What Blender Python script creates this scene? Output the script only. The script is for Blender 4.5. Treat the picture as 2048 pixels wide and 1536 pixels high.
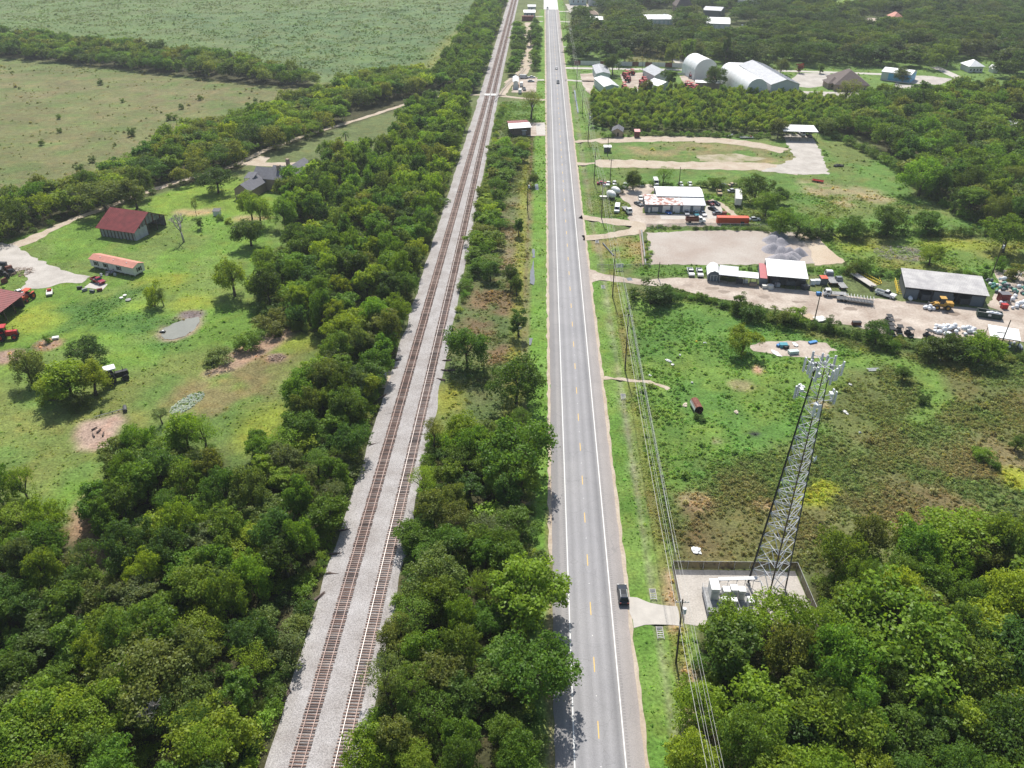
import bpy, math, random
import numpy as np
from mathutils import Vector, Matrix, noise as mnoise
rad = math.radians
random.seed(7)
for o in list(bpy.data.objects): bpy.data.objects.remove(o)
SC = bpy.context.scene
COL = SC.collection
# ---------------------------------------------------------------- camera, sky, sun, exposure
F, CAMH, HOR = 1560.0, 112.0, -234.0            # focal length in photo pixels, flying height, horizon row
TH = math.atan((768-HOR)/F)
YAW = math.atan(64/math.hypot(F, 768-HOR))
cam = bpy.data.cameras.new('camera'); cam_o = bpy.data.objects.new('camera', cam); COL.objects.link(cam_o)
cam.sensor_fit = 'HORIZONTAL'; cam.sensor_width = 36; cam.lens = 36*F/2048
cam.clip_start = .5; cam.clip_end = 20000
cam_o.location = (0, 0, CAMH); cam_o.rotation_euler = (math.pi/2-TH, 0, YAW)
SC.camera = cam_o
SUN_EL, SUN_AZ = rad(53), rad(-5)                # azimuth measured from the road direction, + to the right
W = bpy.data.worlds.new('World'); SC.world = W; W.use_nodes = True
nt = W.node_tree
sky = nt.nodes.new('ShaderNodeTexSky'); sky.sky_type = 'NISHITA'; sky.sun_disc = False
sky.sun_elevation = SUN_EL; sky.sun_rotation = SUN_AZ; sky.air_density = 1.3; sky.dust_density = 2.0; sky.altitude = 100
nt.links.new(sky.outputs[0], nt.nodes['Background'].inputs[0]); nt.nodes['Background'].inputs[1].default_value = .10
sl = bpy.data.lights.new('sun', 'SUN'); sl.energy = 4.9; sl.angle = rad(.8); sl.color = (1, .955, .88)
so = bpy.data.objects.new('sun', sl); COL.objects.link(so)
so.rotation_euler = Vector((-math.sin(SUN_AZ)*math.cos(SUN_EL), -math.cos(SUN_AZ)*math.cos(SUN_EL), -math.sin(SUN_EL))).to_track_quat('-Z', 'Y').to_euler()
so.location = (0, 200, 300)
SC.view_settings.view_transform = 'Standard'; SC.view_settings.look = 'None'
SC.view_settings.exposure = .48; SC.view_settings.gamma = 1; SC.view_settings.use_curve_mapping = False
SC.cycles.use_denoising = True
SC.cycles.max_bounces = 6; SC.cycles.transparent_max_bounces = 8; SC.cycles.volume_bounces = 0
SC.cycles.diffuse_bounces = 3; SC.cycles.transmission_bounces = 4
SC.cycles.use_adaptive_sampling = True; SC.cycles.adaptive_threshold = .01

def G(px, py, z=0.0):
    """photo pixel -> point on the level z"""
    u = (px-1024)/F; v = (py-768)/F
    fy = math.cos(TH)-v*math.sin(TH); fz = -math.sin(TH)-v*math.cos(TH)
    t = (z-CAMH)/fz; x, y = u*t, fy*t
    c, s = math.cos(YAW), math.sin(YAW)
    return (x*c-y*s, x*s+y*c)
def GS(pts, z=0.0): return [G(a, b, z) for a, b in pts]
def project(x, y, z):
    c, s = math.cos(YAW), math.sin(YAW)
    X = x*c+y*s; Y = -x*s+y*c; Z = z-CAMH
    d = Y*math.cos(TH)-Z*math.sin(TH); up = Y*math.sin(TH)+Z*math.cos(TH)
    return (1024+F*X/d, 768-F*up/d, d)

# ---------------------------------------------------------------- helpers
class MB:
    """collects shapes; done() links them as one mesh object"""
    def __init__(s): s.v = []; s.f = []; s.m = []; s.k = 0
    def mi(s, k): s.k = k; return s
    def add(s, vs, fs):
        n = len(s.v); s.v += [tuple(p) for p in vs]
        for f in fs: s.f.append(tuple(i+n for i in f)); s.m.append(s.k)
        return s
    def box(s, cx, cy, z0, sx, sy, sz, rz=0, top=1.0, topy=None):
        ty = top if topy is None else topy; c, q = math.cos(rz), math.sin(rz); vs = []
        for z, a, b in ((z0, 1, 1), (z0+sz, top, ty)):
            for X, Y in ((-1, -1), (1, -1), (1, 1), (-1, 1)):
                X *= sx/2*a; Y *= sy/2*b; vs.append((cx+X*c-Y*q, cy+X*q+Y*c, z))
        return s.add(vs, [(3, 2, 1, 0), (4, 5, 6, 7), (0, 1, 5, 4), (1, 2, 6, 5), (2, 3, 7, 6), (3, 0, 4, 7)])
    def tube(s, p, q, r, n=6, r2=None, cap=True):
        p = Vector(p); q = Vector(q); d = (q-p)
        if d.length < 1e-6: return s
        d.normalize(); a = d.orthogonal().normalized(); b = d.cross(a); r2 = r if r2 is None else r2; vs = []
        for c, R in ((p, r), (q, r2)):
            for i in range(n):
                t = 2*math.pi*i/n; vs.append(c+a*math.cos(t)*R+b*math.sin(t)*R)
        fs = [(i, (i+1) % n, n+(i+1) % n, n+i) for i in range(n)]
        if cap: fs += [tuple(range(n-1, -1, -1)), tuple(range(n, 2*n))]
        return s.add(vs, fs)
    def bar(s, p, q, w, h):
        """rectangular bar from p to q"""
        p = Vector(p); q = Vector(q); d = (q-p).normalized()
        up = Vector((0, 0, 1)) if abs(d.z) < .95 else Vector((0, 1, 0))
        a = d.cross(up).normalized()*w/2; b = a.cross(d).normalized()*h/2
        vs = [p-a-b, p+a-b, p+a+b, p-a+b, q-a-b, q+a-b, q+a+b, q-a+b]
        return s.add(vs, [(0, 1, 2, 3), (7, 6, 5, 4), (0, 4, 5, 1), (1, 5, 6, 2), (2, 6, 7, 3), (3, 7, 4, 0)])
    def path(s, pts, r, n=5):
        for a, b in zip(pts, pts[1:]): s.tube(a, b, r, n)
        return s
    def slab(s, quad, t):
        """thick sheet: quad (or polygon) corners, thickness t downwards"""
        n = len(quad); lo = [(x, y, z-t) for x, y, z in quad]
        return s.add(list(quad)+lo, [tuple(range(n)), tuple(range(2*n-1, n-1, -1))]+[(i, n+i, n+(i+1) % n, (i+1) % n) for i in range(n)])
    def prism(s, prof, y0, y1):
        """profile in x,z swept along y"""
        n = len(prof); vs = [(x, y0, z) for x, z in prof]+[(x, y1, z) for x, z in prof]
        return s.add(vs, [tuple(range(n-1, -1, -1)), tuple(range(n, 2*n))]+[(i, (i+1) % n, n+(i+1) % n, n+i) for i in range(n)])
    def prismx(s, prof, x0, x1):
        """profile in y,z swept along x"""
        n = len(prof); vs = [(x0, y, z) for y, z in prof]+[(x1, y, z) for y, z in prof]
        return s.add(vs, [tuple(range(n)), tuple(range(2*n-1, n-1, -1))]+[(i, n+i, n+(i+1) % n, (i+1) % n) for i in range(n)])
    def ball(s, cx, cy, cz, rx, ry, rz, nu=8, nv=6, jit=0, rnd=random):
        vs = []; fs = []
        for j in range(nv+1):
            p = math.pi*j/nv
            for i in range(nu):
                t = 2*math.pi*i/nu; k = 1+rnd.uniform(-jit, jit)
                vs.append((cx+rx*k*math.sin(p)*math.cos(t), cy+ry*k*math.sin(p)*math.sin(t), cz+rz*k*math.cos(p)))
        for j in range(nv):
            for i in range(nu): fs.append((j*nu+i, (j+1)*nu+i, (j+1)*nu+(i+1) % nu, j*nu+(i+1) % nu))
        return s.add(vs, fs)
    def mesh(s, name, mats, smooth=False):
        me = bpy.data.meshes.new(name); me.from_pydata(s.v, [], s.f)
        for m in (mats if isinstance(mats, (list, tuple)) else [mats]): me.materials.append(m)
        if any(s.m): me.polygons.foreach_set('material_index', s.m)
        if smooth: me.polygons.foreach_set('use_smooth', [True]*len(me.polygons))
        me.validate(); me.update(); return me
    def done(s, name, mats, parent=None, smooth=False, label=None):
        o = bpy.data.objects.new(name, s.mesh(name, mats, smooth)); COL.objects.link(o)
        if parent: o.parent = parent
        if label: o['label'] = label
        return o
def tag(o, label=None, cat=None, group=None, kind=None):
    if label: o['label'] = label
    if cat: o['category'] = cat
    if group: o['group'] = group
    if kind: o['kind'] = kind
    return o
def thing(name, label, cat, loc, rz=0, group=None):
    o = bpy.data.objects.new(name, None); COL.objects.link(o); o.empty_display_size = .5
    o.location = (loc[0], loc[1], loc[2] if len(loc) > 2 else 0); o.rotation_euler = (0, 0, rz)
    return tag(o, label, cat, group)
def copy_thing(root, loc, rz, label, group=None, sc=1.0):
    r = root.copy(); COL.objects.link(r); r.location = (loc[0], loc[1], loc[2] if len(loc) > 2 else 0)
    r.rotation_euler = (0, 0, rz); r.scale = (sc,)*3; r['label'] = label
    if group: r['group'] = group
    for ch in root.children:
        c = ch.copy(); COL.objects.link(c); c.parent = r
        for g in ch.children:
            d = g.copy(); COL.objects.link(d); d.parent = c
    return r
def ang(a, b):
    (x0, y0), (x1, y1) = G(*a), G(*b); return math.atan2(y1-y0, x1-x0)
def front(a, b, z=0):
    """front base edge seen from a (left) to b (right): corner, width, heading"""
    p, q = G(*a, z), G(*b, z)
    return p, math.hypot(q[0]-p[0], q[1]-p[1]), math.atan2(q[1]-p[1], q[0]-p[0])

# ---------------------------------------------------------------- materials
def srgb(r, g, b):
    f = lambda c: (c/255/12.92 if c <= 10 else ((c/255+.055)/1.055)**2.4)
    return (f(r), f(g), f(b))
def M(name, col, rough=.75, var=.12, scale=1.5, bump=0.0, metal=0.0, col2=None, spec=.3, thr=None):
    m = bpy.data.materials.new(name); m.use_nodes = True; n = m.node_tree.nodes; l = m.node_tree.links
    b = n['Principled BSDF']; b.inputs['Roughness'].default_value = rough; b.inputs['Metallic'].default_value = metal
    b.inputs['Specular IOR Level'].default_value = spec
    tc = n.new('ShaderNodeTexCoord'); nz = n.new('ShaderNodeTexNoise'); nz.inputs['Scale'].default_value = scale
    nz.inputs['Detail'].default_value = 5; nz.inputs['Roughness'].default_value = .65
    l.new(tc.outputs['Object'], nz.inputs['Vector'])
    mx = n.new('ShaderNodeMix'); mx.data_type = 'RGBA'
    if col2 is None:
        a = [c*(1-var) for c in col]; d = [min(1, c*(1+var)) for c in col]
    else: a, d = col, col2
    mx.inputs[6].default_value = (*a, 1); mx.inputs[7].default_value = (*d, 1)
    mr = n.new('ShaderNodeMapRange'); lo, hi = thr or (.3, .7)
    mr.inputs[1].default_value = lo; mr.inputs[2].default_value = hi
    l.new(nz.outputs[0], mr.inputs[0]); l.new(mr.outputs[0], mx.inputs[0]); l.new(mx.outputs[2], b.inputs['Base Color'])
    if bump:
        bp = n.new('ShaderNodeBump'); bp.inputs['Strength'].default_value = bump; bp.inputs['Distance'].default_value = .3
        n2 = n.new('ShaderNodeTexNoise'); n2.inputs['Scale'].default_value = scale*4; n2.inputs['Detail'].default_value = 4
        l.new(tc.outputs['Object'], n2.inputs['Vector']); l.new(n2.outputs[0], bp.inputs['Height']); l.new(bp.outputs[0], b.inputs['Normal'])
    return m
MT = {}
def mat(k):
    return MT[k]
for k, args in dict(
    white_paint=((.63, .63, .61), .4, .06), white_roof=((.68, .685, .68), .5, .13, .35), off_white=((.58, .57, .53), .5, .1),
    grey_metal=((.40, .41, .43), .45, .15, .5), galv=((.50, .51, .53), .4, .1, 2), dark_grey=((.10, .11, .12), .6, .2), slate_wall=((.115, .14, .165), .6, .1),
    black=((.018, .018, .02), .5, .3), rubber=((.025, .025, .026), .85, .3), dark_metal=((.06, .062, .066), .5, .25),
    concrete=((.34, .325, .30), .85, .14, .6), pale_conc=((.40, .375, .34), .9, .1, .5), red_roof=((.17, .032, .032), .6, .3, .5), red_paint=((.40, .03, .028), .4, .15),
    orange_paint=((.50, .075, .03), .5, .15, .8), tan_wood=((.36, .28, .19), .8, .15), brown_wall=((.30, .22, .17), .8, .15),
    old_wood=((.10, .075, .06), .9, .4, 2), weathered=((.25, .25, .25), .85, .35, 1.2), yellow_paint=((.62, .46, .04), .5, .15),
    pole_wood=((.085, .068, .055), .9, .3, 1.5), shingle=((.13, .13, .145), .85, .2, .8), brown_shingle=((.105, .082, .075), .85, .2, .6), blue_paint=((.03, .16, .42), .35, .1),
    blue_panel=((.12, .38, .62), .5, .1), teal_paint=((.06, .24, .30), .35, .1), silver=((.45, .46, .47), .3, .06), red_car=((.30, .012, .03), .25, .06),
    glass=((.02, .025, .03), .08, .1), rail_steel=((.36, .25, .215), .5, .2, 3), bright_rail=((.44, .39, .37), .42, .1, 3, 0, .15), pink_roof=((.46, .20, .15), .7, .15, .5),
    rust=((.16, .06, .04), .8, .4, 1.5), bag_white=((.70, .71, .73), .55, .1, 1), bag_green=((.10, .28, .22), .5, .2), loader_yellow=((.42, .24, .04), .5, .3, 2),
    dumpster_green=((.022, .05, .042), .5, .25), tarp_blue=((.05, .20, .45), .5, .15), tan_car=((.45, .36, .22), .35, .1), grave=((.26, .25, .27), .95, .3, 3),
    bark=((.085, .07, .055), .95, .3, 3), dead_wood=((.33, .30, .27), .95, .2, 3), tail=((.25, .01, .01), .3, .05), lamp=((.75, .75, .72), .15, .03), antenna=((.66, .67, .68), .4, .05),
    wire=((.36, .36, .33), .5, .1), tie=((.175, .12, .10), .95, .35, 2), tie2=((.24, .185, .16), .95, .35, 2), tie3=((.10, .075, .066), .95, .3, 2),
    soil=((.30, .235, .19), 1, .3, .8), sand=((.50, .43, .345), 1, .2, .3), straw=((.33, .27, .22), 1, .3, 1.2), navy=((.012, .018, .028), .12, .1), dirt_pile=((.16, .11, .09), 1, .35, 1)).items():
    MT[k] = M(k, *args)
MT['rusty_roof'] = M('rusty_roof', (.55, .54, .53), .6, 0, .55, 0, 0, (.25, .085, .055), .3, (.46, .56))
MT['corr_roof'] = M('corr_roof', (.30, .29, .295), .6, 0, .35, 0, 0, (.44, .43, .42), .3, (.35, .65))
def mesh_fence_mat(name, col, fill):
    m = bpy.data.materials.new(name); m.use_nodes = True; n = m.node_tree.nodes; l = m.node_tree.links; b = n['Principled BSDF']
    b.inputs['Base Color'].default_value = (*col, 1); b.inputs['Roughness'].default_value = .6; b.inputs['Alpha'].default_value = fill
    return m
MT['chainlink'] = mesh_fence_mat('chainlink', (.20, .20, .20), .33)
MT['brown_mesh'] = mesh_fence_mat('brown_mesh', (.10, .07, .06), .8)
# ---------------------------------------------------------------- ground
def vnoise(x, y, seed):
    xi = np.floor(x).astype(np.int64); yi = np.floor(y).astype(np.int64); fx = x-xi; fy = y-yi
    fx = fx*fx*(3-2*fx); fy = fy*fy*(3-2*fy)
    def h(a, b):
        n = (a*374761393+b*668265263+seed*1442695041) & 0x7fffffff
        n = ((n ^ (n >> 13))*1274126177) & 0x7fffffff
        return ((n ^ (n >> 16)) & 0xffff)/65535.0
    a = h(xi, yi); b = h(xi+1, yi); c = h(xi, yi+1); d = h(xi+1, yi+1)
    return (a+(b-a)*fx)*(1-fy)+(c+(d-c)*fx)*fy
def fbm(x, y, sc, seed, oct=4):
    s = 0; a = .5; t = 0
    for i in range(oct):
        s = s+a*vnoise(x/sc, y/sc, seed+i*17); t += a; a *= .55; sc *= .5
    return s/t
def seg(a, b, st): return list(np.arange(a, b, st))
xs = np.array(seg(-6000, -900, 600)+seg(-900, -240, 8)+seg(-240, 190, 1.2)+seg(190, 900, 8)+seg(900, 6001, 600))
ys = np.array(seg(-3000, 40, 200)+seg(40, 330, 1.2)+seg(330, 560, 2.4)+seg(560, 1100, 6)+seg(1100, 9000, 500))
NX, NY = len(xs), len(ys)
GX, GY = np.meshgrid(xs, ys); gx = GX.ravel(); gy = GY.ravel(); gz = np.zeros_like(gx)
EDGE = fbm(gx, gy, 7, 3)-.5
col = np.empty((gx.size, 3)); col[:] = (.095, .12, .045)
weed = np.zeros(gx.size)
def sdf(poly):
    """signed distance to a polygon (positive inside) for vertices near it"""
    P = np.array(poly); lo = P.min(0)-12; hi = P.max(0)+12
    idx = np.nonzero((gx > lo[0]) & (gx < hi[0]) & (gy > lo[1]) & (gy < hi[1]))[0]
    x = gx[idx]; y = gy[idx]; d = np.full(idx.size, 1e9); ins = np.zeros(idx.size, bool)
    for (x0, y0), (x1, y1) in zip(poly, poly[1:]+poly[:1]):
        ex, ey = x1-x0, y1-y0; L = ex*ex+ey*ey+1e-9
        t = np.clip(((x-x0)*ex+(y-y0)*ey)/L, 0, 1)
        d = np.minimum(d, np.hypot(x-x0-t*ex, y-y0-t*ey))
        if y0 != y1:
            c = ((y0 > y) != (y1 > y)) & (x < (x1-x0)*(y-y0)/(y1-y0)+x0); ins ^= c
    return idx, np.where(ins, d, -d)
def paint(poly, c, feather=2.0, jit=4.0, amt=1.0, w=None, mottle=0.0, seed=5, c2=None):
    idx, d = sdf(poly)
    k = np.clip((d+EDGE[idx]*jit*2)/feather*.5+.5, 0, 1)*amt
    if mottle:
        m = fbm(gx[idx], gy[idx], 9, seed); k = k*np.clip((m-.5)*mottle*2+.5, 0, 1)
    cc = np.array(c)[None, :]
    if c2 is not None:
        m = np.clip((fbm(gx[idx], gy[idx], 14, seed+3)-.5)*5+.5, 0, 1)[:, None]; cc = cc*(1-m)+np.array(c2)[None, :]*m
    col[idx] = col[idx]*(1-k[:, None])+cc*k[:, None]
    if w is not None: weed[idx] = weed[idx]*(1-k)+w*k
def ell(px, py, rx, ry, n=14):
    x, y = G(px, py); return [(x+rx*math.cos(2*math.pi*i/n), y+ry*math.sin(2*math.pi*i/n)) for i in range(n)]
def band(pts, w):
    """polygon of a line of world points with width w"""
    L = []; R = []
    for i, p in enumerate(pts):
        a = pts[max(0, i-1)]; b = pts[min(len(pts)-1, i+1)]; dx, dy = b[0]-a[0], b[1]-a[1]; n = math.hypot(dx, dy)
        ww = w[i] if isinstance(w, (list, tuple)) else w
        nx, ny = -dy/n*ww/2, dx/n*ww/2; L.append((p[0]+nx, p[1]+ny)); R.append((p[0]-nx, p[1]-ny))
    return L+R[::-1]
GREEN = (.112, .162, .040); BRIGHT = (.105, .175, .036); YEL = (.17, .205, .03); OLIVE = (.12, .13, .052); BROWN = (.135, .10, .058)
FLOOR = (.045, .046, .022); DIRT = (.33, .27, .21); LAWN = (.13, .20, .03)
# far fields on the left
paint(GS([(-250, 20), (-200, -20), (1005, -20), (950, 60), (870, 140), (760, 200), (480, 260), (300, 320), (0, 440), (-300, 560)]), OLIVE, 6, 4, w=.28, c2=(.10, .135, .044))
paint(GS([(-300, 60), (-200, -25), (1010, -25), (930, 70), (830, 150), (640, 165), (0, 78)]), (.095, .145, .052), 5, 4, w=.5, c2=(.10, .135, .055))
paint(GS([(-100, 180), (700, 190), (500, 260), (250, 330), (-200, 520)]), (.145, .12, .066), 10, 6, .4, w=.30, mottle=2.6, seed=11)
paint(GS([(-100, 130), (650, 170), (400, 210), (-100, 200)]), (.15, .125, .07), 8, 6, .5, mottle=3, seed=23)
paint(GS([(300, 30), (980, 5), (800, 150), (650, 150)]), (.065, .115, .05), 8, 6, .7, mottle=2, seed=31)
paint(GS([(830, 150), (880, 90), (960, 15), (985, 15), (900, 110), (850, 160)]), (.15, .17, .05), 4, 3, .8)
# farm and pasture
PAST = [(-80, 520), (0, 480), (180, 430), (420, 355), (560, 375), (640, 470), (535, 540), (520, 620), (665, 665), (600, 780), (490, 960), (330, 905), (200, 960), (150, 1060), (-60, 1030)]
paint(GS(PAST), GREEN, 2, 2, w=.18, c2=(.10, .175, .03))
paint(GS([(300, 395), (460, 350), (560, 400), (540, 430), (300, 430)]), LAWN, 2, 3, .9, w=.05)
paint(GS([(0, 640), (200, 600), (330, 570), (420, 600), (300, 640), (200, 700), (60, 720), (0, 760)]), LAWN, 4, 5, .8, mottle=2.5, seed=41)
paint(GS([(-60, 790), (200, 770), (420, 700), (660, 670), (560, 850), (490, 950), (330, 900), (200, 950), (-60, 1010)]), (.125, .150, .042), 4, 4, .9, w=.2, c2=(.095, .15, .038))
paint(GS([(330, 790), (500, 700), (600, 690), (480, 880), (380, 860)]), (.155, .125, .062), 5, 5, .8, mottle=3, seed=51)
for a in ((530, 855, 6, 9), (70, 640, 9, 10), (330, 560, 8, 6), (590, 680, 7, 7), (390, 605, 7, 6)): paint(ell(*a), YEL, 3, 3, .85)
for a in ((390, 425, 9, 4), (500, 436, 7, 3), (420, 420, 4, 3)): paint(ell(*a), (.30, .22, .13), 2, 3, .8)
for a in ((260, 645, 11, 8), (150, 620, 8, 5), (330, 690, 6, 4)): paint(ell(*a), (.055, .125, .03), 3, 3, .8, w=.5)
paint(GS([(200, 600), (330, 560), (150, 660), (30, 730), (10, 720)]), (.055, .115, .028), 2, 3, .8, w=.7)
paint(GS([(150, 870), (165, 845), (240, 825), (250, 840), (225, 880), (200, 900), (160, 898)]), (.30, .22, .175), 1.2, 1.5, w=0)
paint(ell(553, 716, 2.6, 2.6), (.26, .18, .13), 1, 1.5)
paint(GS([(405, 748), (470, 700), (560, 655), (600, 655), (560, 690), (480, 735), (420, 757)]), (.24, .17, .12), 1.2, 1.5)
paint(ell(96, 688, 4, 4), (.26, .18, .13), 1, 1.5); paint(ell(15, 712, 5, 4), (.24, .17, .13), 1, 2)
paint(GS([(140, 1030), (170, 990), (215, 1110), (190, 1130)]), (.25, .165, .11), 1.5, 1.5); paint(ell(170, 1050, 3, 5), (.25, .17, .11), 1.5, 2)
paint(GS([(600, 960), (640, 770), (660, 780), (520, 960)]), (.21, .155, .10), 3, 4, .6, mottle=2, seed=71)
# woodland floors
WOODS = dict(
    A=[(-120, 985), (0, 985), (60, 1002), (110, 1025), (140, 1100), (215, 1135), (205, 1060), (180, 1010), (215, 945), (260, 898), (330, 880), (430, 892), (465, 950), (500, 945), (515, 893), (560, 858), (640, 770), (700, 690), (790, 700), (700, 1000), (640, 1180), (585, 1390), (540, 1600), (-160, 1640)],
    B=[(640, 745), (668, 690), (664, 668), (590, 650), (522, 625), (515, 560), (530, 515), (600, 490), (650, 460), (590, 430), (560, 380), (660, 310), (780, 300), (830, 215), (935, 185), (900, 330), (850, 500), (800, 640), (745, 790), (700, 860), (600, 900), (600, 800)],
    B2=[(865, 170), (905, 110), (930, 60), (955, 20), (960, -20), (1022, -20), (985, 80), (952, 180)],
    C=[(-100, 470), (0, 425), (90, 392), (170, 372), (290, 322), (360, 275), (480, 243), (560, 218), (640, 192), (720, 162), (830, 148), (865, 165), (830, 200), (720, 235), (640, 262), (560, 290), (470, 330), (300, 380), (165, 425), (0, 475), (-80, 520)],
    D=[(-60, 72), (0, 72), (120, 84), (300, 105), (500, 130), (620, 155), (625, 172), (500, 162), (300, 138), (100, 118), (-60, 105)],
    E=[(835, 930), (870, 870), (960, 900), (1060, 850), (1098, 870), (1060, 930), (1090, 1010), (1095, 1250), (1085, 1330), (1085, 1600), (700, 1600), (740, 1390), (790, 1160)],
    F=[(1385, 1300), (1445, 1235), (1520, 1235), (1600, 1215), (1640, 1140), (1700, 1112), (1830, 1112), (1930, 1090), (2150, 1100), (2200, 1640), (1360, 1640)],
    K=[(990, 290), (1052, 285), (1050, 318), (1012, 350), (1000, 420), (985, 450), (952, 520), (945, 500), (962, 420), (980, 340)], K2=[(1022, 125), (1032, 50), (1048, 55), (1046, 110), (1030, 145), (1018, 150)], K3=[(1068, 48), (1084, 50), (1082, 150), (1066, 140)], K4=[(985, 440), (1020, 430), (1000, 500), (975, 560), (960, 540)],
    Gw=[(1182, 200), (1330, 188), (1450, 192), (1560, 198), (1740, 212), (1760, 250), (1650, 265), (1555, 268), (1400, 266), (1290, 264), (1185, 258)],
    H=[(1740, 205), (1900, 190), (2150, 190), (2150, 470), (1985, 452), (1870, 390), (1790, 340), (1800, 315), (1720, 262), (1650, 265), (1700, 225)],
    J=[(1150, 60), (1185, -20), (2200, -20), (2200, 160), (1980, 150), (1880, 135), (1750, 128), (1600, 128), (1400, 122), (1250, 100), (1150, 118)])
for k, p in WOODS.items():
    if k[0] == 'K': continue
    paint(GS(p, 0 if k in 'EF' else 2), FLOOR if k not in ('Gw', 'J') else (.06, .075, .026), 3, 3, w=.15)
# strip between railway and road
paint(GS([(700, 1600), (790, 1160), (880, 860), (905, 640), (960, 400), (1000, 270), (1000, 205), (1090, 205), (1092, 860), (1105, 1600)]), (.105, .115, .048), 1.5, 2, w=.9, c2=(.085, .12, .04))
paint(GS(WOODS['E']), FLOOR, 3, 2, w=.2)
paint(GS([(950, 540), (1040, 545), (1055, 690), (985, 740), (915, 660)]), (.15, .10, .062), 3, 4, .8, w=1, mottle=3, seed=81)
paint(GS([(980, 440), (1040, 380), (1055, 470), (1040, 560), (970, 530)]), (.17, .135, .085), 3, 4, .75, w=.7, mottle=2.5, seed=91)
for a in ((862, 880, 3, 8), (895, 800, 3, 7)): paint(ell(*a), (.19, .20, .035), 3, 3, .9)
paint(GS([(1000, 205), (1085, 200), (1085, 240), (1020, 240), (985, 260)]), (.095, .16, .038), 2, 2, .9, w=.5)
paint([(-24.5, 560), (-16, 560), (-9, 700), (3, 760), (3, 900), (-24, 900)], (.12, .14, .05), 3, 3)
LV = (.10, .185, .03)
paint([(-4, 40), (4.5, 40), (4.5, 330), (4.5, 905), (-2, 905), (-3, 330)], (.11, .19, .04), 1.2, 1.5, w=.2, c2=LV)
paint([(-7, 130), (-3.4, 130), (-3.4, 330), (-6, 420), (-8, 330)], (.165, .18, .035), 1.5, 1.5, .8, w=.4)
paint([(-2.2, 95), (-.6, 95), (-.6, 130), (-2.2, 130)], (.22, .18, .11), 1, 1.5, .8)
paint([(2.6, 40), (4.2, 40), (4.2, 126), (3.2, 126)], (.22, .165, .11), .8, .8, .8)
# right hand verge, ditch margin, field
paint([(17.2, 40), (29, 40), (29, 330), (27, 520), (24, 1000), (15, 1000), (17.2, 330)], (.116, .188, .042), 1, .6, w=.2, c2=(.085, .165, .03))
paint([(24.2, 40), (27.6, 40), (27.6, 250), (24.2, 250)], (.135, .145, .04), 1, 1.2, .9, w=.5, c2=(.17, .15, .06))
paint([(24.2, 40), (30, 40), (29, 96), (25, 96)], (.24, .185, .13), 1, 1.5, .8, mottle=2.5, seed=101)
paint([(25, 94), (27.2, 94), (27.2, 110), (25.4, 108)], (.30, .22, .15), .8, 1, .9)
FIELD = [(1262, 575), (1340, 585), (1480, 612), (1640, 650), (1760, 700), (2100, 730), (2150, 1120), (1600, 1135), (1345, 1135), (1300, 900)]
paint(GS(FIELD), (.11, .115, .042), 1.5, 1.5, w=1, c2=(.09, .125, .038))
paint(GS([(1255, 590), (1400, 605), (1560, 650), (1690, 690), (1850, 742), (1885, 790), (1840, 830), (1700, 860), (1600, 880), (1440, 950), (1345, 1010), (1310, 960), (1280, 830)]), BRIGHT, 3, 4, w=.45, c2=(.075, .15, .032))
paint(GS([(1700, 740), (1800, 720), (1870, 760), (1850, 830), (1680, 870), (1620, 840)]), (.10, .115, .04), 3, 4, .9, w=.9)
paint(GS([(1760, 700), (1880, 735), (1900, 790), (1860, 840), (1820, 850), (1850, 800), (1830, 755), (1740, 710)]), BRIGHT, 2, 1.5, .9, w=.1)
paint(GS([(1700, 1000), (1900, 900), (2100, 800), (2150, 1110), (1760, 1110)]), (.155, .125, .065), 6, 6, .8, w=.8, mottle=3, seed=111)
paint(GS([(1400, 940), (1700, 880), (1800, 1000), (1600, 1120), (1400, 1110)]), (.115, .108, .045), 6, 6, .7, w=1, mottle=3, seed=121)
paint(GS([(1345, 990), (1400, 1000), (1440, 1120), (1360, 1130)]), (.14, .10, .052), 3, 3, .7, w=1, mottle=3, seed=131)
for a in ((1480, 770, 3, 2.2), (1390, 1000, 4, 3), (1640, 610 + 200, 2, 1.5), (1530, 1010, 3, 2)): paint(ell(*a), (.27, .20, .13), 1, 2, .6)
paint(ell(1510, 868, 1.6, 1.2), (.03, .035, .035), .6, .6); paint(ell(1434, 882, 1, .8), (.22, .18, .13), .6, .6); paint(ell(1515, 738, 1.2, 2), (.3, .2, .14), .8, 1)
for a in ((1622, 1000, 4, 3), (1650, 975, 2, 2), (2045, 960, 4, 4)): paint(ell(*a), (.22, .24, .03), 1.2, 2, .9, w=.8)
# yards and lots in the middle distance
paint(GS([(1165, 232), (1240, 270), (1560, 275), (1650, 262), (1800, 320), (1870, 390), (1990, 450), (2060, 480), (2060, 560), (1700, 540), (1690, 525), (1290, 460), (1170, 440)]), (.085, .155, .035), 2, 2, w=.45, c2=(.11, .145, .042))
paint(GS([(1250, 290), (1520, 285), (1600, 310), (1580, 335), (1320, 318), (1240, 305)]), (.20, .165, .085), 3, 4, .8, w=.2, mottle=2.6, seed=141)
paint(GS([(1600, 360), (1760, 380), (1790, 400), (1700, 420), (1600, 385)]), (.26, .215, .13), 3, 4, .8, mottle=2.6, seed=151)
paint(GS([(1650, 475), (1900, 470), (2060, 490), (2060, 530), (1800, 545), (1700, 530)]), (.10, .155, .035), 3, 3, .9, w=.4, c2=(.14, .155, .04))
for a in ((1730, 498, 9, 4), (1640, 470, 8, 3), (1920, 490, 16, 4)): paint(ell(*a), YEL, 3, 3, .8)
paint(GS([(1750, 495), (1830, 490), (1850, 520), (1800, 525)]), (.20, .165, .13), 2, 3, .9, mottle=3, seed=161)
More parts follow.
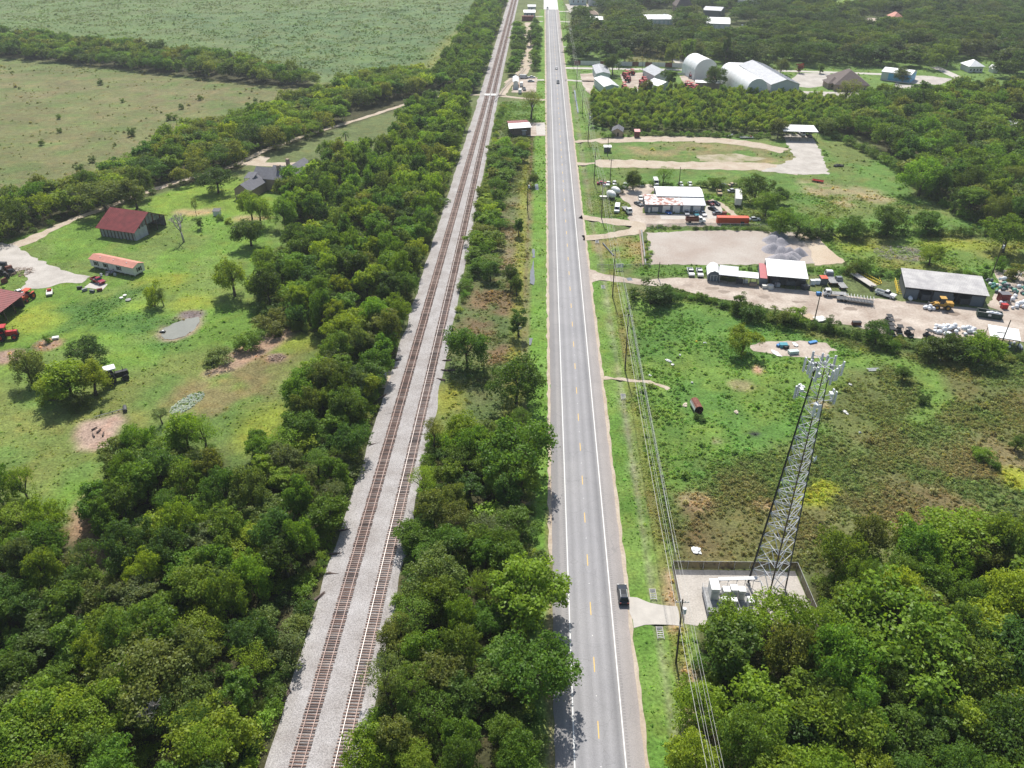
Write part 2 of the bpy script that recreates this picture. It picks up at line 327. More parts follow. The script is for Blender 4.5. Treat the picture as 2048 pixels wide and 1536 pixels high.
paint(GS([(1180, 480), (1285, 470), (1290, 535), (1200, 540)]), (.10, .165, .032), 1, 1.5, w=.2, c2=(.20, .165, .07))
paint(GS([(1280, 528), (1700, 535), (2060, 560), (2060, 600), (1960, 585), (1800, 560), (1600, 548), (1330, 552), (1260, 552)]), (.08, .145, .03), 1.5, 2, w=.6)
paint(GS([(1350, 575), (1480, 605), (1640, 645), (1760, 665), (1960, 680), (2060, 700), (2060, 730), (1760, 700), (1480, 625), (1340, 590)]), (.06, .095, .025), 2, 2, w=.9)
# town side
paint(GS([(1140, 85), (1500, 90), (2100, 120), (2100, 215), (1560, 205), (1150, 195)]), (.10, .165, .04), 3, 3, w=.2)
paint(GS([(1250, 90), (1420, 100), (1420, 128), (1250, 125)]), (.12, .125, .05), 3, 3, w=.5)
paint(GS([(1640, -20), (1760, -20), (1740, 10), (1660, 25)]), (.15, .22, .06), 4, 3); paint(GS([(1650, 8), (1670, 6), (1690, 26), (1660, 30)]), (.13, .19, .06), 4, 3)
# ditches and pond basin
def dip(pts, w, dep, c=None, a=.8):
    idx, d = sdf(band(pts, w*2.2)); gz[idx] = np.minimum(gz[idx], -dep*np.clip(d/(w*.8), 0, 1))
    if c: paint(band(pts, w*.8), c, .8, .8, a)
DR = GS([(1362, 1536), (1340, 1400), (1327, 1319), (1292, 1084), (1262, 900), (1240, 770), (1229, 702), (1216, 622), (1208, 560)])
DL = [(-2.6, 60), (-2.6, 140), (-3.0, 200), (-3.2, 260), (-3.5, 330), (-4, 420)]
dip(DR, 1.3, .4, (.22, .19, .15), .65); dip(DL, 2.2, .45, (.14, .115, .07))
dip(GS([(1206, 545), (1196, 490), (1186, 460), (1178, 400), (1168, 340), (1160, 280), (1152, 220), (1147, 170)]), 2, .4, (.17, .16, .11), .7)
POND = GS([(322, 670), (326, 655), (345, 645), (372, 636), (395, 632), (400, 642), (390, 655), (370, 670), (345, 678), (328, 677)])
paint(GS([(312, 672), (322, 648), (350, 636), (390, 622), (408, 622), (404, 645), (385, 668), (350, 684), (325, 684)]), (.20, .165, .12), 1, 1.2)
paint(ell(385, 628, 4, 3), (.13, .105, .10), 1, 1.5); paint(ell(340, 645, 5, 2.5), (.07, .12, .03), 1, 1.2, w=.8)
idx, d = sdf(POND); gz[idx] = np.minimum(gz[idx], -.55*np.clip((d+1.5)/2.5, 0, 1))
col *= (1+.22*(fbm(gx, gy, 30, 201)-.5)+.20*(fbm(gx, gy, 3.5, 211)-.5))[:, None]
fi = (np.arange(NY-1)[:, None]*NX+np.arange(NX-1)[None, :]).ravel()
faces = np.stack([fi, fi+1, fi+NX+1, fi+NX], 1)
me = bpy.data.meshes.new('ground'); me.vertices.add(gx.size); me.vertices.foreach_set('co', np.stack([gx, gy, gz], 1).ravel())
me.loops.add(faces.size); me.loops.foreach_set('vertex_index', faces.ravel().astype(np.int32))
me.polygons.add(len(faces)); me.polygons.foreach_set('loop_start', np.arange(0, faces.size, 4, dtype=np.int32)); me.polygons.foreach_set('loop_total', np.full(len(faces), 4, np.int32))
me.update(calc_edges=True)
at = me.color_attributes.new('tint', 'FLOAT_COLOR', 'POINT'); at.data.foreach_set('color', np.concatenate([np.clip(col, 0, 1), np.ones((gx.size, 1))], 1).ravel().astype(np.float32))
aw = me.attributes.new('weed', 'FLOAT', 'POINT'); aw.data.foreach_set('value', weed.astype(np.float32))
def ground_mat():
    m = bpy.data.materials.new('ground_cover'); m.use_nodes = True; n = m.node_tree.nodes; l = m.node_tree.links; b = n['Principled BSDF']
    b.inputs['Roughness'].default_value = .95; b.inputs['Specular IOR Level'].default_value = .1
    a = n.new('ShaderNodeAttribute'); a.attribute_name = 'tint'; w = n.new('ShaderNodeAttribute'); w.attribute_name = 'weed'
    tc = n.new('ShaderNodeTexCoord'); facs = []
    for sc, lo, hi, de in ((1.7, .62, 1.42, 3), (.38, .76, 1.26, 4), (.05, .80, 1.20, 6)):
        nz = n.new('ShaderNodeTexNoise'); nz.inputs['Scale'].default_value = sc; nz.inputs['Detail'].default_value = de; nz.inputs['Roughness'].default_value = .6
        l.new(tc.outputs['Object'], nz.inputs['Vector'])
        mr = n.new('ShaderNodeMapRange'); mr.inputs[1].default_value = .3; mr.inputs[2].default_value = .7; mr.inputs[3].default_value = lo; mr.inputs[4].default_value = hi
        l.new(nz.outputs[0], mr.inputs[0]); facs.append((nz, mr))
    mu = n.new('ShaderNodeMath'); mu.operation = 'MULTIPLY'; l.new(facs[0][1].outputs[0], mu.inputs[0]); l.new(facs[1][1].outputs[0], mu.inputs[1])
    m2 = n.new('ShaderNodeMath'); m2.operation = 'MULTIPLY'; l.new(mu.outputs[0], m2.inputs[0]); l.new(facs[2][1].outputs[0], m2.inputs[1])
    vm = n.new('ShaderNodeVectorMath'); vm.operation = 'SCALE'; l.new(a.outputs['Color'], vm.inputs[0]); l.new(m2.outputs[0], vm.inputs['Scale'])
    # slow drift of hue between straw and green
    hz = n.new('ShaderNodeTexNoise'); hz.inputs['Scale'].default_value = .17; hz.inputs['Detail'].default_value = 6; l.new(tc.outputs['Object'], hz.inputs['Vector'])
    hr = n.new('ShaderNodeMapRange'); hr.inputs[1].default_value = .5; hr.inputs[2].default_value = .75; hr.inputs[4].default_value = .6; l.new(hz.outputs[0], hr.inputs[0])
    mx = n.new('ShaderNodeMix'); mx.data_type = 'RGBA'; mx.blend_type = 'MULTIPLY'; mx.inputs[7].default_value = (1.35, 1.0, .9, 1)
    l.new(hr.outputs[0], mx.inputs[0]); l.new(vm.outputs[0], mx.inputs[6]); l.new(mx.outputs[2], b.inputs['Base Color'])
    bp = n.new('ShaderNodeBump'); bp.inputs['Distance'].default_value = .5; l.new(facs[0][0].outputs[0], bp.inputs['Height'])
    st = n.new('ShaderNodeMapRange'); st.inputs[3].default_value = .25; st.inputs[4].default_value = .8; l.new(w.outputs['Fac'], st.inputs[0]); l.new(st.outputs[0], bp.inputs['Strength'])
    l.new(bp.outputs[0], b.inputs['Normal']); return m
me.materials.append(ground_mat())
ground = bpy.data.objects.new('ground', me); COL.objects.link(ground); tag(ground, kind='structure')

# ---------------------------------------------------------------- sheets: road, drives, yards
def structure(o): o['kind'] = 'structure'; return o
def ragged(poly, step=1.6, jit=.5, seed=0):
    out = []; k = 0
    for (x0, y0), (x1, y1) in zip(poly, poly[1:]+poly[:1]):
        L = math.hypot(x1-x0, y1-y0); n = max(1, int(L/step)); nx, ny = -(y1-y0)/max(L, .01), (x1-x0)/max(L, .01)
        for i in range(n):
            t = i/n; x = x0+(x1-x0)*t; y = y0+(y1-y0)*t
            j = (mnoise.noise((x*.35, y*.35, seed))+.5*mnoise.noise((x*1.1, y*1.1, seed+7)))*jit*2
            out.append((x+nx*j, y+ny*j))
    return out
def sheet(name, poly, m, z=.04, jit=.5, step=1.6):
    pts = ragged(poly, step, jit, len(name)) if jit else poly
    o = MB().add([(x, y, z) for x, y in pts], [tuple(range(len(pts)))]).done(name, mat(m) if isinstance(m, str) else m)
    if sum(a[0]*b[1]-b[0]*a[1] for a, b in zip(pts, pts[1:]+pts[:1])) < 0: o.data.flip_normals()
    return structure(o)
def smooth_line(pts, n=6):
    out = []
    for i in range(len(pts)-1):
        p0 = pts[max(0, i-1)]; p1 = pts[i]; p2 = pts[i+1]; p3 = pts[min(len(pts)-1, i+2)]
        for k in range(n):
            t = k/n
            out.append(tuple(.5*((2*p1[j])+(-p0[j]+p2[j])*t+(2*p0[j]-5*p1[j]+4*p2[j]-p3[j])*t*t+(-p0[j]+3*p1[j]-3*p2[j]+p3[j])*t**3) for j in range(2)))
    return out+[pts[-1]]
def ribbon(name, pts, w, m, z=.05, jit=.35):
    return sheet(name, band(smooth_line(pts), w), m, z, jit, 2.0)
def surf_mat(name, c, c2, sc=.25, fine=6, rough=.95, bump=.2, fv=.14):
    m = M(name, c, rough, 0, sc, 0, 0, c2, .15, (.35, .65)); n = m.node_tree.nodes; l = m.node_tree.links; b = n['Principled BSDF']
    tc = n['Texture Coordinate']; nz = n.new('ShaderNodeTexNoise'); nz.inputs['Scale'].default_value = fine; nz.inputs['Detail'].default_value = 3; l.new(tc.outputs['Object'], nz.inputs['Vector'])
    mr = n.new('ShaderNodeMapRange'); mr.inputs[1].default_value = .3; mr.inputs[2].default_value = .7; mr.inputs[3].default_value = 1-fv; mr.inputs[4].default_value = 1+fv; l.new(nz.outputs[0], mr.inputs[0])
    vm = n.new('ShaderNodeVectorMath'); vm.operation = 'SCALE'; l.new(n['Mix'].outputs[2], vm.inputs[0]); l.new(mr.outputs[0], vm.inputs['Scale']); l.new(vm.outputs[0], b.inputs['Base Color'])
    if bump:
        bp = n.new('ShaderNodeBump'); bp.inputs['Strength'].default_value = bump; bp.inputs['Distance'].default_value = .15; l.new(nz.outputs[0], bp.inputs['Height']); l.new(bp.outputs[0], b.inputs['Normal'])
    return m
MT['yard'] = surf_mat('yard', (.27, .215, .175), (.44, .385, .33), .12, 1.6)
MT['gravel_white'] = surf_mat('gravel_white', (.31, .285, .255), (.42, .39, .355), .15, 3)
MT['dirt_lane'] = surf_mat('dirt_lane', (.33, .265, .20), (.41, .355, .285), .2, 2)
MT['gravel_pad'] = surf_mat('gravel_pad', (.30, .25, .215), (.37, .335, .30), .05, 2)
MT['sandy'] = surf_mat('sandy', (.38, .30, .22), (.43, .365, .285), .08, 2)
MT['patchy'] = surf_mat('patchy', (.35, .30, .23), (.18, .18, .08), .22, 2)
MT['ballast_stone'] = surf_mat('ballast_stone', (.255, .235, .225), (.345, .33, .325), .16, 5, .95, .5, .34)
MT['ballast_dark'] = surf_mat('ballast_dark', (.22, .20, .19), (.31, .29, .275), .3, 5, .95, .5, .3)
def road_mat():
    m = surf_mat('asphalt', (.235, .232, .236), (.275, .27, .272), .06, 5, .85, .1, .10); n = m.node_tree.nodes; l = m.node_tree.links; b = n['Principled BSDF']
    src = b.inputs['Base Color'].links[0].from_socket
    tc = n['Texture Coordinate']; sx = n.new('ShaderNodeSeparateXYZ'); l.new(tc.outputs['Object'], sx.inputs[0])
    wob = n.new('ShaderNodeTexNoise'); wob.inputs['Scale'].default_value = .03; l.new(tc.outputs['Object'], wob.inputs['Vector'])
    ad = n.new('ShaderNodeMath'); ad.operation = 'MULTIPLY_ADD'; ad.inputs[1].default_value = .35; l.new(wob.outputs[0], ad.inputs[0]); l.new(sx.outputs[0], ad.inputs[2])
    cr = n.new('ShaderNodeValToRGB'); mr = n.new('ShaderNodeMapRange'); mr.inputs[1].default_value = 4.17; mr.inputs[2].default_value = 18.17; l.new(ad.outputs[0], mr.inputs[0]); l.new(mr.outputs[0], cr.inputs[0])
    e = cr.color_ramp.elements; e[0].position = 0; e[0].color = (.80, .76, .73, 1); e[1].position = 1; e[1].color = (1.12, 1.0, .92, 1)
    for pos, v in ((.10, (.78, .77, .76)), (.13, (.98, .95, .92)), (.205, (.92, .90, .88)), (.225, (1.04, 1.04, 1.05)), (.30, (.84, .84, .85)), (.36, (1.06, 1.06, 1.07)), (.44, (.88, .88, .89)), (.50, (1.07, 1.07, 1.08)), (.565, (.87, .87, .88)), (.63, (1.05, 1.05, 1.06)), (.715, (.70, .70, .71)), (.75, (.88, .88, .88)), (.765, (1.02, .98, .95)), (.86, (1.06, 1, .95)), (.93, (1.0, .93, .87))):
        q = e.new(pos); q.color = (*v, 1)
    mx = n.new('ShaderNodeMix'); mx.data_type = 'RGBA'; mx.blend_type = 'MULTIPLY'; mx.inputs[0].default_value = 1; l.new(src, mx.inputs[6]); l.new(cr.outputs[0], mx.inputs[7])
    # rumble strips beside the edge lines and hairline cracks
    wv = n.new('ShaderNodeMath'); wv.operation = 'SINE'; mm = n.new('ShaderNodeMath'); mm.operation = 'MULTIPLY'; mm.inputs[1].default_value = 2*math.pi/.55; l.new(sx.outputs[1], mm.inputs[0]); l.new(mm.outputs[0], wv.inputs[0])
    prev = None
    for x0 in (6.62, 15.35):
        d = n.new('ShaderNodeMath'); d.operation = 'COMPARE'; d.inputs[1].default_value = x0; d.inputs[2].default_value = .2; l.new(sx.outputs[0], d.inputs[0])
        if prev: q = n.new('ShaderNodeMath'); q.operation = 'ADD'; l.new(prev, q.inputs[0]); l.new(d.outputs[0], q.inputs[1]); prev = q.outputs[0]
        else: prev = d.outputs[0]
    gt = n.new('ShaderNodeMath'); gt.operation = 'GREATER_THAN'; gt.inputs[1].default_value = .1; l.new(wv.outputs[0], gt.inputs[0])
    an = n.new('ShaderNodeMath'); an.operation = 'MULTIPLY'; l.new(gt.outputs[0], an.inputs[0]); l.new(prev, an.inputs[1])
    a2 = n.new('ShaderNodeMath'); a2.operation = 'MULTIPLY'; a2.inputs[1].default_value = .3; l.new(an.outputs[0], a2.inputs[0])
    m3 = n.new('ShaderNodeMix'); m3.data_type = 'RGBA'; m3.inputs[7].default_value = (.09, .09, .09, 1); l.new(a2.outputs[0], m3.inputs[0]); l.new(mx.outputs[2], m3.inputs[6])
    vo = n.new('ShaderNodeTexVoronoi'); vo.feature = 'DISTANCE_TO_EDGE'; vo.inputs['Scale'].default_value = .16
    wn = n.new('ShaderNodeTexNoise'); wn.inputs['Scale'].default_value = .6; l.new(tc.outputs['Object'], wn.inputs['Vector'])
    wm = n.new('ShaderNodeMix'); wm.data_type = 'VECTOR'; wm.inputs[0].default_value = .6; l.new(tc.outputs['Object'], wm.inputs[4])
    va = n.new('ShaderNodeVectorMath'); va.operation = 'ADD'; l.new(tc.outputs['Object'], va.inputs[0]); l.new(wn.outputs['Color'], va.inputs[1]); l.new(va.outputs[0], vo.inputs['Vector'])
    lt = n.new('ShaderNodeMath'); lt.operation = 'LESS_THAN'; lt.inputs[1].default_value = .006; l.new(vo.outputs['Distance'], lt.inputs[0])
    l4 = n.new('ShaderNodeMath'); l4.operation = 'MULTIPLY'; l4.inputs[1].default_value = .28; l.new(lt.outputs[0], l4.inputs[0])
    m4 = n.new('ShaderNodeMix'); m4.data_type = 'RGBA'; m4.inputs[7].default_value = (.12, .12, .12, 1); l.new(l4.outputs[0], m4.inputs[0]); l.new(m3.outputs[2], m4.inputs[6])
    l.new(m4.outputs[2], b.inputs['Base Color']); return m
MT['asphalt'] = road_mat()
MT['line_white'] = M('line_white', (.62, .62, .60), .7, .12, 2); MT['line_yellow'] = M('line_yellow', (.62, .40, .09), .7, .15, 2)
rl = ragged([(4.1, 20), (4.1, 905), (17.75, 905), (17.75, 20)], 2.5, .10, 3)
road = MB().add([(x, y, .05) for x, y in rl], [tuple(range(len(rl)))]).done('road', MT['asphalt']); structure(road)
road.data.flip_normals() if sum(a[0]*b[1]-b[0]*a[1] for a, b in zip(rl, rl[1:]+rl[:1])) < 0 else None
for x in (7.1, 14.85): MB().add([(x-.09, 20, .056), (x+.09, 20, .056), (x+.09, 905, .056), (x-.09, 905, .056)], [(0, 1, 2, 3)]).done('edge_line', MT['line_white'], road)
DASH = MB().add([(-.075, 0, 0), (.075, 0, 0), (.075, 3.05, 0), (-.075, 3.05, 0)], [(0, 1, 2, 3)]).mesh('lane_dash', MT['line_yellow'])
y0 = G(1200, 1230.8)[1]
for k in range(-3, 62):
    o = bpy.data.objects.new('lane_dash', DASH); COL.objects.link(o); o.parent = road; o.location = (11.02, y0+12.19*k, .056)
RM = MB().box(0, 0, 0, .13, .13, .03).mesh('road_marker', MT['lamp'])
for k in range(-3, 14):
    o = bpy.data.objects.new('road_marker', RM); COL.objects.link(o); o.parent = road; o.location = (11.05, y0-4.6+12.19*k, .051)
sheet('concrete_road', [(2.2, 905), (2.2, 1300), (17.5, 1300), (17.5, 905)], surf_mat('road_concrete', (.50, .49, .47), (.58, .57, .55), .05, 2), .052, 0)
ribbon('gravel_shoulder', [(17.9, 20), (17.9, 200), (17.8, 420), (17.6, 900)], 1.1, 'dirt_lane', .03, .2)
ribbon('gravel_shoulder', [(3.9, 110), (3.8, 300), (3.6, 600), (3.5, 900)], 1.0, 'dirt_lane', .03, .3)
# drives and yards, in reading order from the camera
sheet('tower_drive', GS([(1256, 1192), (1275, 1194), (1300, 1207), (1352, 1213), (1362, 1250), (1330, 1252), (1290, 1250), (1270, 1256), (1259, 1225)]), 'pale_conc', .06, .25, 1.2)
sheet('compound_pad', [(27.7, 95.6), (38, 93.7), (51.6, 95.2), (51.0, 109.2), (27.5, 108.8)], 'gravel_white', .045, .05)
ribbon('sandy_track', GS([(1203, 756), (1235, 757), (1270, 762), (1305, 766), (1338, 778)]), [1.4]*25, 'dirt_lane', .05, .4)
sheet('scrap_clearing', GS([(1500, 690), (1530, 683), (1600, 682), (1650, 686), (1672, 700), (1640, 716), (1560, 712), (1505, 702)]), 'yard', .04, .6)
sheet('yard_road', GS([(1176, 535), (1195, 545), (1240, 554), (1290, 560), (1345, 556), (1400, 556), (1470, 564), (1560, 576), (1620, 582), (1700, 592), (1780, 600), (1850, 606), (1960, 618), (2100, 640), (2100, 690), (1950, 674), (1830, 677), (1750, 664), (1700, 650), (1640, 644), (1600, 628), (1530, 616), (1480, 604), (1400, 590), (1340, 574), (1270, 568), (1200, 561), (1180, 566)]), 'yard', .04, .5)
sheet('bag_yard', GS([(1985, 540), (2100, 545), (2100, 640), (2010, 628), (1975, 610), (2000, 575)]), 'yard', .035, .8)
sheet('gravel_lot', GS([(1293, 466), (1440, 460), (1590, 464), (1625, 480), (1640, 500), (1645, 528), (1500, 529), (1300, 530), (1296, 500)]), 'gravel_pad', .04, .5)
sheet('sand_lot', GS([(1590, 463), (1632, 466), (1650, 490), (1692, 526), (1630, 531), (1620, 500)]), 'sandy', .047, .6)
ribbon('loop_drive', GS([(1160, 433), (1200, 440), (1240, 445), (1275, 450), (1270, 462), (1235, 468), (1200, 474), (1165, 476)]), [4.5]*7+[6]*20+[5]*40, 'dirt_lane', .05, .4)
sheet('garage_lot', GS([(1240, 372), (1300, 368), (1320, 378), (1290, 392), (1285, 426), (1420, 434), (1455, 441), (1440, 452), (1300, 454), (1270, 452), (1256, 436), (1262, 410), (1236, 392)]), 'yard', .042, .6)
sheet('garage_apron', GS([(1320, 428), (1408, 428), (1412, 412), (1440, 410), (1455, 437), (1322, 439)]), 'pale_conc', .06, .1)
ribbon('weedy_lane', GS([(1420, 400), (1445, 410), (1462, 425), (1475, 437)]), 2.6, 'dirt_lane', .045, .5)
ribbon('sandy_lane', GS([(1148, 283), (1200, 281), (1260, 279), (1340, 278), (1420, 280), (1500, 288), (1570, 302)]), [4]*6+[10]*50, 'dirt_lane', .045, .9)
ribbon('sandy_lane', GS([(1150, 327), (1200, 327), (1280, 328), (1360, 331), (1450, 332), (1530, 334), (1600, 343)]), [3.5]*6+[12]*50, 'dirt_lane', .046, 1.0)
sheet('carport_drive', GS([(1566, 268), (1622, 270), (1645, 310), (1656, 348), (1600, 350), (1520, 342), (1560, 330), (1590, 315), (1575, 290)]), 'gravel_white', .05, .8)
sheet('bare_patch', GS([(1390, 310), (1470, 308), (1540, 318), (1450, 328), (1400, 322)]), 'patchy', .043, 1.5)
# railway crossing lane, farm lanes
ribbon('farm_lane', GS([(-40, 505), (40, 488), (90, 465), (150, 438), (200, 420), (300, 382), (400, 350), (470, 330), (540, 296), (620, 268), (720, 238), (800, 212), (850, 196), (925, 190), (963, 190)]), [6]*12+[3.4]*80, 'dirt_lane', .05, .5)
ribbon('crossing_lane', GS([(995, 191), (1020, 194), (1050, 197), (1090, 200)]), 4, 'dirt_lane', .05, .4)
sheet('farm_yard', GS([(-60, 480), (30, 490), (60, 510), (100, 530), (150, 548), (185, 553), (165, 565), (120, 568), (75, 578), (40, 582), (55, 560), (50, 540), (-60, 540)]), 'gravel_white', .055, .7)
sheet('house_yard', GS([(480, 330), (520, 312), (540, 315), (530, 325), (620, 325), (600, 335), (560, 335)]), 'dirt_lane', .055, .5)
sheet('pickup_pad', GS([(168, 575), (180, 566), (216, 568), (205, 580)]), 'pale_conc', .06, .1)
ribbon('spur_track_bed', GS([(1003, 192), (1010, 180), (1022, 165), (1040, 150), (1050, 130), (1055, 100), (1058, 60), (1060, 45)]), [5]*12+[9]*40, 'dirt_lane', .05, .8)
sheet('equipment_yard', GS([(1022, 185), (1030, 155), (1075, 155), (1072, 185)]), 'yard', .06, .5)
sheet('shop_forecourt', GS([(1050, 246), (1090, 245), (1091, 272), (1052, 272)]), 'yard', .05, .2); sheet('forecourt_slab', GS([(1072, 247), (1090, 246), (1091, 270), (1073, 270)]), 'pale_conc', .06, .05)
for a in (([(1131, 136), (1250, 138), (1400, 140), (1500, 140), (1700, 146), (1800, 150)], 6), ([(1131, 160), (1160, 162), (1190, 163)], 4), ([(1125, 94), (1143, 94)], 4), ([(1120, 43), (1140, 44)], 4), ([(1066, 33), (1086, 33)], 4), ([(1072, 160), (1088, 160)], 4), ([(1064, 43), (1086, 43)], 4), ([(1118, 23), (1140, 23)], 5)):
    ribbon('side_drive', GS(a[0]), a[1], 'pale_conc', .05, .3)
ribbon('town_road', GS([(1870, 134), (1905, 150), (1940, 166), (1990, 186), (2060, 215)]), 7, 'pale_conc', .06, .3)
ribbon('town_road', GS([(1352, 118), (1360, 126), (1365, 136)]), 7, 'pale_conc', .055, .3); ribbon('town_road', GS([(1272, 20), (1282, 36), (1300, 60)]), 5, 'pale_conc', .055, .3)
for k, p in dict(implement_yard=[(1160, 148), (1190, 146), (1188, 168), (1180, 190), (1165, 170)], tractor_yard=[(1240, 148), (1300, 144), (1305, 170), (1290, 190), (1262, 182), (1248, 170)], tent_yard=[(1358, 152), (1420, 150), (1420, 162), (1390, 183), (1375, 182)],
    church_parking=[(1598, 146), (1660, 146), (1670, 168), (1620, 176), (1570, 170)], church_apron=[(1590, 182), (1720, 185), (1730, 200), (1600, 200)], blue_hall_parking=[(1795, 150), (1860, 152), (1905, 158), (1880, 170), (1800, 166), (1790, 172)], hall_apron=[(1790, 168), (1850, 172), (1850, 185), (1790, 182)],
    storage_yard=[(1480, 62), (1500, 48), (1520, 66), (1500, 74)], shop_parking=[(1130, 8), (1180, 8), (1170, 26), (1140, 26)], pale_yard=[(1720, 36), (1790, 36), (1800, 50), (1760, 50)]).items():
    sheet(k, GS(p), 'gravel_white' if 'park' in k or 'church' in k or 'apron' in k else 'yard', .05, .4)
MT['water'] = M('water', (.20, .20, .165), .12, .12, .15, 0, 0, None, .5); MT['damp'] = M('damp', (.20, .155, .12), .45, .2, .5); MT['ditch_water'] = M('ditch_water', (.13, .14, .15), .08, .1, .5, 0, 0, None, .5)
sheet('pond_water', POND, 'water', -.26, .35)
for k, p in enumerate(([(1064, 498), (1069, 498), (1070, 515), (1066, 515)], [(1060, 545), (1067, 520), (1070, 560), (1068, 570), (1060, 566)], [(1070, 368), (1076, 368), (1077, 380), (1071, 380)], [(1058, 676), (1066, 676), (1062, 690), (1058, 690)])):
    sheet('ditch_water', GS(p), 'ditch_water', .01 if k != 3 else .012, .15, .8)
sheet('ditch_water', band(GS([(1149, 180), (1152, 200), (1156, 225)]), .9), 'ditch_water', .01, .1)
for a_ in ((1425, 577, 2.2, 1.2), (1447, 583, 2.4, 1.4), (1530, 594, 2.0, 1.2), (1600, 604, 2.0, .9), (1700, 618, 2.6, 1.2), (1905, 628, 2.4, 1.6), (1790, 640, 2.2, .9), (1375, 570, 1.6, .8)):
    sheet('damp_patch', ell(*a_), MT['damp'], .0445, .5, 1.0)
sheet('yard_puddle', GS([(1252, 556), (1262, 555), (1266, 561), (1256, 562)]), 'ditch_water', .052, .15, .8)
# ---------------------------------------------------------------- railway
RX = lambda y: -34.6+1.6*min(1, max(0, (y-60)/400))           # centre of the left track
RX2 = lambda y: -28.2-1.4*min(1, max(0, (y-250)/350))         # centre of the right track
YY = [40, 100, 160, 220, 280, 340, 420, 500, 600, 720, 860, 1000, 1200]
def bed(name, prof, m):
    mb = MB(); vs = []
    FY = [40+2.5*i for i in range(192)]+[540, 600, 660, 720, 790, 860, 1000, 1200]
    for y in FY:
        jl = mnoise.noise((y*.09, 1, 0))*.9+mnoise.noise((y*.4, 5, 0))*.35; jr = mnoise.noise((y*.09, 9, 0))*.8+mnoise.noise((y*.4, 15, 0))*.35
        vs += [(x(y)+(jl if i == 0 else jr if i == len(prof)-1 else 0), y, z) for i, (x, z) in enumerate(prof)]
    n = len(prof); mb.add(vs, [(i*n+j, i*n+j+1, (i+1)*n+j+1, (i+1)*n+j) for i in range(len(FY)-1) for j in range(n-1)])
    return structure(mb.done(name, m))
bed('ballast_bed', [(lambda y: RX(y)-5.1, -.02), (lambda y: RX(y)-3.0, .36), (lambda y: RX(y)+3.1, .36), (lambda y: RX2(y)-2.4, .33), (lambda y: RX2(y)+1.9, .33), (lambda y: RX2(y)+3.4, -.02)], MT['ballast_stone'])
TIE = [MB().box(0, 0, 0, 2.6, .24, .16).mesh('sleeper', MT[k]) for k in ('tie', 'tie2', 'tie3')]
rng = random.Random(5)
def track(label, rx, zb, heavy, mats):
    t = thing('railway_track', label, 'railway track', (0, 0, 0), 0, 'railway tracks')
    for s in (-1, 1):
        mb = MB()
        for a, b in zip(YY, YY[1:]): mb.bar((rx(a)+s*.76, a, zb+.16+.09), (rx(b)+s*.76, b, zb+.16+.09), .11, .17)
        mb.done('rail', mats[0 if s < 0 else 1], t)
    y = 62.0; far = MB()
    step = .50 if heavy else .56; k = 0
    while y < 1000:
        x = rx(y)
        if k < 300:
            r = rng.random(); o = bpy.data.objects.new('sleeper', TIE[(0 if r < .55 else 1 if r < .75 else 2) if heavy else (0 if r < .3 else 1 if r < .8 else 2)]); COL.objects.link(o); o.parent = t
            o.location = (x+rng.uniform(-.08, .08), y+rng.uniform(-.05, .05), zb+rng.uniform(.02, .04)); o.rotation_euler = (0, 0, rng.gauss(0, .012))
        else: far.mi(rng.choice((0, 0, 1, 1, 2))).box(x+rng.uniform(-.08, .08), y, zb+.03, 2.6, .25, .16)
        k += 1; y += step
    o = far.done('far_sleepers', [MT['tie'], MT['tie2'], MT['tie3']], t); o['kind'] = 'stuff'
    return t
track('left railway track with dark closely spaced sleepers and reddish rails', RX, .30, True, [MT['rail_steel'], MT['rail_steel']])
track('right railway track with pale weathered sleepers and brighter rails', RX2, .27, False, [MT['bright_rail'], MT['rail_steel']])
t = thing('railway_track', 'curved siding track branching right just beyond the level crossing', 'railway track', (0, 0, 0))
sp = smooth_line(GS([(988, 205), (998, 192), (1006, 180), (1020, 165), (1038, 152), (1050, 138)]), 5)
for s in (-1, 1):
    q = band(sp, 1.5); q = q[:len(sp)] if s < 0 else q[len(sp):][::-1]
    MB().path([(x, y, .55) for x, y in q], .12, 4).done('rail', MT['dark_metal'], t)
# level crossing panels
t = thing('level_crossing', 'white panelled level crossing over both tracks where the lane crosses', 'level crossing', (RX(508), 508, 0))
for i, dx in enumerate((0, RX2(508)-RX(508))):
    for k in range(-2, 3): MB().box(dx+k*.62, 0, .46, .58, 4.6, .14).done('crossing_panel', MT['white_paint'], t)
    for s in (-1, 1): MB().box(dx+s*1.75, 0, .40, .5, 4.6, .12).done('crossing_panel', MT['pale_conc'], t)
MB().box((RX2(508)-RX(508))/2, 0, .365, .5, 3.6, .05).done('crossing_infill', MT['concrete'], t)
# signal cabinet on its earth pad
p = G(766, 760); sheet('cabinet_pad', GS([(738, 762), (752, 745), (778, 740), (792, 755), (778, 775), (752, 782)]), 'dirt_lane', .05, .4)
t = thing('signal_cabinet', 'grey railway signal cabinet with white roof beside the left track', 'cabinet', p, 0)
MB().box(0, 0, .25, 1.9, 1.5, 2.0).done('body', MT['weathered'], t)
MB().slab([(-1.15, -.95, 2.33), (1.15, -.95, 2.33), (1.15, .95, 2.5), (-1.15, .95, 2.5)], .1).done('roof', MT['white_roof'], t)
MB().box(0, -.77, .4, 1.2, .04, 1.7).done('door', MT['grey_metal'], t)
MB().box(0, 0, .03, 2.2, 1.8, .24).done('plinth', MT['concrete'], t)
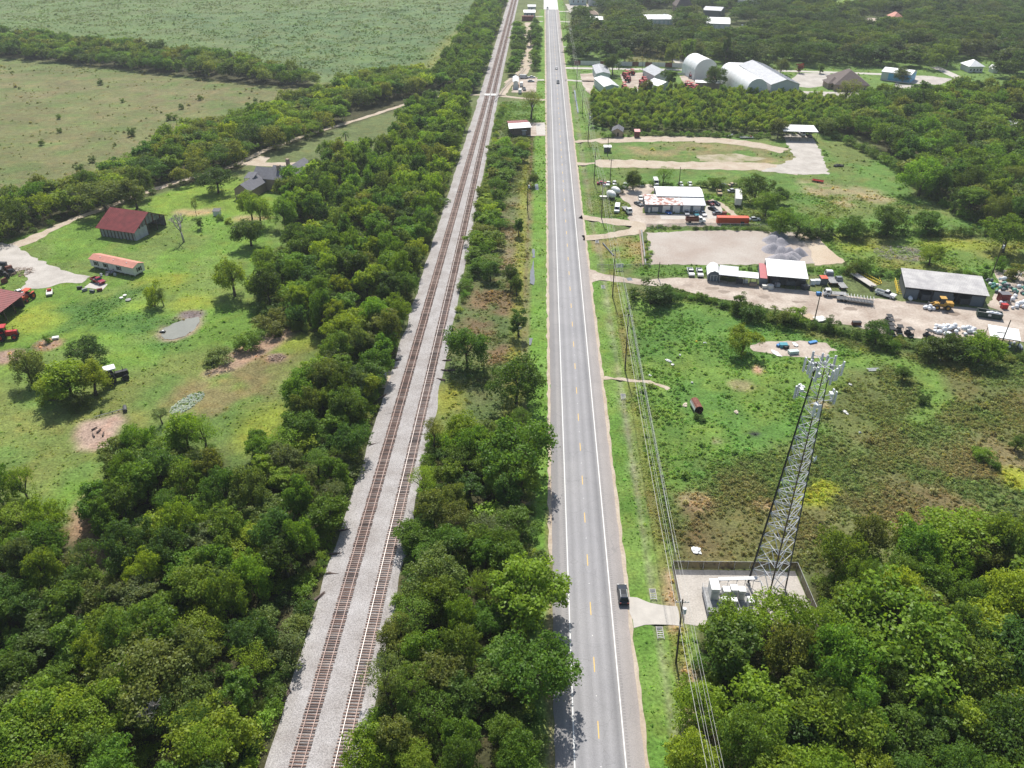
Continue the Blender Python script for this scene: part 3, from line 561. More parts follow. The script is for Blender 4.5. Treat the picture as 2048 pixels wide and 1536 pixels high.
# old sleepers dumped along the ballast
old = [(770, 708, .2), (792, 722, .1), (788, 738, -.1), (893, 722, .15), (890, 742, -.2), (780, 830, .3), (750, 890, .2), (690, 1062, .1), (672, 1110, .0), (665, 1150, -.2), (640, 1195, .9), (597, 1300, 1.5), (572, 1395, 1.2), (900, 742, .05), (976, 235, .2), (968, 250, .1), (880, 760, -.3), (765, 795, .8)]
ORDN = 'nearest second third fourth fifth sixth seventh eighth ninth tenth eleventh twelfth thirteenth farthest'.split()
proto = None
for i, (a, b, r) in enumerate(old):
    sd = a < 860-(b-700)*.28; k = sorted([q for q in old if (q[0] < 860-(q[1]-700)*.28) == sd], key=lambda q: -q[1]).index((a, b, r))
    lb = 'discarded dark sleepers on the %s edge of the ballast, %s from the camera' % ('left' if sd else 'right', ORDN[min(k, 13)])
    o = MB().box(0, 0, 0, 2.6, .24, .18).box(.2, .36, 0, 2.5, .24, .18).box(0, .15, .18, 2.4, .24, .16, .12).mesh('discarded_sleepers', MT['tie3']) if proto is None else proto
    proto = o; q = bpy.data.objects.new('discarded_sleepers', o); COL.objects.link(q); q.location = (*G(a, b), .02); q.rotation_euler = (0, 0, r)
    tag(q, lb, 'sleepers', 'old sleepers dumped along the railway')
# ---------------------------------------------------------------- vegetation
def leaf_mat(name, mode, transl=.46, gain=1.5):
    m = bpy.data.materials.new(name); m.use_nodes = True; n = m.node_tree.nodes; l = m.node_tree.links; n.remove(n['Principled BSDF'])
    if mode == 'object': src = n.new('ShaderNodeObjectInfo').outputs['Color']
    else:
        a = n.new('ShaderNodeAttribute'); a.attribute_type = 'INSTANCER'; a.attribute_name = 'tint'; src = a.outputs['Color']
    ge = n.new('ShaderNodeNewGeometry'); mr = n.new('ShaderNodeMapRange'); mr.inputs[3].default_value = .70*gain; mr.inputs[4].default_value = 1.30*gain; l.new(ge.outputs['Random Per Island'], mr.inputs[0])
    tc = n.new('ShaderNodeTexCoord'); nz = n.new('ShaderNodeTexNoise'); nz.inputs['Scale'].default_value = .7; nz.inputs['Detail'].default_value = 2; l.new(tc.outputs['Object'], nz.inputs['Vector'])
    hr = n.new('ShaderNodeMapRange'); hr.inputs[1].default_value = .35; hr.inputs[2].default_value = .68; l.new(nz.outputs[0], hr.inputs[0])
    mx = n.new('ShaderNodeMix'); mx.data_type = 'RGBA'; mx.inputs[6].default_value = (.92, .97, .95, 1); mx.inputs[7].default_value = (1.16, 1.10, .85, 1); l.new(hr.outputs[0], mx.inputs[0])
    v1 = n.new('ShaderNodeVectorMath'); v1.operation = 'MULTIPLY'; l.new(src, v1.inputs[0]); l.new(mx.outputs[2], v1.inputs[1])
    v2 = n.new('ShaderNodeVectorMath'); v2.operation = 'SCALE'; l.new(v1.outputs[0], v2.inputs[0]); l.new(mr.outputs[0], v2.inputs['Scale'])
    d = n.new('ShaderNodeBsdfDiffuse'); t = n.new('ShaderNodeBsdfTranslucent'); l.new(v2.outputs[0], d.inputs[0])
    v3 = n.new('ShaderNodeVectorMath'); v3.operation = 'MULTIPLY'; v3.inputs[1].default_value = (1.64, 1.5, .55); l.new(v2.outputs[0], v3.inputs[0]); l.new(v3.outputs[0], t.inputs[0])
    s = n.new('ShaderNodeMixShader'); s.inputs[0].default_value = transl; l.new(d.outputs[0], s.inputs[1]); l.new(t.outputs[0], s.inputs[2])
    g = n.new('ShaderNodeBsdfGlossy'); g.inputs['Roughness'].default_value = .45; g.inputs['Color'].default_value = (1, 1, 1, 1)
    s2 = n.new('ShaderNodeMixShader'); s2.inputs[0].default_value = .008; l.new(s.outputs[0], s2.inputs[1]); l.new(g.outputs[0], s2.inputs[2])
    l.new(s2.outputs[0], n['Material Output'].inputs['Surface']); return m
LEAF = leaf_mat('leaves', 'object'); LEAFI = leaf_mat('leaves_massed', 'instance'); WEEDM = leaf_mat('weed_leaves', 'instance', .42, 1.5)
MT['leaves'] = LEAF
def leaf_quads(pts, nrm, size, rs):
    """one small pointed leaf-clump face per point"""
    n = len(pts); r = rs.normal(size=(n, 3)); a = np.cross(nrm, r); a /= np.linalg.norm(a, axis=1)[:, None]+1e-9; b = np.cross(nrm, a)
    s = size*rs.uniform(.6, 1.35, n)[:, None]; e = rs.uniform(.45, .8, n)[:, None]
    k = nrm*s*rs.uniform(-.25, .25, n)[:, None]
    v = np.stack([pts-a*s*.5, pts-b*s*e*.5+k, pts+a*s*.5, pts+b*s*e*.5+k], 1).reshape(-1, 3)
    return v
def np_mesh(name, v, m):
    me = bpy.data.meshes.new(name); nv = len(v); nf = nv//4
    me.vertices.add(nv); me.vertices.foreach_set('co', v.astype(np.float32).ravel()); me.loops.add(nv); me.loops.foreach_set('vertex_index', np.arange(nv, dtype=np.int32))
    me.polygons.add(nf); me.polygons.foreach_set('loop_start', np.arange(0, nv, 4, dtype=np.int32)); me.polygons.foreach_set('loop_total', np.full(nf, 4, np.int32)); me.update(calc_edges=True)
    me.materials.append(m); return me
def make_crown(seed, kind, nleaf):
    """tree of nominal height 10; returns leaf vertices, lobe centres, trunk base height"""
    rs = np.random.RandomState(seed)
    K = dict(round=(20, .31, 4.8, 5.3, 4.3, .38), broad=(28, .26, 5.8, 5.5, 4.0, .38), tall=(18, .36, 3.4, 5.3, 4.6, .38), willow=(20, .30, 3.9, 5.6, 4.2, .30), oak=(26, .26, 6.0, 5.4, 4.2, .33), shrub=(13, .40, 4.4, 3.6, 5.6, .40), pine=(18, .30, 2.6, 5.6, 4.4, .28), sparse=(15, .26, 4.4, 6.0, 3.6, .24), column=(14, .44, 2.7, 5.2, 4.8, .30))[kind]
    nl, lr, R, cz, hz, ls = K
    cs = []; rr = []
    for i in range(nl):
        t = rs.uniform(0, 2*math.pi); u = rs.uniform(-.72, .95) if kind not in ('shrub', 'willow', 'column', 'oak') else rs.uniform(-.85, .95)
        q = math.sqrt(max(0, 1-u*u)); k = rs.uniform(.62, .95)
        if u < 0 and kind in ('willow', 'shrub', 'oak', 'column', 'round', 'broad'): q = max(q, .78)
        if kind == 'pine': q *= (1.25-.75*(u+1)/2)
        sx = 1+.25*math.sin(t*2+seed)
        cs.append((R*.78*q*k*math.cos(t)*sx, R*.78*q*k*math.sin(t)/sx, cz+hz*(.80 if u > 0 else 1.05)*u*k)); rr.append(R*lr*rs.uniform(.75, 1.35))
    cs.append((0, 0, cz)); rr.append(R*.62)
    cs = np.array(cs); rr = np.array(rr)
    # each lobe carries smaller leaf clusters on its outside, so light tops and dark gaps alternate
    sc_, sr_ = [], []
    for i in range(len(cs)):
        m = 9 if i < len(cs)-1 else 12
        for j in range(m):
            d = rs.normal(size=3); d /= np.linalg.norm(d); d[2] = abs(d[2]) if rs.rand() < .55 else d[2]
            sc_.append(cs[i]+d*rr[i]*rs.uniform(.55, .95)*np.array([1, 1, .85])); sr_.append(rr[i]*rs.uniform(.30, .50))
    sc_ = np.array(sc_); sr_ = np.array(sr_); w = sr_**2; w /= w.sum()
    ids = rs.choice(len(sc_), nleaf, p=w)
    d = rs.normal(size=(nleaf, 3)); d /= np.linalg.norm(d, axis=1)[:, None]
    d[:, 2] = np.where(rs.rand(nleaf) < .4, np.abs(d[:, 2]), d[:, 2])
    rad_ = sr_[ids]*rs.uniform(.65, 1.1, nleaf)
    rad_ *= np.where(rs.rand(nleaf) < .07, rs.uniform(1.1, 1.5, nleaf), 1)
    p = sc_[ids]+d*rad_[:, None]*np.array([1, 1, .8])
    if kind == 'willow': p[:, 2] -= np.abs(rs.normal(0, .7, nleaf))
    p[:, 2] = np.maximum(p[:, 2], .12 if kind == 'shrub' else .9)
    nr = d*.7+rs.normal(size=(nleaf, 3))*.55+np.array([0, 0, .45]); nr /= np.linalg.norm(nr, axis=1)[:, None]
    return leaf_quads(p, nr, ls if kind != 'shrub' else .42, rs), cs, rr, cz
def make_trunk(seed, cs, rr, cz, kind):
    r = random.Random(seed); mb = MB()
    if kind == 'shrub':
        for i in range(5): c = cs[i]; mb.tube((r.uniform(-.3, .3), r.uniform(-.3, .3), -.1), tuple(c), .14, 5, .04)
        return mb
    h = cz*.55; lean = (r.uniform(-.4, .4), r.uniform(-.4, .4))
    mb.tube((0, 0, -.15), (lean[0]*.4, lean[1]*.4, h*.5), .34, 8, .25); mb.tube((lean[0]*.4, lean[1]*.4, h*.5), (*lean, h), .25, 8, .2)
    for c in sorted(list(map(tuple, cs[:-1])), key=lambda c: -c[2])[:9]:
        mid = ((c[0]+lean[0])*.45, (c[1]+lean[1])*.45, h+(c[2]-h)*.45+.3)
        mb.tube((*lean, h), mid, .15, 5, .1); mb.tube(mid, tuple(c), .1, 5, .03)
    return mb
KIT = {}; kitcol = bpy.data.collections.new('plant_kit'); kitlist = []
for kind, seeds, nleaf in (('round', 4, 6500), ('broad', 4, 8000), ('tall', 3, 5500), ('willow', 2, 7000), ('oak', 2, 9500), ('shrub', 3, 4200), ('pine', 2, 5000), ('sparse', 2, 3200), ('column', 2, 4500)):
    KIT[kind] = []
    for s in range(seeds):
        sd = hash((kind, s)) & 0xff if False else sum(map(ord, kind))*7+s*31
        v, cs, rr, cz = make_crown(sd, kind, nleaf)
        KIT[kind].append((np_mesh('crown', v, LEAF), make_trunk(sd, cs, rr, cz, kind).mesh('trunk', MT['bark'], True)))
LOD = {}
for kind in ('round', 'broad', 'tall', 'willow', 'oak', 'shrub', 'pine'):           # plainer crowns for the massed far trees
    for s in range(2):
        v, cs, rr, cz = make_crown(900+sum(map(ord, kind))+s*13, kind, 2600 if kind != 'shrub' else 1100)
        me2 = np_mesh('kit', np.concatenate([leaf_quads_scaled for leaf_quads_scaled in [v]]), LEAFI)
        # enlarge leaves about their centres so that the thinner crown stays closed
        co = np.empty(len(me2.vertices)*3, np.float32); me2.vertices.foreach_get('co', co); q = co.reshape(-1, 4, 3); c = q.mean(1, keepdims=True); q = c+(q-c)*1.5; me2.vertices.foreach_set('co', q.ravel())
        o = bpy.data.objects.new('plant_kit_%02d' % len(kitlist), me2); kitcol.objects.link(o); LOD.setdefault(kind, []).append(len(kitlist)); kitlist.append(o)
PAL = dict(green=(.070, .127, .019), mid=(.078, .126, .022), yellow=(.125, .178, .022), lime=(.098, .165, .020), dark=(.042, .074, .018), olive=(.086, .112, .030), grey=(.066, .092, .036), deep=(.052, .096, .020), brown=(.11, .085, .035), red=(.13, .02, .02))
WORD = dict(green='mid-green', mid='green', yellow='yellow-green', lime='bright green', dark='dark green', olive='olive green', grey='grey-green', deep='deep green', brown='brownish', red='dark red')
NTREE = [0]
def plant(x, y, h, wd, kind, colr, label, group=None, cat='tree', name=None, z=0, seed=None, rnd=random):
    """one tree: crown and trunk under an Empty at its foot; h height, wd crown width in metres"""
    kits = KIT[kind]; k = kits[(seed if seed is not None else rnd.randrange(99)) % len(kits)]
    NW = dict(round=8.4, broad=10.0, tall=6.4, willow=7.4, oak=10.6, shrub=8.6, pine=5.4, sparse=8, column=5.2)[kind]
    NH = dict(shrub=8.4, oak=9.6).get(kind, 9.7)
    t = thing(name or dict(shrub='shrub', oak='live_oak', willow='willow_tree', pine='pine_tree').get(kind, 'tree'), label, cat, (x, y, z), rnd.uniform(0, 6.28), group)
    t.scale = (wd/NW, wd/NW, h/NH)
    tr = bpy.data.objects.new('trunk', k[1]); COL.objects.link(tr); tr.parent = t
    cr = bpy.data.objects.new('crown', k[0]); COL.objects.link(cr); cr.parent = t
    c = PAL[colr] if isinstance(colr, str) else colr; j = rnd.uniform(.85, 1.18); hh = rnd.uniform(-.10, .12)
    cr.color = (c[0]*j*(1+hh), c[1]*j, c[2]*j*(1-hh), 1); NTREE[0] += 1
    return t
# trees one can point at: base pixel, height, crown width, kind, colour, label
NAMED = [
    (437, 386, 11, 17, 'oak', 'dark', 'wide dark evergreen oak on the lawn left of the grey-roofed farmhouse'),
    (503, 492, 11, 13, 'round', 'deep', 'dark round tree alone on the meadow casting a wide shadow'),
    (522, 452, 14, 11, 'willow', 'yellow', 'tall yellow-green tree just below the farmhouse gable'),
    (505, 440, 13, 9, 'round', 'yellow', 'yellow-green tree hiding the tan gable of the farmhouse'),
    (572, 455, 13, 11, 'willow', 'lime', 'bright yellow-green tree right of the farmhouse meadow'),
    (470, 592, 14, 12, 'willow', 'yellow', 'isolated yellow willow above the meadow hedge right of the pond'),
    (312, 612, 8, 6.5, 'shrub', 'yellow', 'yellow-green bushy tree between mobile home and pond'),
    (328, 612, 7, 4, 'sparse', 'grey', 'thin half-bare tree beside the bush above the pond'),
    (215, 425, 13, 20, 'broad', 'olive', 'broad olive tree behind the red-roofed barn'),
    (275, 418, 14, 11, 'tall', 'olive', 'olive tree at the right end of the red-roofed barn lane'),
    (402, 458, 5, 3.4, 'column', 'deep', 'small dense tree beside the dead forked tree'),
    (393, 432, 8, 3, 'sparse', 'grey', 'spindly tree on bare soil behind the dead forked tree'),
    (440, 440, 2.2, 3.5, 'shrub', 'green', 'bush against the little white shed'), (458, 447, 2.2, 3.6, 'shrub', 'yellow', 'yellowish bush right of the little white shed'),
    (66, 768, 11, 10, 'willow', 'olive', 'pale drooping willow at the left edge above its dark shadow'),
    (180, 728, 8, 11, 'oak', 'dark', 'dark bush-like tree behind the tractor clump on the meadow'),
    (145, 798, 12, 13, 'round', 'lime', 'bright green tree in the clump hiding the black tractor'),
    (112, 800, 8, 9, 'shrub', 'yellow', 'yellowish bush at the left foot of the tractor clump'),
    (192, 790, 11, 10, 'willow', 'yellow', 'yellow-green tree in the clump nearest the black tractor'),
    (165, 812, 5, 8, 'shrub', 'olive', 'low olive bush at the front of the tractor clump'),
    (325, 848, 5, 5, 'sparse', 'grey', 'thin grey sapling left of the white flowering patch'),
    (440, 725, 4, 9, 'shrub', 'olive', 'left end bush of the short hedge on the meadow'), (500, 695, 5, 9, 'shrub', 'green', 'middle bush of the short hedge on the meadow'),
    (545, 662, 6, 11, 'shrub', 'olive', 'largest bush of the short hedge, next to the wood'), (96, 685, 2.6, 2.6, 'shrub', 'green', 'young bush on a bare round bed near the red tractor'),
    (935, 735, 12.5, 12, 'broad', 'deep', 'dense deep-green tree beside the right track, dark and full'),
    (1022, 574, 10, 5.4, 'column', 'dark', 'taller of the paired columnar trees by the ditch water'), (1034, 592, 9, 4.2, 'column', 'deep', 'shorter of the paired columnar trees by the ditch water'),
    (1037, 672, 10, 5.6, 'column', 'deep', 'columnar tree left of the road beside the pale sign'), (981, 562, 7, 6.4, 'round', 'deep', 'round young tree between railway and ditch water'),
    (966, 517, 6, 5.6, 'shrub', 'green', 'bushy young tree hugging the ballast left of the ditch water'), (1037, 472, 8, 4.4, 'tall', 'deep', 'slim tree on the strip below the lone utility pole'),
    (1068, 372, 6, 5, 'round', 'olive', 'small tree behind the lone utility pole'),
    (1032, 806, 13, 14, 'broad', 'deep', 'broad deep-green tree overhanging the left road verge, farthest of three'),
    (1035, 960, 15, 17, 'broad', 'green', 'large tree whose crown reaches out to the road shoulder'),
    (985, 905, 9, 9, 'round', 'olive', 'olive tree tucked behind the large tree on the road shoulder'), (905, 905, 7, 7, 'shrub', 'lime', 'bright low tree beside the ballast below the cabinet'),
    (1050, 1235, 13, 14, 'round', 'lime', 'dense bright green tree beside the road opposite the black car'),
    (1072, 1390, 12, 13, 'broad', 'green', 'tree with branches overhanging the left edge line of the road'),
    (870, 1190, 10, 11, 'broad', 'olive', 'pale olive dome-shaped tree beside the right track with bare twigs'),
    (985, 1090, 7, 10, 'sparse', 'grey', 'half-bare greyish tree in the middle of the roadside wood'),
    (1062, 238, 17, 15, 'sparse', 'olive', 'tall airy tree behind the small red-and-white-roofed shop'),
    (1483, 708, 9.5, 9.5, 'willow', 'yellow', 'feathery yellow-green cypress left of the scrap clearing'),
    (1302, 608, 7.5, 13, 'shrub', 'dark', 'wide dark bush at the entrance of the recycling yard'), (1338, 606, 6, 8, 'shrub', 'deep', 'green bush at the right of the wide dark entrance bush'),
    (1270, 598, 3.6, 4, 'shrub', 'dark', 'small dark bush left of the entrance bush'),
    (1478, 628, 7, 6, 'shrub', 'dark', 'upright dark bush at the yard edge opposite the red container'), (1510, 640, 5.6, 9, 'shrub', 'deep', 'rounded bush at the yard edge opposite the white-roofed shelter'),
    (1560, 648, 5.5, 8, 'shrub', 'olive', 'olive bush by the thin post on the yard edge'), (1590, 648, 5.6, 7, 'shrub', 'lime', 'bright bush beside the pallet near the yard pole'),
    (1660, 664, 5, 5.4, 'shrub', 'dark', 'small conical dark bush near the yard pole'), (1750, 686, 7.5, 8.5, 'oak', 'deep', 'round dense tree beside the parked golf carts'),
    (1785, 702, 4, 6, 'shrub', 'green', 'low bush below the parked golf carts'), (1858, 716, 6, 8, 'shrub', 'olive', 'pale bush on the fence line right of the golf carts'),
    (1880, 712, 8, 10, 'round', 'dark', 'dark tree in front of the heap of white bags'), (1955, 724, 8.5, 11, 'broad', 'lime', 'bright-topped tree left of the open white-roofed shelter'),
    (1920, 722, 6, 10, 'shrub', 'dark', 'dark bush between the two trees by the white bags'), (1803, 762, 4.2, 4.6, 'round', 'deep', 'small round tree alone at the end of the mown loop'),
    (1845, 806, 3, 3.6, 'shrub', 'dark', 'little dark shrub below the small round tree'), (2028, 900, 5, 3.6, 'column', 'deep', 'dark upright shrub at the right edge of the weedy field'),
    (1965, 915, 3, 5.5, 'shrub', 'lime', 'bright low shrub in the weedy field near the right edge'), (1985, 935, 2.4, 3.4, 'shrub', 'green', 'tiny green shrub in the weedy field near the right edge'),
    (1893, 1120, 11.5, 17, 'broad', 'lime', 'umbrella-shaped bright green tree at the edge of the weedy field'),
    (1858, 530, 8, 9, 'willow', 'yellow', 'yellow-green bushy tree behind the long grey-roofed shed'), (1722, 548, 6, 7, 'shrub', 'deep', 'bushy tree behind the yellow frames'),
    (1700, 552, 5, 5, 'shrub', 'olive', 'smaller bush left of the bushy tree behind the yellow frames'), (1995, 540, 5, 5, 'shrub', 'green', 'bush at the foot of the transformer pole'), (2030, 560, 6, 8, 'shrub', 'olive', 'bushes right of the transformer pole'),
    (1266, 380, 9, 8, 'round', 'dark', 'dark tree behind the parked white pickups'), (1238, 385, 4, 5, 'shrub', 'dark', 'dark bush behind the first parked white cars'),
    (1326, 372, 9, 9, 'sparse', 'lime', 'bright tree behind the garage'), (1430, 376, 5, 8, 'shrub', 'green', 'low bright bush behind the garage, right of the service pole'),
    (1478, 390, 8, 8, 'sparse', 'green', 'light green tree beyond the white trailer'), (1508, 402, 11, 12, 'broad', 'deep', 'large tree just beyond the white trailer'),
    (1530, 432, 10, 11, 'broad', 'green', 'large tree right of the white trailer'), (1556, 408, 8, 8, 'round', 'deep', 'rounded tree at the back of the clump by the white trailer'),
    (1560, 468, 10, 11, 'round', 'lime', 'tree standing above the end of the gravel lot'), (1592, 474, 10, 12, 'sparse', 'green', 'wispy tree right of the orange container'),
    (1640, 470, 8, 9, 'sparse', 'lime', 'wispy bright tree behind the sand lot'), (1622, 478, 5, 7, 'shrub', 'dark', 'dark bush at the back edge of the sand lot'),
    (1700, 474, 8, 10, 'round', 'green', 'tree in the hedge behind the yellow meadow'), (1772, 470, 11, 14, 'broad', 'deep', 'large tree in the hedge behind the yellow meadow'),
    (1850, 466, 9, 12, 'round', 'green', 'rounded tree at the right of the hedge behind the meadow'), (1555, 276, 11, 10, 'round', 'olive', 'olive tree left of the open-sided carport'),
    (1836, 392, 16, 20, 'oak', 'lime', 'huge bright willow-like tree below the right-hand wood'), (2005, 505, 13, 16, 'broad', 'green', 'large tree at the right edge above the transformer pole'),
    (1225, 150, 16, 13, 'round', 'dark', 'dark round tree beside the pale storage sheds'), (1335, 178, 14, 10, 'tall', 'deep', 'tall tree before the tractor yard'), (1430, 176, 14, 16, 'oak', 'dark', 'dark spreading tree between the two white tents'),
    (1290, 196, 12, 9, 'tall', 'olive', 'slim tree left of the grey gabled shed'), (1560, 150, 11, 12, 'oak', 'grey', 'grey-green rounded tree behind the grey warehouse'),
    (1598, 146, 7, 6, 'column', 'red', 'dark red ornamental tree by the church parking'), (1640, 147, 7, 6, 'column', 'deep', 'small round tree by the church parking'),
    (1800, 164, 9, 11, 'round', 'grey', 'tree in front of the blue-walled hall'), (1690, 214, 17, 17, 'sparse', 'olive', 'tall airy tree in front of the brown-roofed church'), (1892, 132, 15, 12, 'sparse', 'yellow', 'yellowing tree at the bend of the pale town road'),
    (1770, 1335, 15, 20, 'broad', 'lime', 'huge broad green tree, largest in the bottom right wood'), (1650, 1490, 12, 13, 'broad', 'yellow', 'yellow-green tree left of the largest tree in the bottom right wood'),
    (1490, 1470, 12, 13, 'round', 'lime', 'rounded bright tree beside the wires in the bottom right wood'), (1452, 1302, 10, 10, 'broad', 'lime', 'tree just in front of the equipment platform'), (1560, 1285, 10, 11, 'broad', 'lime', 'bright tree in front of the tower foot'),
    (310, 1405, 12, 17, 'oak', 'olive', 'broad olive dome tree, largest in the bottom left wood'), (85, 1510, 11, 13, 'broad', 'lime', 'bright green tree at the very bottom left corner'), (430, 1510, 10, 12, 'broad', 'yellow', 'yellow-green tree near the ballast at the bottom edge'), (1930, 1400, 12, 13, 'broad', 'mid', 'broad green tree near the right edge of the bottom right wood'),
    (692, 228, 9, 7, 'tall', 'green', 'slim tree at the clearing beside the farm lane'), (1250, 130, 14, 14, 'round', 'dark', 'dark tree before the long pale fence'), (1062, 92, 14, 9, 'column', 'deep', 'dark slim trees left of the distant road'),
    (1450, 128, 24, 9, 'pine', 'dark', 'tall dark pine behind the first white tent'), (1372, 132, 22, 12, 'tall', 'green', 'tall tree at the end of the pale fence'), (1344, 134, 19, 13, 'round', 'olive', 'olive tree at the end of the pale fence')]
rng = random.Random(21)
for (a, b, h, wd, kind, c, lb) in NAMED:
    x, y = G(a, b); plant(x, y, h, wd, kind, c, lb, 'trees and bushes set apart on the land', 'bush' if kind == 'shrub' else 'tree', rnd=rng)
# woodland: scatter inside each outline; the 300 that show largest stand as trees of their own, the rest is one mass
def inside(p, poly):
    x, y = p; c = False
    for (x0, y0), (x1, y1) in zip(poly, poly[1:]+poly[:1]):
        if (y0 > y) != (y1 > y) and x < (x1-x0)*(y-y0)/(y1-y0)+x0: c = not c
    return c
NAMEDP = [G(a, b) for a, b, *_ in NAMED]
def scatter(poly, sp, rnd, avoid=(), near_named=.5):
    xs_ = [p[0] for p in poly]; ys_ = [p[1] for p in poly]; cell = {}; out = []
    area = (max(xs_)-min(xs_))*(max(ys_)-min(ys_)); n = int(area/sp/sp*3.2)
    for _ in range(n):
        p = (rnd.uniform(min(xs_), max(xs_)), rnd.uniform(min(ys_), max(ys_)))
        if not inside(p, poly) or any(inside(p, q) for q in avoid): continue
        k = (int(p[0]//sp), int(p[1]//sp))
        if any((p[0]-q[0])**2+(p[1]-q[1])**2 < sp*sp for i in (-1, 0, 1) for j in (-1, 0, 1) for q in cell.get((k[0]+i, k[1]+j), ())): continue
        if any((p[0]-q[0])**2+(p[1]-q[1])**2 < (sp*near_named)**2 for q in NAMEDP): continue
        cell.setdefault(k, []).append(p); out.append(p)
    return out
def corridor(p):
    x, y = p
    return -40.9 < x < -24.0 or 1.5 < x < 19.5
PLACES = dict(K='on the strip below the roadside shop', K2='between spur and railway', K3='left of the distant road', K4='on the strip by the ditch', A='in the bottom left wood', B='in the tree belt left of the railway', B2='beside the railway beyond the level crossing', C='in the tree row along the farm lane', D='in the long hedgerow across the far field',
    E='in the wood between railway and road', F='in the bottom right wood', H='in the wood at the right edge', J='in the wooded town behind the white tents')
# houses, yards and lanes stay open
CLEAR = [[(25.5, 90.5), (53.5, 90.5), (53.5, 113), (25.5, 113)]]+[GS(p) for p in ([(465, 400), (480, 318), (545, 300), (650, 318), (640, 350), (560, 400)], [(640, 300), (690, 225), (830, 192), (838, 205), (740, 240), (705, 285)], [(1265, 20), (1355, 15), (1360, 78), (1290, 78)], [(1390, 20), (1475, 25), (1475, 82), (1395, 82)],
    [(1475, 48), (1530, 50), (1530, 78), (1475, 78)], [(1640, -30), (1760, -30), (1720, 20), (1660, 40)], [(1120, -10), (1200, -10), (1200, 30), (1120, 30)], [(1165, 22), (1222, 25), (1222, 66), (1160, 66)], [(1715, 30), (1810, 30), (1815, 64), (1715, 64)], [(1465, -20), (1530, -20), (1530, 28), (1465, 28)], [(1345, 8), (1395, 8), (1395, 45), (1345, 45)], [(1215, 0), (1270, 0), (1270, 22), (1215, 22)], [(1880, 120), (2000, 120), (2000, 165), (1880, 158)], [(1995, 238), (2070, 238), (2070, 280), (1995, 280)], [(1925, 325), (1975, 325), (1975, 345), (1925, 345)])]
LANE = band(GS([(-40, 505), (90, 465), (200, 420), (300, 382), (400, 350), (470, 330), (540, 296), (620, 268), (720, 238), (850, 196), (945, 190)]), 6.5)
FILL = []
rng = random.Random(33)
for k, sp, (h0, h1), kinds, cols in (
    ('A', 4.7, (6.5, 11.5), 'round broad broad tall round shrub sparse', 'green green lime mid mid deep olive yellow dark grey'),
    ('B', 4.9, (7, 12.5), 'round broad tall tall round shrub', 'green green mid lime deep deep dark olive yellow'),
    ('B2', 6.0, (8, 13), 'round broad tall tall', 'deep mid green dark'),
    ('C', 6.2, (7, 12), 'round broad oak round tall', 'mid olive deep green olive yellow dark'),
    ('D', 6.5, (7, 12), 'round broad tall', 'mid deep olive dark'),
    ('E', 4.3, (6, 10.5), 'round broad tall round shrub sparse', 'green lime green olive mid mid deep yellow'),
    ('F', 5.6, (8, 13), 'round broad broad tall oak', 'green lime mid deep olive mid yellow dark'),
    ('K', 4.4, (4, 7.5), 'round shrub shrub tall broad', 'green olive mid lime deep yellow'), ('K2', 5.0, (4.5, 8), 'round tall shrub', 'deep mid green dark'), ('K3', 5.0, (4.5, 8), 'round tall shrub', 'deep mid green dark'), ('K4', 4.5, (4, 7), 'shrub round', 'green lime olive'),
    ('H', 6.5, (8, 14), 'round broad oak tall', 'mid olive deep dark green'),
    ('J', 9.5, (9, 15), 'round oak broad oak tall round', 'dark deep dark grey deep mid')):
    poly = GS(WOODS[k], 0 if k in 'EF' else 2)
    for p in scatter(poly, sp, rng, CLEAR+([LANE] if k in 'BC' else [])):
        if corridor(p): continue
        kd = rng.choice(kinds.split()); h = rng.uniform(h0, h1)*(.55 if kd == 'shrub' else 1.12); w = sp*rng.uniform(1.3, 2.1)*(.9 if kd == 'tall' else 1)
        if p[0] > 1.5-w*.42 and p[0] < 4 : continue
        q = project(p[0], p[1], h*.7)
        if not (-120 < q[0] < 2170 and -60 < q[1] < 1700): continue
        FILL.append((h*w/q[2]**2, p, h, w, kd, rng.choice(cols.split()), k))
# edge bushes along the ballast and the verge
for (x, y0, y1, st) in ((-40.2, 62, 480, 2.6), (-24.3, 62, 150, 2.8), (-24.0, 210, 480, 4.5), (1.2, 62, 112, 5)):
    y = y0
    while y < y1:
        hb = rng.uniform(1.6, 4); wb = hb*rng.uniform(1.1, 1.6); q = project(x, y, 1)
        if abs(y-191) > 10 or x > -30: FILL.append((hb*wb/q[2]**2*.8, (x-(wb*.3 if x < -30 or x > 0 else -wb*.3)+rng.uniform(-1, .5), y), hb, wb, 'shrub', rng.choice(['green', 'lime', 'mid', 'olive', 'yellow', 'deep']), 'A' if x < -30 and y < 150 else 'B' if x < -30 else 'E'))
        y += st*rng.uniform(.7, 1.4)
def jcol(c, rnd): j = rnd.uniform(.95, 1.4); h = rnd.uniform(-.12, .12); return (c[0]*j*(1+h), c[1]*j, c[2]*j*(1-h))
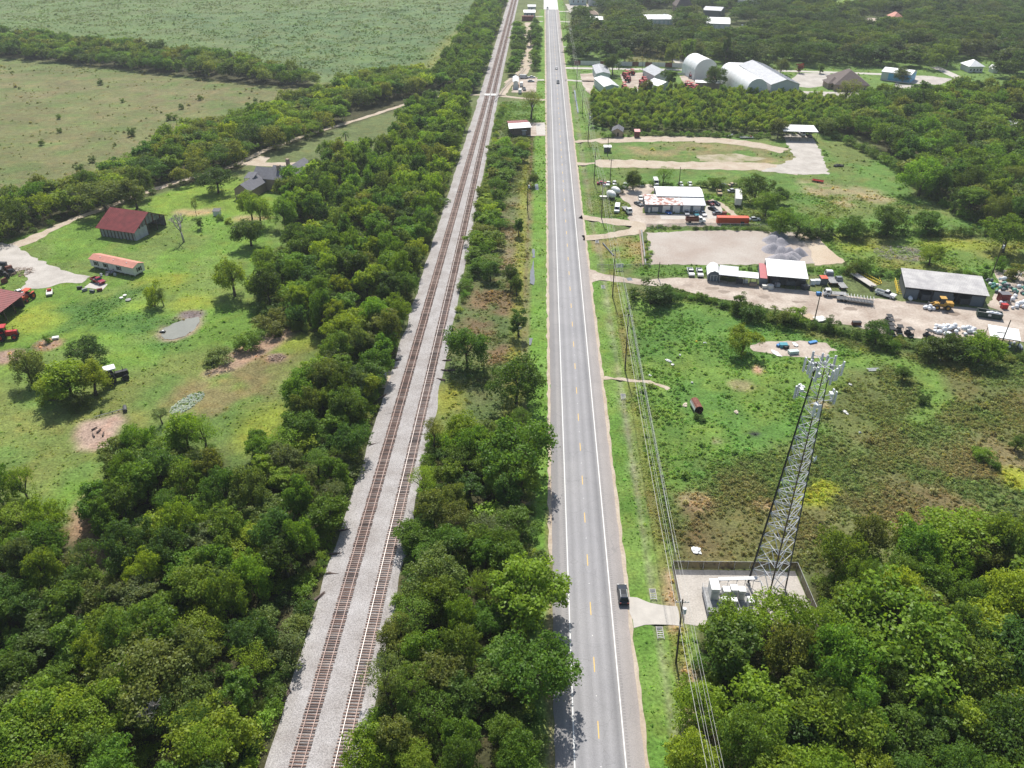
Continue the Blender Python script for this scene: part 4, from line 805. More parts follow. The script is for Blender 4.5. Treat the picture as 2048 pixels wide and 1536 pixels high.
# scrub under the trees
UG = []
for k_ in 'ABEFC':
    for p_ in scatter(GS(WOODS[k_], 0 if k_ in 'EF' else 2), 2.5 if k_ != 'C' else 4.5, rng, CLEAR+[LANE], .2):
        if corridor(p_) or p_[1] > 420: continue
        h_ = rng.uniform(1.4, 3.6); w_ = rng.uniform(2.6, 4.4); UG.append((p_[0], p_[1], 0, (w_/8.6, w_/8.6, h_/8.4), rng.uniform(0, 6.28), rng.choice(LOD['shrub']), jcol(PAL[rng.choice(('dark', 'deep', 'mid', 'olive'))], rng)))
FILL.sort(key=lambda t: -t[0])
BB = {}
for k_, p_ in WOODS.items():
    q_ = [project(*v, 4) for v in GS(p_)]; BB[k_] = (max(0, min(v[0] for v in q_)), min(2048, max(v[0] for v in q_)), max(0, min(v[1] for v in q_)), min(1536, max(v[1] for v in q_)))
def spot(p, h, k):
    u, v, _ = project(p[0], p[1], h*.6); x0, x1, y0, y1 = BB[k]; i = min(4, max(0, int(5*(u-x0)/(x1-x0)))); j = min(4, max(0, int(5*(v-y0)/(y1-y0))))
    return ('far left', 'left', 'middle', 'right', 'far right')[i]+' '+('back edge', 'back half', 'centre', 'front half', 'front edge')[j]
SH = dict(round='round-topped', broad='broad-crowned', tall='tall narrow', oak='spreading', sparse='thin-leaved', shrub='low', pine='pointed', willow='drooping', column='columnar')
for s_, p, h, w, kd, c, k in FILL[:300]:
    plant(p[0], p[1], h, w, kd, c, '%s %s %s %s, %s' % (WORD[c], SH[kd], 'bush' if kd == 'shrub' else 'tree', PLACES[k], spot(p, h, k)), 'trees '+PLACES[k], 'bush' if kd == 'shrub' else 'tree', rnd=rng)
def instancer(name, pts, kit):
    """pts: (x, y, z, scale xyz, turn, index, colour); one object whose nodes set the kit plants on its points"""
    me = bpy.data.meshes.new(name); n = len(pts); me.vertices.add(n); me.vertices.foreach_set('co', np.array([p[:3] for p in pts], np.float32).ravel())
    for nm, ty, key, data in (('scl', 'FLOAT_VECTOR', 'vector', [p[3] for p in pts]), ('turn', 'FLOAT', 'value', [p[4] for p in pts]), ('pick', 'INT', 'value', [p[5] for p in pts])):
        a = me.attributes.new(nm, ty, 'POINT'); a.data.foreach_set(key, np.array(data, np.int32 if ty == 'INT' else np.float32).ravel())
    a = me.attributes.new('tint', 'FLOAT_COLOR', 'POINT'); a.data.foreach_set('color', np.array([(*p[6], 1) for p in pts], np.float32).ravel())
    o = bpy.data.objects.new(name, me); COL.objects.link(o)
    ng = bpy.data.node_groups.new(name, 'GeometryNodeTree'); ng.interface.new_socket('Geometry', in_out='INPUT', socket_type='NodeSocketGeometry'); ng.interface.new_socket('Geometry', in_out='OUTPUT', socket_type='NodeSocketGeometry')
    N = ng.nodes; L = ng.links; gi = N.new('NodeGroupInput'); go = N.new('NodeGroupOutput'); ip = N.new('GeometryNodeInstanceOnPoints'); ci = N.new('GeometryNodeCollectionInfo')
    ci.inputs['Collection'].default_value = kit; ci.inputs['Separate Children'].default_value = True; ci.inputs['Reset Children'].default_value = True
    def att(nm, ty): q = N.new('GeometryNodeInputNamedAttribute'); q.data_type = ty; q.inputs['Name'].default_value = nm; return q.outputs['Attribute']
    cx = N.new('ShaderNodeCombineXYZ'); L.new(att('turn', 'FLOAT'), cx.inputs[2]); L.new(gi.outputs[0], ip.inputs['Points']); L.new(ci.outputs[0], ip.inputs['Instance']); ip.inputs['Pick Instance'].default_value = True
    L.new(att('pick', 'INT'), ip.inputs['Instance Index']); L.new(cx.outputs[0], ip.inputs['Rotation']); L.new(att('scl', 'FLOAT_VECTOR'), ip.inputs['Scale']); L.new(ip.outputs[0], go.inputs[0])
    md = o.modifiers.new('scatter', 'NODES'); md.node_group = ng; o['kind'] = 'stuff'; return o
pts = []
for s_, p, h, w, kd, c, k in FILL[300:]:
    kd2 = kd if kd in LOD else 'round'; sx = w/8.4*(1.0 if kd2 != 'broad' else .85)*(1.35 if kd2 == 'tall' else 1); pts.append((p[0], p[1], 0, (sx, sx, h/9.7), rng.uniform(0, 6.28), rng.choice(LOD[kd2]), jcol(tuple(v*(.68 if k == 'J' else 1) for v in PAL[c]), rng)))
tag(instancer('undergrowth', UG, kitcol), 'tangled undergrowth filling the floor of the woods', 'undergrowth')
o = instancer('massed_trees', pts, kitcol); tag(o, 'massed far trees of the woods, tree belts and wooded town', 'trees')
# willow thicket behind the sandy lots
pts = []
for p in scatter(GS(WOODS['Gw']), 3.1, rng, CLEAR):
    h = rng.uniform(5, 9); w = rng.uniform(4.2, 6.2); pts.append((p[0], p[1], 0, (w/8.2, w/8.2, h/9.7), rng.uniform(0, 6.28), rng.choice(LOD['willow']+LOD['tall']), jcol((.110, .162, .028) if rng.random() < .72 else (.06, .10, .026), rng)))
o = instancer('willow_thicket', pts, kitcol); tag(o, 'dense yellow-green willow thicket behind the sandy lots', 'thicket')
# weeds, tussocks and low brush, thicker where the ground cover is rank
weedcol = bpy.data.collections.new('weed_kit')
for s in range(6):
    rs = np.random.RandomState(300+s); n = 44 if s < 4 else 70
    d = rs.normal(size=(n, 3)); d /= np.linalg.norm(d, axis=1)[:, None]; d[:, 2] = np.abs(d[:, 2])
    p = d*rs.uniform(.35, 1, n)[:, None]*np.array([.62, .62, .5 if s < 4 else .8]); nr = d*.6+rs.normal(size=(n, 3))*.5+np.array([0, 0, .6]); nr /= np.linalg.norm(nr, axis=1)[:, None]
    o = bpy.data.objects.new('weed_kit_%02d' % s, np_mesh('weed', leaf_quads(p, nr, .34, rs), WEEDM)); weedcol.objects.link(o)
rs = np.random.RandomState(77)
def in_view(x, y, m=130):
    c, s = math.cos(YAW), math.sin(YAW); X = x*c+y*s; Y = -x*s+y*c; d = Y*math.cos(TH)+CAMH*math.sin(TH); up = Y*math.sin(TH)-CAMH*math.cos(TH)
    u = 1024+F*X/d; v = 768-F*up/d; return (u > -m) & (u < 2048+m) & (v > -m) & (v < 1536+m)
def weeds(name, label, sel, n, size, gain, seed):
    r = np.random.RandomState(seed); k = np.nonzero(sel & in_view(gx, gy))[0]; ar = np.where(gy[k] > 560, 36, np.where(gy[k] > 330, 4.5, 1.44))*np.where((gx[k] < -240) | (gx[k] > 190), 6, 1)
    pr = (weed[k]**1.4)*ar*np.clip((fbm(gx[k], gy[k], 11, 401)-.38)*5, .12, 2); pr /= pr.sum(); k = r.choice(k, n, p=pr)
    st = np.where(gy[k] > 560, 6, np.where(gy[k] > 330, 2.4, 1.2)); sx = np.where((gx[k] < -240) | (gx[k] > 190), 8, 1.2)
    x = gx[k]+r.uniform(-.5, .5, n)*sx; y = gy[k]+r.uniform(-.5, .5, n)*st; sc = size*r.lognormal(0, .38, n); jj = r.uniform(.72, 1.45, n); hh = r.uniform(-.14, .14, n)
    keep = ~(((x > -41) & (x < -23)) | ((x > 3.2) & (x < 18.3)))
    c = col[k]*gain
    P = [(x[i], y[i], gz[k[i]]-.02, (sc[i], sc[i], sc[i]*r.uniform(.6, 1.3)), r.uniform(0, 6.28), r.randint(0, 6), (c[i, 0]*jj[i]*(1+hh[i]), c[i, 1]*jj[i], c[i, 2]*jj[i])) for i in range(n) if keep[i]]
    return tag(instancer(name, P, weedcol), label, 'weeds')
LOTS = [o for o in bpy.data.objects if o.get('kind') == 'structure' and o.name.split('.')[0].endswith(('road', 'lot', 'pad', 'yard', 'drive', 'lane', 'parking', 'apron', 'clearing', 'slab', 'forecourt', 'patch', 'track_bed', 'water', 'track'))]
for o in LOTS:                                                   # nothing grows on the made surfaces
    idx, d = sdf([(v.co.x, v.co.y) for v in o.data.vertices]) if o.name != 'patchy' else ([], [])
    weed[idx[d > -.4]] = 0
weeds('field_weeds', 'rank brown and green weeds over the field around the tower', (gx > 26) & (gy < 330), 52000, .50, 1.12, 1)
weeds('strip_weeds', 'weeds and brush on the strip between railway and road', (gx > -24) & (gx < 4) & (gy < 560), 18000, .52, 1.08, 2)
weeds('pasture_tussocks', 'rough grass tussocks over the farm meadow', (gx < -41) & (gy < 330), 9000, .34, 1.25, 3)
weeds('far_field_brush', 'low brush dotted over the far left fields', (gx < -41) & (gy > 260), 34000, .85, 1.0, 4)
weeds('verge_grass', 'tufts of green grass on the right road verge', (gx > 17.5) & (gx < 29) & (gy < 330), 6000, .24, 1.35, 5)
weeds('lot_weeds', 'weeds on the lots and meadows at mid distance', (gx > 20) & (gy > 330), 9000, .9, 1.1, 6)
# hedges along the lot boundaries
HP = []
for line, sp, hb, wb, cl in ((GS([(1600, 478), (1700, 472), (1800, 470), (1900, 472), (1985, 470)]), 2.6, 3.4, 4.2, 'dark'), (GS([(1690, 548), (1760, 551), (1830, 553), (1920, 552), (1985, 556)]), 2.0, 2.0, 3.0, 'dark'), (GS([(1345, 590), (1400, 600), (1480, 622), (1560, 645), (1640, 660), (1740, 680)]), 2.2, 2.2, 3.2, 'deep'), (GS([(1760, 688), (1850, 700), (1950, 712), (2060, 724)]), 2.2, 2.4, 3.4, 'olive'), (GS([(1290, 455), (1400, 459), (1500, 460), (1640, 472)]), 2.6, 1.2, 2.6, 'green'), (GS([(1210, 378), (1300, 372), (1400, 374), (1460, 376)]), 2.4, 2.2, 3.4, 'deep'), (GS([(1292, 540), (1296, 520), (1292, 480)]), 2.6, 1.2, 2.4, 'lime'), (GS([(1410, 536), (1500, 538), (1620, 540), (1690, 545)]), 3.4, 1.4, 2.8, 'deep'), (GS([(1200, 276), (1290, 270), (1400, 272), (1540, 276)]), 2.6, 2.4, 4.0, 'green'), (GS([(1640, 262), (1700, 290), (1780, 330), (1850, 390), (1960, 450)]), 3.5, 4, 6, 'deep')):
    for p0, p1 in zip(line, line[1:]):
        L = math.hypot(p1[0]-p0[0], p1[1]-p0[1]); n_ = max(1, int(L/sp))
        for i_ in range(n_):
            t_ = (i_+rng.random())/n_; h_ = hb*rng.uniform(.55, 1.4); w_ = wb*rng.uniform(.7, 1.3)
            HP.append((p0[0]+(p1[0]-p0[0])*t_+rng.uniform(-.8, .8), p0[1]+(p1[1]-p0[1])*t_+rng.uniform(-.8, .8), 0, (w_/8.6, w_/8.6, h_/8.4), rng.uniform(0, 6.28), rng.choice(LOD['shrub']), jcol(PAL[rng.choice((cl, cl, 'green', 'dark'))], rng)))
tag(instancer('hedge_brush', HP, kitcol), 'overgrown hedges along the boundaries of the yards and lots', 'hedge')
# far-field bushes one can count
BUSHES = ((352, 240, 2.4), (355, 265, 2.2), (245, 205, 2), (200, 170, 3), (402, 200, 2.6), (363, 218, 2.4), (340, 240, 3), (265, 272, 3.2), (85, 290, 2.4), (120, 238, 2.2), (120, 265, 2), (510, 205, 2.2), (185, 325, 2.4), (160, 345, 3))
ORD = 'first second third fourth fifth sixth seventh eighth ninth tenth eleventh twelfth thirteenth fourteenth fifteenth sixteenth seventeenth eighteenth nineteenth twentieth'.split()
BUSHPOS = {}
for row, (y0_, y1_) in dict(back=(0, 215), middle=(215, 262), front=(262, 999)).items():
    for n_, i_ in enumerate(sorted((i for i, q in enumerate(BUSHES) if y0_ <= q[1] < y1_), key=lambda i: BUSHES[i][0])): BUSHPOS[i_] = (ORD[n_], row)
for i, (a, b, s) in enumerate(BUSHES):
    x, y = G(a, b); plant(x, y, s*1.3, s*1.5, 'shrub', rng.choice(['green', 'mid', 'dark']), 'lone low bush in the far left field, %s from the left in the %s row' % (*BUSHPOS[i],), 'lone bushes in the far left field', 'bush', rnd=rng)
# dead and bare trees
def bare_tree(px, py, h, label, seed, spread=.5, pos=None):
    r = random.Random(seed); t = thing('dead_tree', label, 'tree', pos or G(px, py)); mb = MB(); tw = MB()
    def grow(p, d, L, rad_, lev):
        q = p+d*L; (mb if lev < 2 else tw).tube(p, q, rad_, 6 if lev < 2 else 4, rad_*.65)
        if lev >= 4: return
        for i in range(3 if lev else 4):
            nd = (d+Vector((r.uniform(-1, 1), r.uniform(-1, 1), r.uniform(-.2, .7)))*spread*1.3).normalized(); grow(q, nd, L*r.uniform(.55, .8), rad_*.6, lev+1)
    grow(Vector((0, 0, -.1)), Vector((r.uniform(-.1, .1), 0, 1)), h*.3, h*.03, 0)
    mb.done('trunk', MT['dead_wood'], t, True); tw.done('branches', MT['dead_wood'], t)
bare_tree(368, 484, 14, 'dead grey forked tree standing on the meadow right of the barn', 3, .9)
bare_tree(300, 1440, 9, 'bare white dead tree in the bottom left wood', 5, .6, (*G(300, 1440, 4), 2))
bare_tree(82, 440, 10, 'bare grey tree in the row at the left end of the farm lane', 8, .5); bare_tree(160, 420, 10, 'bare grey tree just left of the broad olive tree', 9, .5)
bare_tree(455, 560, 8, 'bare trunk standing left of the isolated yellow willow', 11, .3)
# palm
x, y = G(693, 291); t = thing('palm_tree', 'single palm tree on the clearing beside the farm lane', 'tree', (x, y))
MB().tube((0, 0, 0), (.1, 0, 6.5), .28, 8, .22).done('trunk', MT['bark'], t); mb = MB()
for i in range(22):
    a = i*2.4; e = .9-1.5*(i/22); pr = []
    for k in range(5): pr.append((2.9*k/4*math.cos(a)*math.cos(e*.6), 2.9*k/4*math.sin(a)*math.cos(e*.6), 6.5+2.6*(k/4)*math.sin(e)-1.3*(k/4)**2))
    for p_, q_ in zip(pr, pr[1:]):
        s = Vector((-math.sin(a), math.cos(a), 0))*.28; mb.add([Vector(p_)-s, Vector(p_)+s, Vector(q_)+s*.8, Vector(q_)-s*.8], [(0, 1, 2, 3)])
o = mb.done('crown', LEAF, t); o.color = (*PAL['deep'], 1)
# ---------------------------------------------------------------- buildings
def lerp(a, b, t): return tuple(a[i]+(b[i]-a[i])*t for i in range(3))
def ribbed(T, quad, m, n, t=.10, name='roof', rib=.05, label=None):
    """roof sheet fl, fr, br, bl with n raised seams running up the slope"""
    fl, fr, br, bl = quad; mb = MB().slab(quad, t)
    for i in range(n+1):
        k = i/n*.996+.002; a = lerp(fl, fr, k); b = lerp(bl, br, k); mb.bar((a[0], a[1], a[2]+rib/2+.003), (b[0], b[1], b[2]+rib/2+.003), .09, rib)
    return mb.done(name, m, T, label=label)
def wall_box(T, x0, y0, x1, y1, h, m, t=.2, z=0, name='wall', skip=''):
    mb = MB()
    if 'f' not in skip: mb.box((x0+x1)/2, y0+t/2, z, x1-x0, t, h)
    if 'b' not in skip: mb.box((x0+x1)/2, y1-t/2, z, x1-x0, t, h)
    if 'l' not in skip: mb.box(x0+t/2, (y0+y1)/2, z, t, y1-y0-2*t, h)
    if 'r' not in skip: mb.box(x1-t/2, (y0+y1)/2, z, t, y1-y0-2*t, h)
    return mb.done(name, m, T)
def panel(T, name, x0, x1, z0, z1, y, m, t=.06):
    """flat leaf on a front (facing -y) wall, proud of it"""
    return MB().box((x0+x1)/2, y-t/2-.004, z0, x1-x0, t, z1-z0).done(name, m, T)
def window(T, x0, x1, z0, z1, y, fr='white_paint', gl='glass'):
    w = panel(T, 'window', x0, x1, z0, z1, y, MT[fr], .05)
    MB().box((x0+x1)/2, y-.07, z0+.08, x1-x0-.16, .03, z1-z0-.16).done('pane', MT[gl], w); return w
def gable(T, w, d, h, rise, wall, roof, axis='x', over=.4, n=None, skip='', t=.2, z=0):
    """gabled block from the front left corner; axis = direction of the ridge"""
    wall_box(T, 0, 0, w, d, h, MT[wall], t, z, skip=skip)
    n = n or max(3, int((w if axis == 'x' else d)/1.2)); H = h+z; e = rise*over/((d if axis == 'x' else w)/2)
    if axis == 'x':
        for x in (0, w-t): MB().prismx([(0, H), (d, H), (d/2, H+rise)], x, x+t).done('gable', MT[wall], T)
        ribbed(T, [(-over, -over, H-e+.1), (w+over, -over, H-e+.1), (w+over, d/2, H+rise+.1), (-over, d/2, H+rise+.1)], MT[roof], n)
        ribbed(T, [(w+over, d+over, H-e+.1), (-over, d+over, H-e+.1), (-over, d/2+.004, H+rise+.1), (w+over, d/2+.004, H+rise+.1)], MT[roof], n)
    else:
        for y in (0, d-t): MB().prism([(0, H), (w, H), (w/2, H+rise)], y, y+t).done('gable', MT[wall], T)
        ribbed(T, [(-over, d+over, H-e+.1), (-over, -over, H-e+.1), (w/2, -over, H+rise+.1), (w/2, d+over, H+rise+.1)], MT[roof], n)
        ribbed(T, [(w+over, -over, H-e+.1), (w+over, d+over, H-e+.1), (w/2+.004, d+over, H+rise+.1), (w/2+.004, -over, H+rise+.1)], MT[roof], n)
def posts(T, pts, h, r=.09, m='dark_metal'):
    for x, y, *hh in pts: MB().box(x, y, 0, r*2, r*2, hh[0] if hh else h).done('post', MT[m], T)

# garage with rusty front roof
p, w, rz = front((1290, 425), (1408, 427)); T = thing('garage', 'grey garage with white main roof, rust-streaked front roof and four roller doors', 'garage', p, rz)
wall_box(T, 0, 0, w, 6.5, 3.5, MT['slate_wall'], skip='b'); wall_box(T, 5.2, 6.52, w, 18, 4.6, MT['slate_wall'])
[MB().prismx([(0, 3.5), (6.5, 3.5), (6.5, 4.3)], x, x+.2).done('gable', MT['slate_wall'], T) for x in (0, w-.2)]
wall_box(T, 0, 6.52, 5.18, 11, 3.6, MT['slate_wall'], skip='rf')
f = .63*w
ribbed(T, [(-.3, -.5, 3.5), (f, -.5, 3.5), (f, 6.6, 4.4), (-.3, 6.6, 4.4)], MT['rusty_roof'], 15)
ribbed(T, [(f+.005, -.5, 3.5), (w+.3, -.5, 3.5), (w+.3, 6.6, 4.4), (f+.005, 6.6, 4.4)], MT['galv'], 8)
ribbed(T, [(-.3, 6.63, 4.4), (5.1, 6.63, 4.4), (5.1, 11.3, 3.8), (-.3, 11.3, 3.8)], MT['rusty_roof'], 5)
ribbed(T, [(4.9, 6.3, 4.75), (w+.3, 6.3, 4.75), (w+.3, 12.4, 5.6), (4.9, 12.4, 5.6)], MT['white_roof'], 16); ribbed(T, [(w+.3, 18.4, 4.75), (4.9, 18.4, 4.75), (4.9, 12.41, 5.6), (w+.3, 12.41, 5.6)], MT['white_roof'], 16)
for a, b in ((.292, .416), (.466, .584), (.634, .758), (.807, .93)):
    d = panel(T, 'roller_door', a*w, b*w, .08, 3.0, 0, MT['white_paint'])
    MB().box((a+b)/2*w, -.08, .9, (b-a)*w-.1, .03, .06).box((a+b)/2*w, -.08, 1.7, (b-a)*w-.1, .03, .06).box((a+b)/2*w, -.08, 2.4, (b-a)*w-.1, .03, .06).done('door_seam', MT['off_white'], d)
panel(T, 'door', .05*w, .085*w, .05, 2.1, 0, MT['white_paint']); window(T, .115*w, .16*w, .5, 2.3, 0, gl='off_white'); window(T, .163*w, .215*w, .5, 2.3, 0, gl='off_white')
# orange container
p, w, rz = front((1434, 448), (1497, 449)); T = thing('shipping_container', 'long orange shipping container on the weedy garage lot', 'container', p, rz)
def container(T, w, d, h, m, n):
    MB().box(w/2, d/2, .12, w, d, h).done('body', MT[m], T); mb = MB()
    for i in range(n):
        x = (i+.5)*w/n; mb.box(x, -.02, .3, w/n*.45, .05, h-.35); mb.box(x, d+.02, .3, w/n*.45, .05, h-.35)
    mb.done('corrugation', MT[m], T)
    MB().box(w/2, -.03, .1, w+.06, .09, .16).box(w/2, -.03, h-.02, w+.06, .09, .16).box(w/2, d+.03, .1, w+.06, .09, .16).box(w/2, d+.03, h-.02, w+.06, .09, .16).done('edge_rail', MT[m], T)
    MB().box(-.03, d/2, .25, .05, d-.2, h-.3).done('end_door', MT[m], T)
container(T, w, 2.5, 2.5, 'orange_paint', 26); MB().box(w*.8, -.06, .15, 1.4, .04, 1.0).done('dark_stain', MT['black'], T)
# box trailer
p, w, rz = front((1468.5, 414.5), (1481, 415)); T = thing('box_trailer', 'white box trailer parked nose-away beside the trees', 'trailer', p, rz-.12)
MB().box(1.3, 6.4, 1.0, 2.6, 12.8, 2.7).done('box', MT['off_white'], T); MB().box(1.3, -.05, 1.1, 2.4, .06, 2.5).done('rear_door', MT['white_paint'], T)
MB().box(1.3, 6.4, 3.702, 2.62, 12.82, .05).done('roof', MT['off_white'], T); MB().box(1.3, 6, .75, 1.0, 11, .24).done('chassis', MT['dark_metal'], T)
for yy in (1.4, 2.7):
    for x in (.25, 2.35): MB().tube((x-.14, yy, .5), (x+.14, yy, .5), .5, 12).done('wheel', MT['rubber'], T)
for x in (.5, 2.1): MB().box(x, 10.5, 0, .15, .15, .8).done('landing_leg', MT['dark_metal'], T)
# recycling yard buildings, left to right
p, w, rz = front((1414, 562), (1436, 563.5)); T = thing('barn_shed', 'dark grey barn-shaped storage shed with white roof and double doors', 'shed', p, rz); w = 4.0
prof = [(0, .15), (w, .15), (w, 2.3), (w*.8, 3.3), (w/2, 3.75), (w*.2, 3.3), (0, 2.3)]
MB().prism(prof, 0, 7).done('wall', MT['slate_wall'], T)
rp = [(-.22, 2.2), (w*.2-.1, 3.4), (w/2, 3.9), (w*.8+.1, 3.4), (w+.22, 2.2)]
for i in range(4):
    (x0, z0), (x1, z1) = rp[i], rp[i+1]; MB().slab([(x0, -.25, z0), (x1, -.25, z1), (x1, 7.25, z1), (x0, 7.25, z0)], .08).done('roof', MT['white_roof'], T)
dd = panel(T, 'door', 1.0, 1.98, .25, 2.2, 0, MT['slate_wall']); panel(T, 'door', 2.02, 3.0, .25, 2.2, 0, MT['slate_wall'])
tr = MB()
for x in (.95, 2.0, 3.05): tr.box(x, -.08, .25, .1, .05, 2.0)
tr.box(2, -.08, 2.25, 2.2, .05, .1).box(.06, -.03, .15, .12, .06, 2.1).box(w-.06, -.03, .15, .12, .06, 2.1).done('trim', MT['white_paint'], T)
def carport(label, a, b, d, h0, h1, roof, n, back=None, name='carport', npost=4, rzadd=0, name2=None, thick=.12):
    """open shelter: roof eave pixels a->b are the front roof corners at height h0"""
    p, w, rz = front(a, b, h0); T = thing(name, label, 'shelter', p, rz+rzadd)
    ribbed(T, [(0, 0, h0), (w, 0, h0), (w, d, h1), (0, d, h1)], MT[roof], n, thick)
    for i in range(npost):
        x = .2+(w-.4)*i/(npost-1)
        for y, h in ((.2, h0+(h1-h0)*.2/d), (d-.2, h1-(h1-h0)*.2/d)): MB().box(x, y, 0, .16, .16, h-thick-.005).done('post', MT['dark_metal'], T)
    MB().box(w/2, .2, h0-thick-.2, w-.2, .1, .17).box(w/2, d-.2, h1-thick-.22, w-.2, .1, .17).done('beam', MT['dark_metal'], T)
    if back: MB().box(w/2, d-.05, 0, w, .08, h1-thick-.25).done('back_wall', MT[back], T)
    return T, w
carport('grey-white flat roofed lean-to right of the barn-shaped shed', (1438, 549), (1476, 553), 7.5, 3.1, 3.3, 'galv', 9, 'dark_grey', 'lean_to', 3)
carport('narrow bright white canopy between lean-to and red container', (1476.5, 553), (1517, 557), 4.2, 2.9, 3.1, 'white_roof', 9, None, 'canopy', 4)
p, w, rz = front((1517.5, 571), (1532, 572.5)); T = thing('shipping_container', 'dark grey container with faded red top between canopy and white shelter', 'container', p, rz+.02)
MB().box(1.25, 6.1, .1, 2.5, 12.2, 2.6).done('body', MT['slate_wall'], T); MB().box(1.25, 6.1, 2.705, 2.56, 12.26, .06).done('roof', M('faded_red', (.36, .11, .12), .6, .15), T)
for x in (.62, 1.88): MB().box(x, -.04, .2, 1.18, .06, 2.35).done('end_door', MT['slate_wall'], T)
carport('large open shelter with bright white roof full of dark machinery', (1535, 551), (1617, 558), 13, 4.3, 4.8, 'white_roof', 20, 'dark_grey', 'shelter', 5)
p, w, rz = front((1806, 596), (1966, 614)); T = thing('warehouse_shed', 'long black-walled shed with pale corrugated roof and open bays', 'shed', p, rz)
D = 11.5; h = 4.2
ribbed(T, [(-.5, -.8, h), (w+.5, -.8, h), (w+.5, D+.4, h+1.1), (-.5, D+.4, h+1.1)], MT['corr_roof'], 48, .1, rib=.06)
MB().box(w/2, D-.1, 0, w, .15, h+.75).done('back_wall', MT['dark_grey'], T)
for x in (.1, w-.1): MB().box(x, D/2-.15, 0, .16, D-.4, h-.2).done('end_wall', MT['dark_grey'], T)
MB().box(w/2, -.05, h-.72, w, .12, .55).done('fascia', MT['black'], T)
for a, b in ((.01, .17), (.36, .60), (.83, .985)): MB().box((a+b)/2*w, -.06, 0, (b-a)*w, .10, h-.8).done('bay_panel', MT['slate_wall'], T)
for k in range(7): MB().box(.3+(w-.6)*k/6, .2, 0, .2, .2, h-.75).done('post', MT['dark_metal'], T)
T, w = carport('open white-roofed shelter behind the leaning pole at the right edge', (1980, 672), (2042, 682), 6.5, 3.4, 3.9, 'white_roof', 12, None, 'shelter', 4, name2=None)
MB().box(3, 3, 3.78, 2.2, .5, .04, .2).done('roof_patch', MT['off_white'], T)
# carport at the end of the gravel drive, with a vehicle bay
T, w = carport('tall open-sided carport with flat pale roof at the end of the gravel drive', (1567, 262), (1637, 264), 12, 5, 5.3, 'white_roof', 14, None, 'carport', 5)
# small sheds by the sandy lane
p, w, rz = front((1223, 274), (1243, 275)); T = thing('garden_shed', 'unfinished tan plywood shed with grey shingle roof by the sandy lane', 'shed', p, rz); w = 5.6
gable(T, w, 8, 2.6, 1.5, 'tan_wood', 'shingle', 'y', .3, 6, z=.4); panel(T, 'door_opening', w*.5, w*.66, .5, 2.5, 0, MT['black']); MB().box(w/2, 4, 0, w-.3, 7.6, .39).done('skid_base', MT['brown_wall'], T)
p = G(1269, 275.5); T = thing('garden_shed', 'little dark red shed with pink roof beside the plywood shed', 'shed', p); wall_box(T, 0, 0, 2.6, 3.2, 3, M('maroon', (.13, .035, .035), .7, .2), z=.1)
ribbed(T, [(-.2, -.2, 3.15), (2.8, -.2, 3.15), (2.8, 3.4, 3.6), (-.2, 3.4, 3.6)], M('pink_sheet', (.55, .25, .25), .6, .1), 5); panel(T, 'door', .8, 1.7, .15, 2.2, 0, MT['rust'])
p = G(1207, 305); T = thing('ice_stand', 'white flat roofed stand on the grass by the sandy lane', 'stand', p)
MB().box(1.9, 1.5, .3, 3.2, 2.4, 2.2).done('body', MT['dark_grey'], T); MB().slab([(0, -.3, 2.7), (3.9, -.3, 2.7), (3.9, 3.3, 2.85), (0, 3.3, 2.85)], .15).done('roof', MT['white_roof'], T); MB().box(1.9, 1.5, 0, 2.8, 2.0, .29).done('base', MT['concrete'], T)
# shop left of the road
p, w, rz = front((1026, 272), (1047, 271)); T = thing('roadside_shop', 'small dark brown roadside shop with half white, half red roof', 'shop', p, rz); w = 9.5
wall_box(T, 0, 0, w, 13, 4.2, MT['old_wood'])
ribbed(T, [(-2.2, -.6, 4.0), (w+.3, -.6, 4.3), (w+.3, 6, 5.2), (-1.6, 6, 5.0)], MT['white_roof'], 8); ribbed(T, [(-1.6, 6.03, 5.0), (w+.3, 6.03, 5.2), (w+.3, 13.6, 4.6), (-1, 13.6, 4.4)], MT['red_roof'], 8)
panel(T, 'door', w*.52, w*.72, .05, 2.4, 0, MT['weathered']); MB().slab([(w*.48, -1, 2.7), (w*.76, -1, 2.7), (w*.76, 0, 2.9), (w*.48, 0, 2.9)], .08).done('awning', MT['off_white'], T)
# red-roofed barn
a = G(203, 472); b = G(273, 482); rz = math.atan2(b[1]-a[1], b[0]-a[0]); T = thing('barn', 'weathered grey barn with dark red metal roof and open right bay', 'barn', a, rz)
w = math.hypot(b[0]-a[0], b[1]-a[1]); D = 17; h = 4.0; r = 4.2
mb = MB(); n = 30
for i in range(n): MB().box((i+.5)*w/n, .05, .02, w/n*.93, .09, h-.1-.1*(i*7 % 3)).done('wall_board', MT['weathered' if i % 3 else 'old_wood'], T)
MB().box(w/2, D-.1, 0, w, .15, h).box(.08, D/2-.04, 0, .15, D-.3, h).done('wall', MT['weathered'], T)
[MB().prismx([(0, h), (D, h), (D/2, h+r)], x, x+.15).done('gable', MT['weathered'], T) for x in (w-.16, .02)]
for i in range(9): k = (i+.5)/9; MB().bar((w+.04, D*k, h-.2), (w+.04, D*k, h+r*(1-abs(2*k-1))-.25), .9, .05).done('gable_board', MT['rust' if i % 2 else 'weathered'], T)
for k in range(3): MB().box(w-.05, 1.2+2.2*k, .02, .1, 2.1, h-.1).done('side_board', MT['grey_metal'], T)
for y in (7.2, 12, D-.3): MB().box(w-.1, y, 0, .25, .25, h).done('post', MT['old_wood'], T)
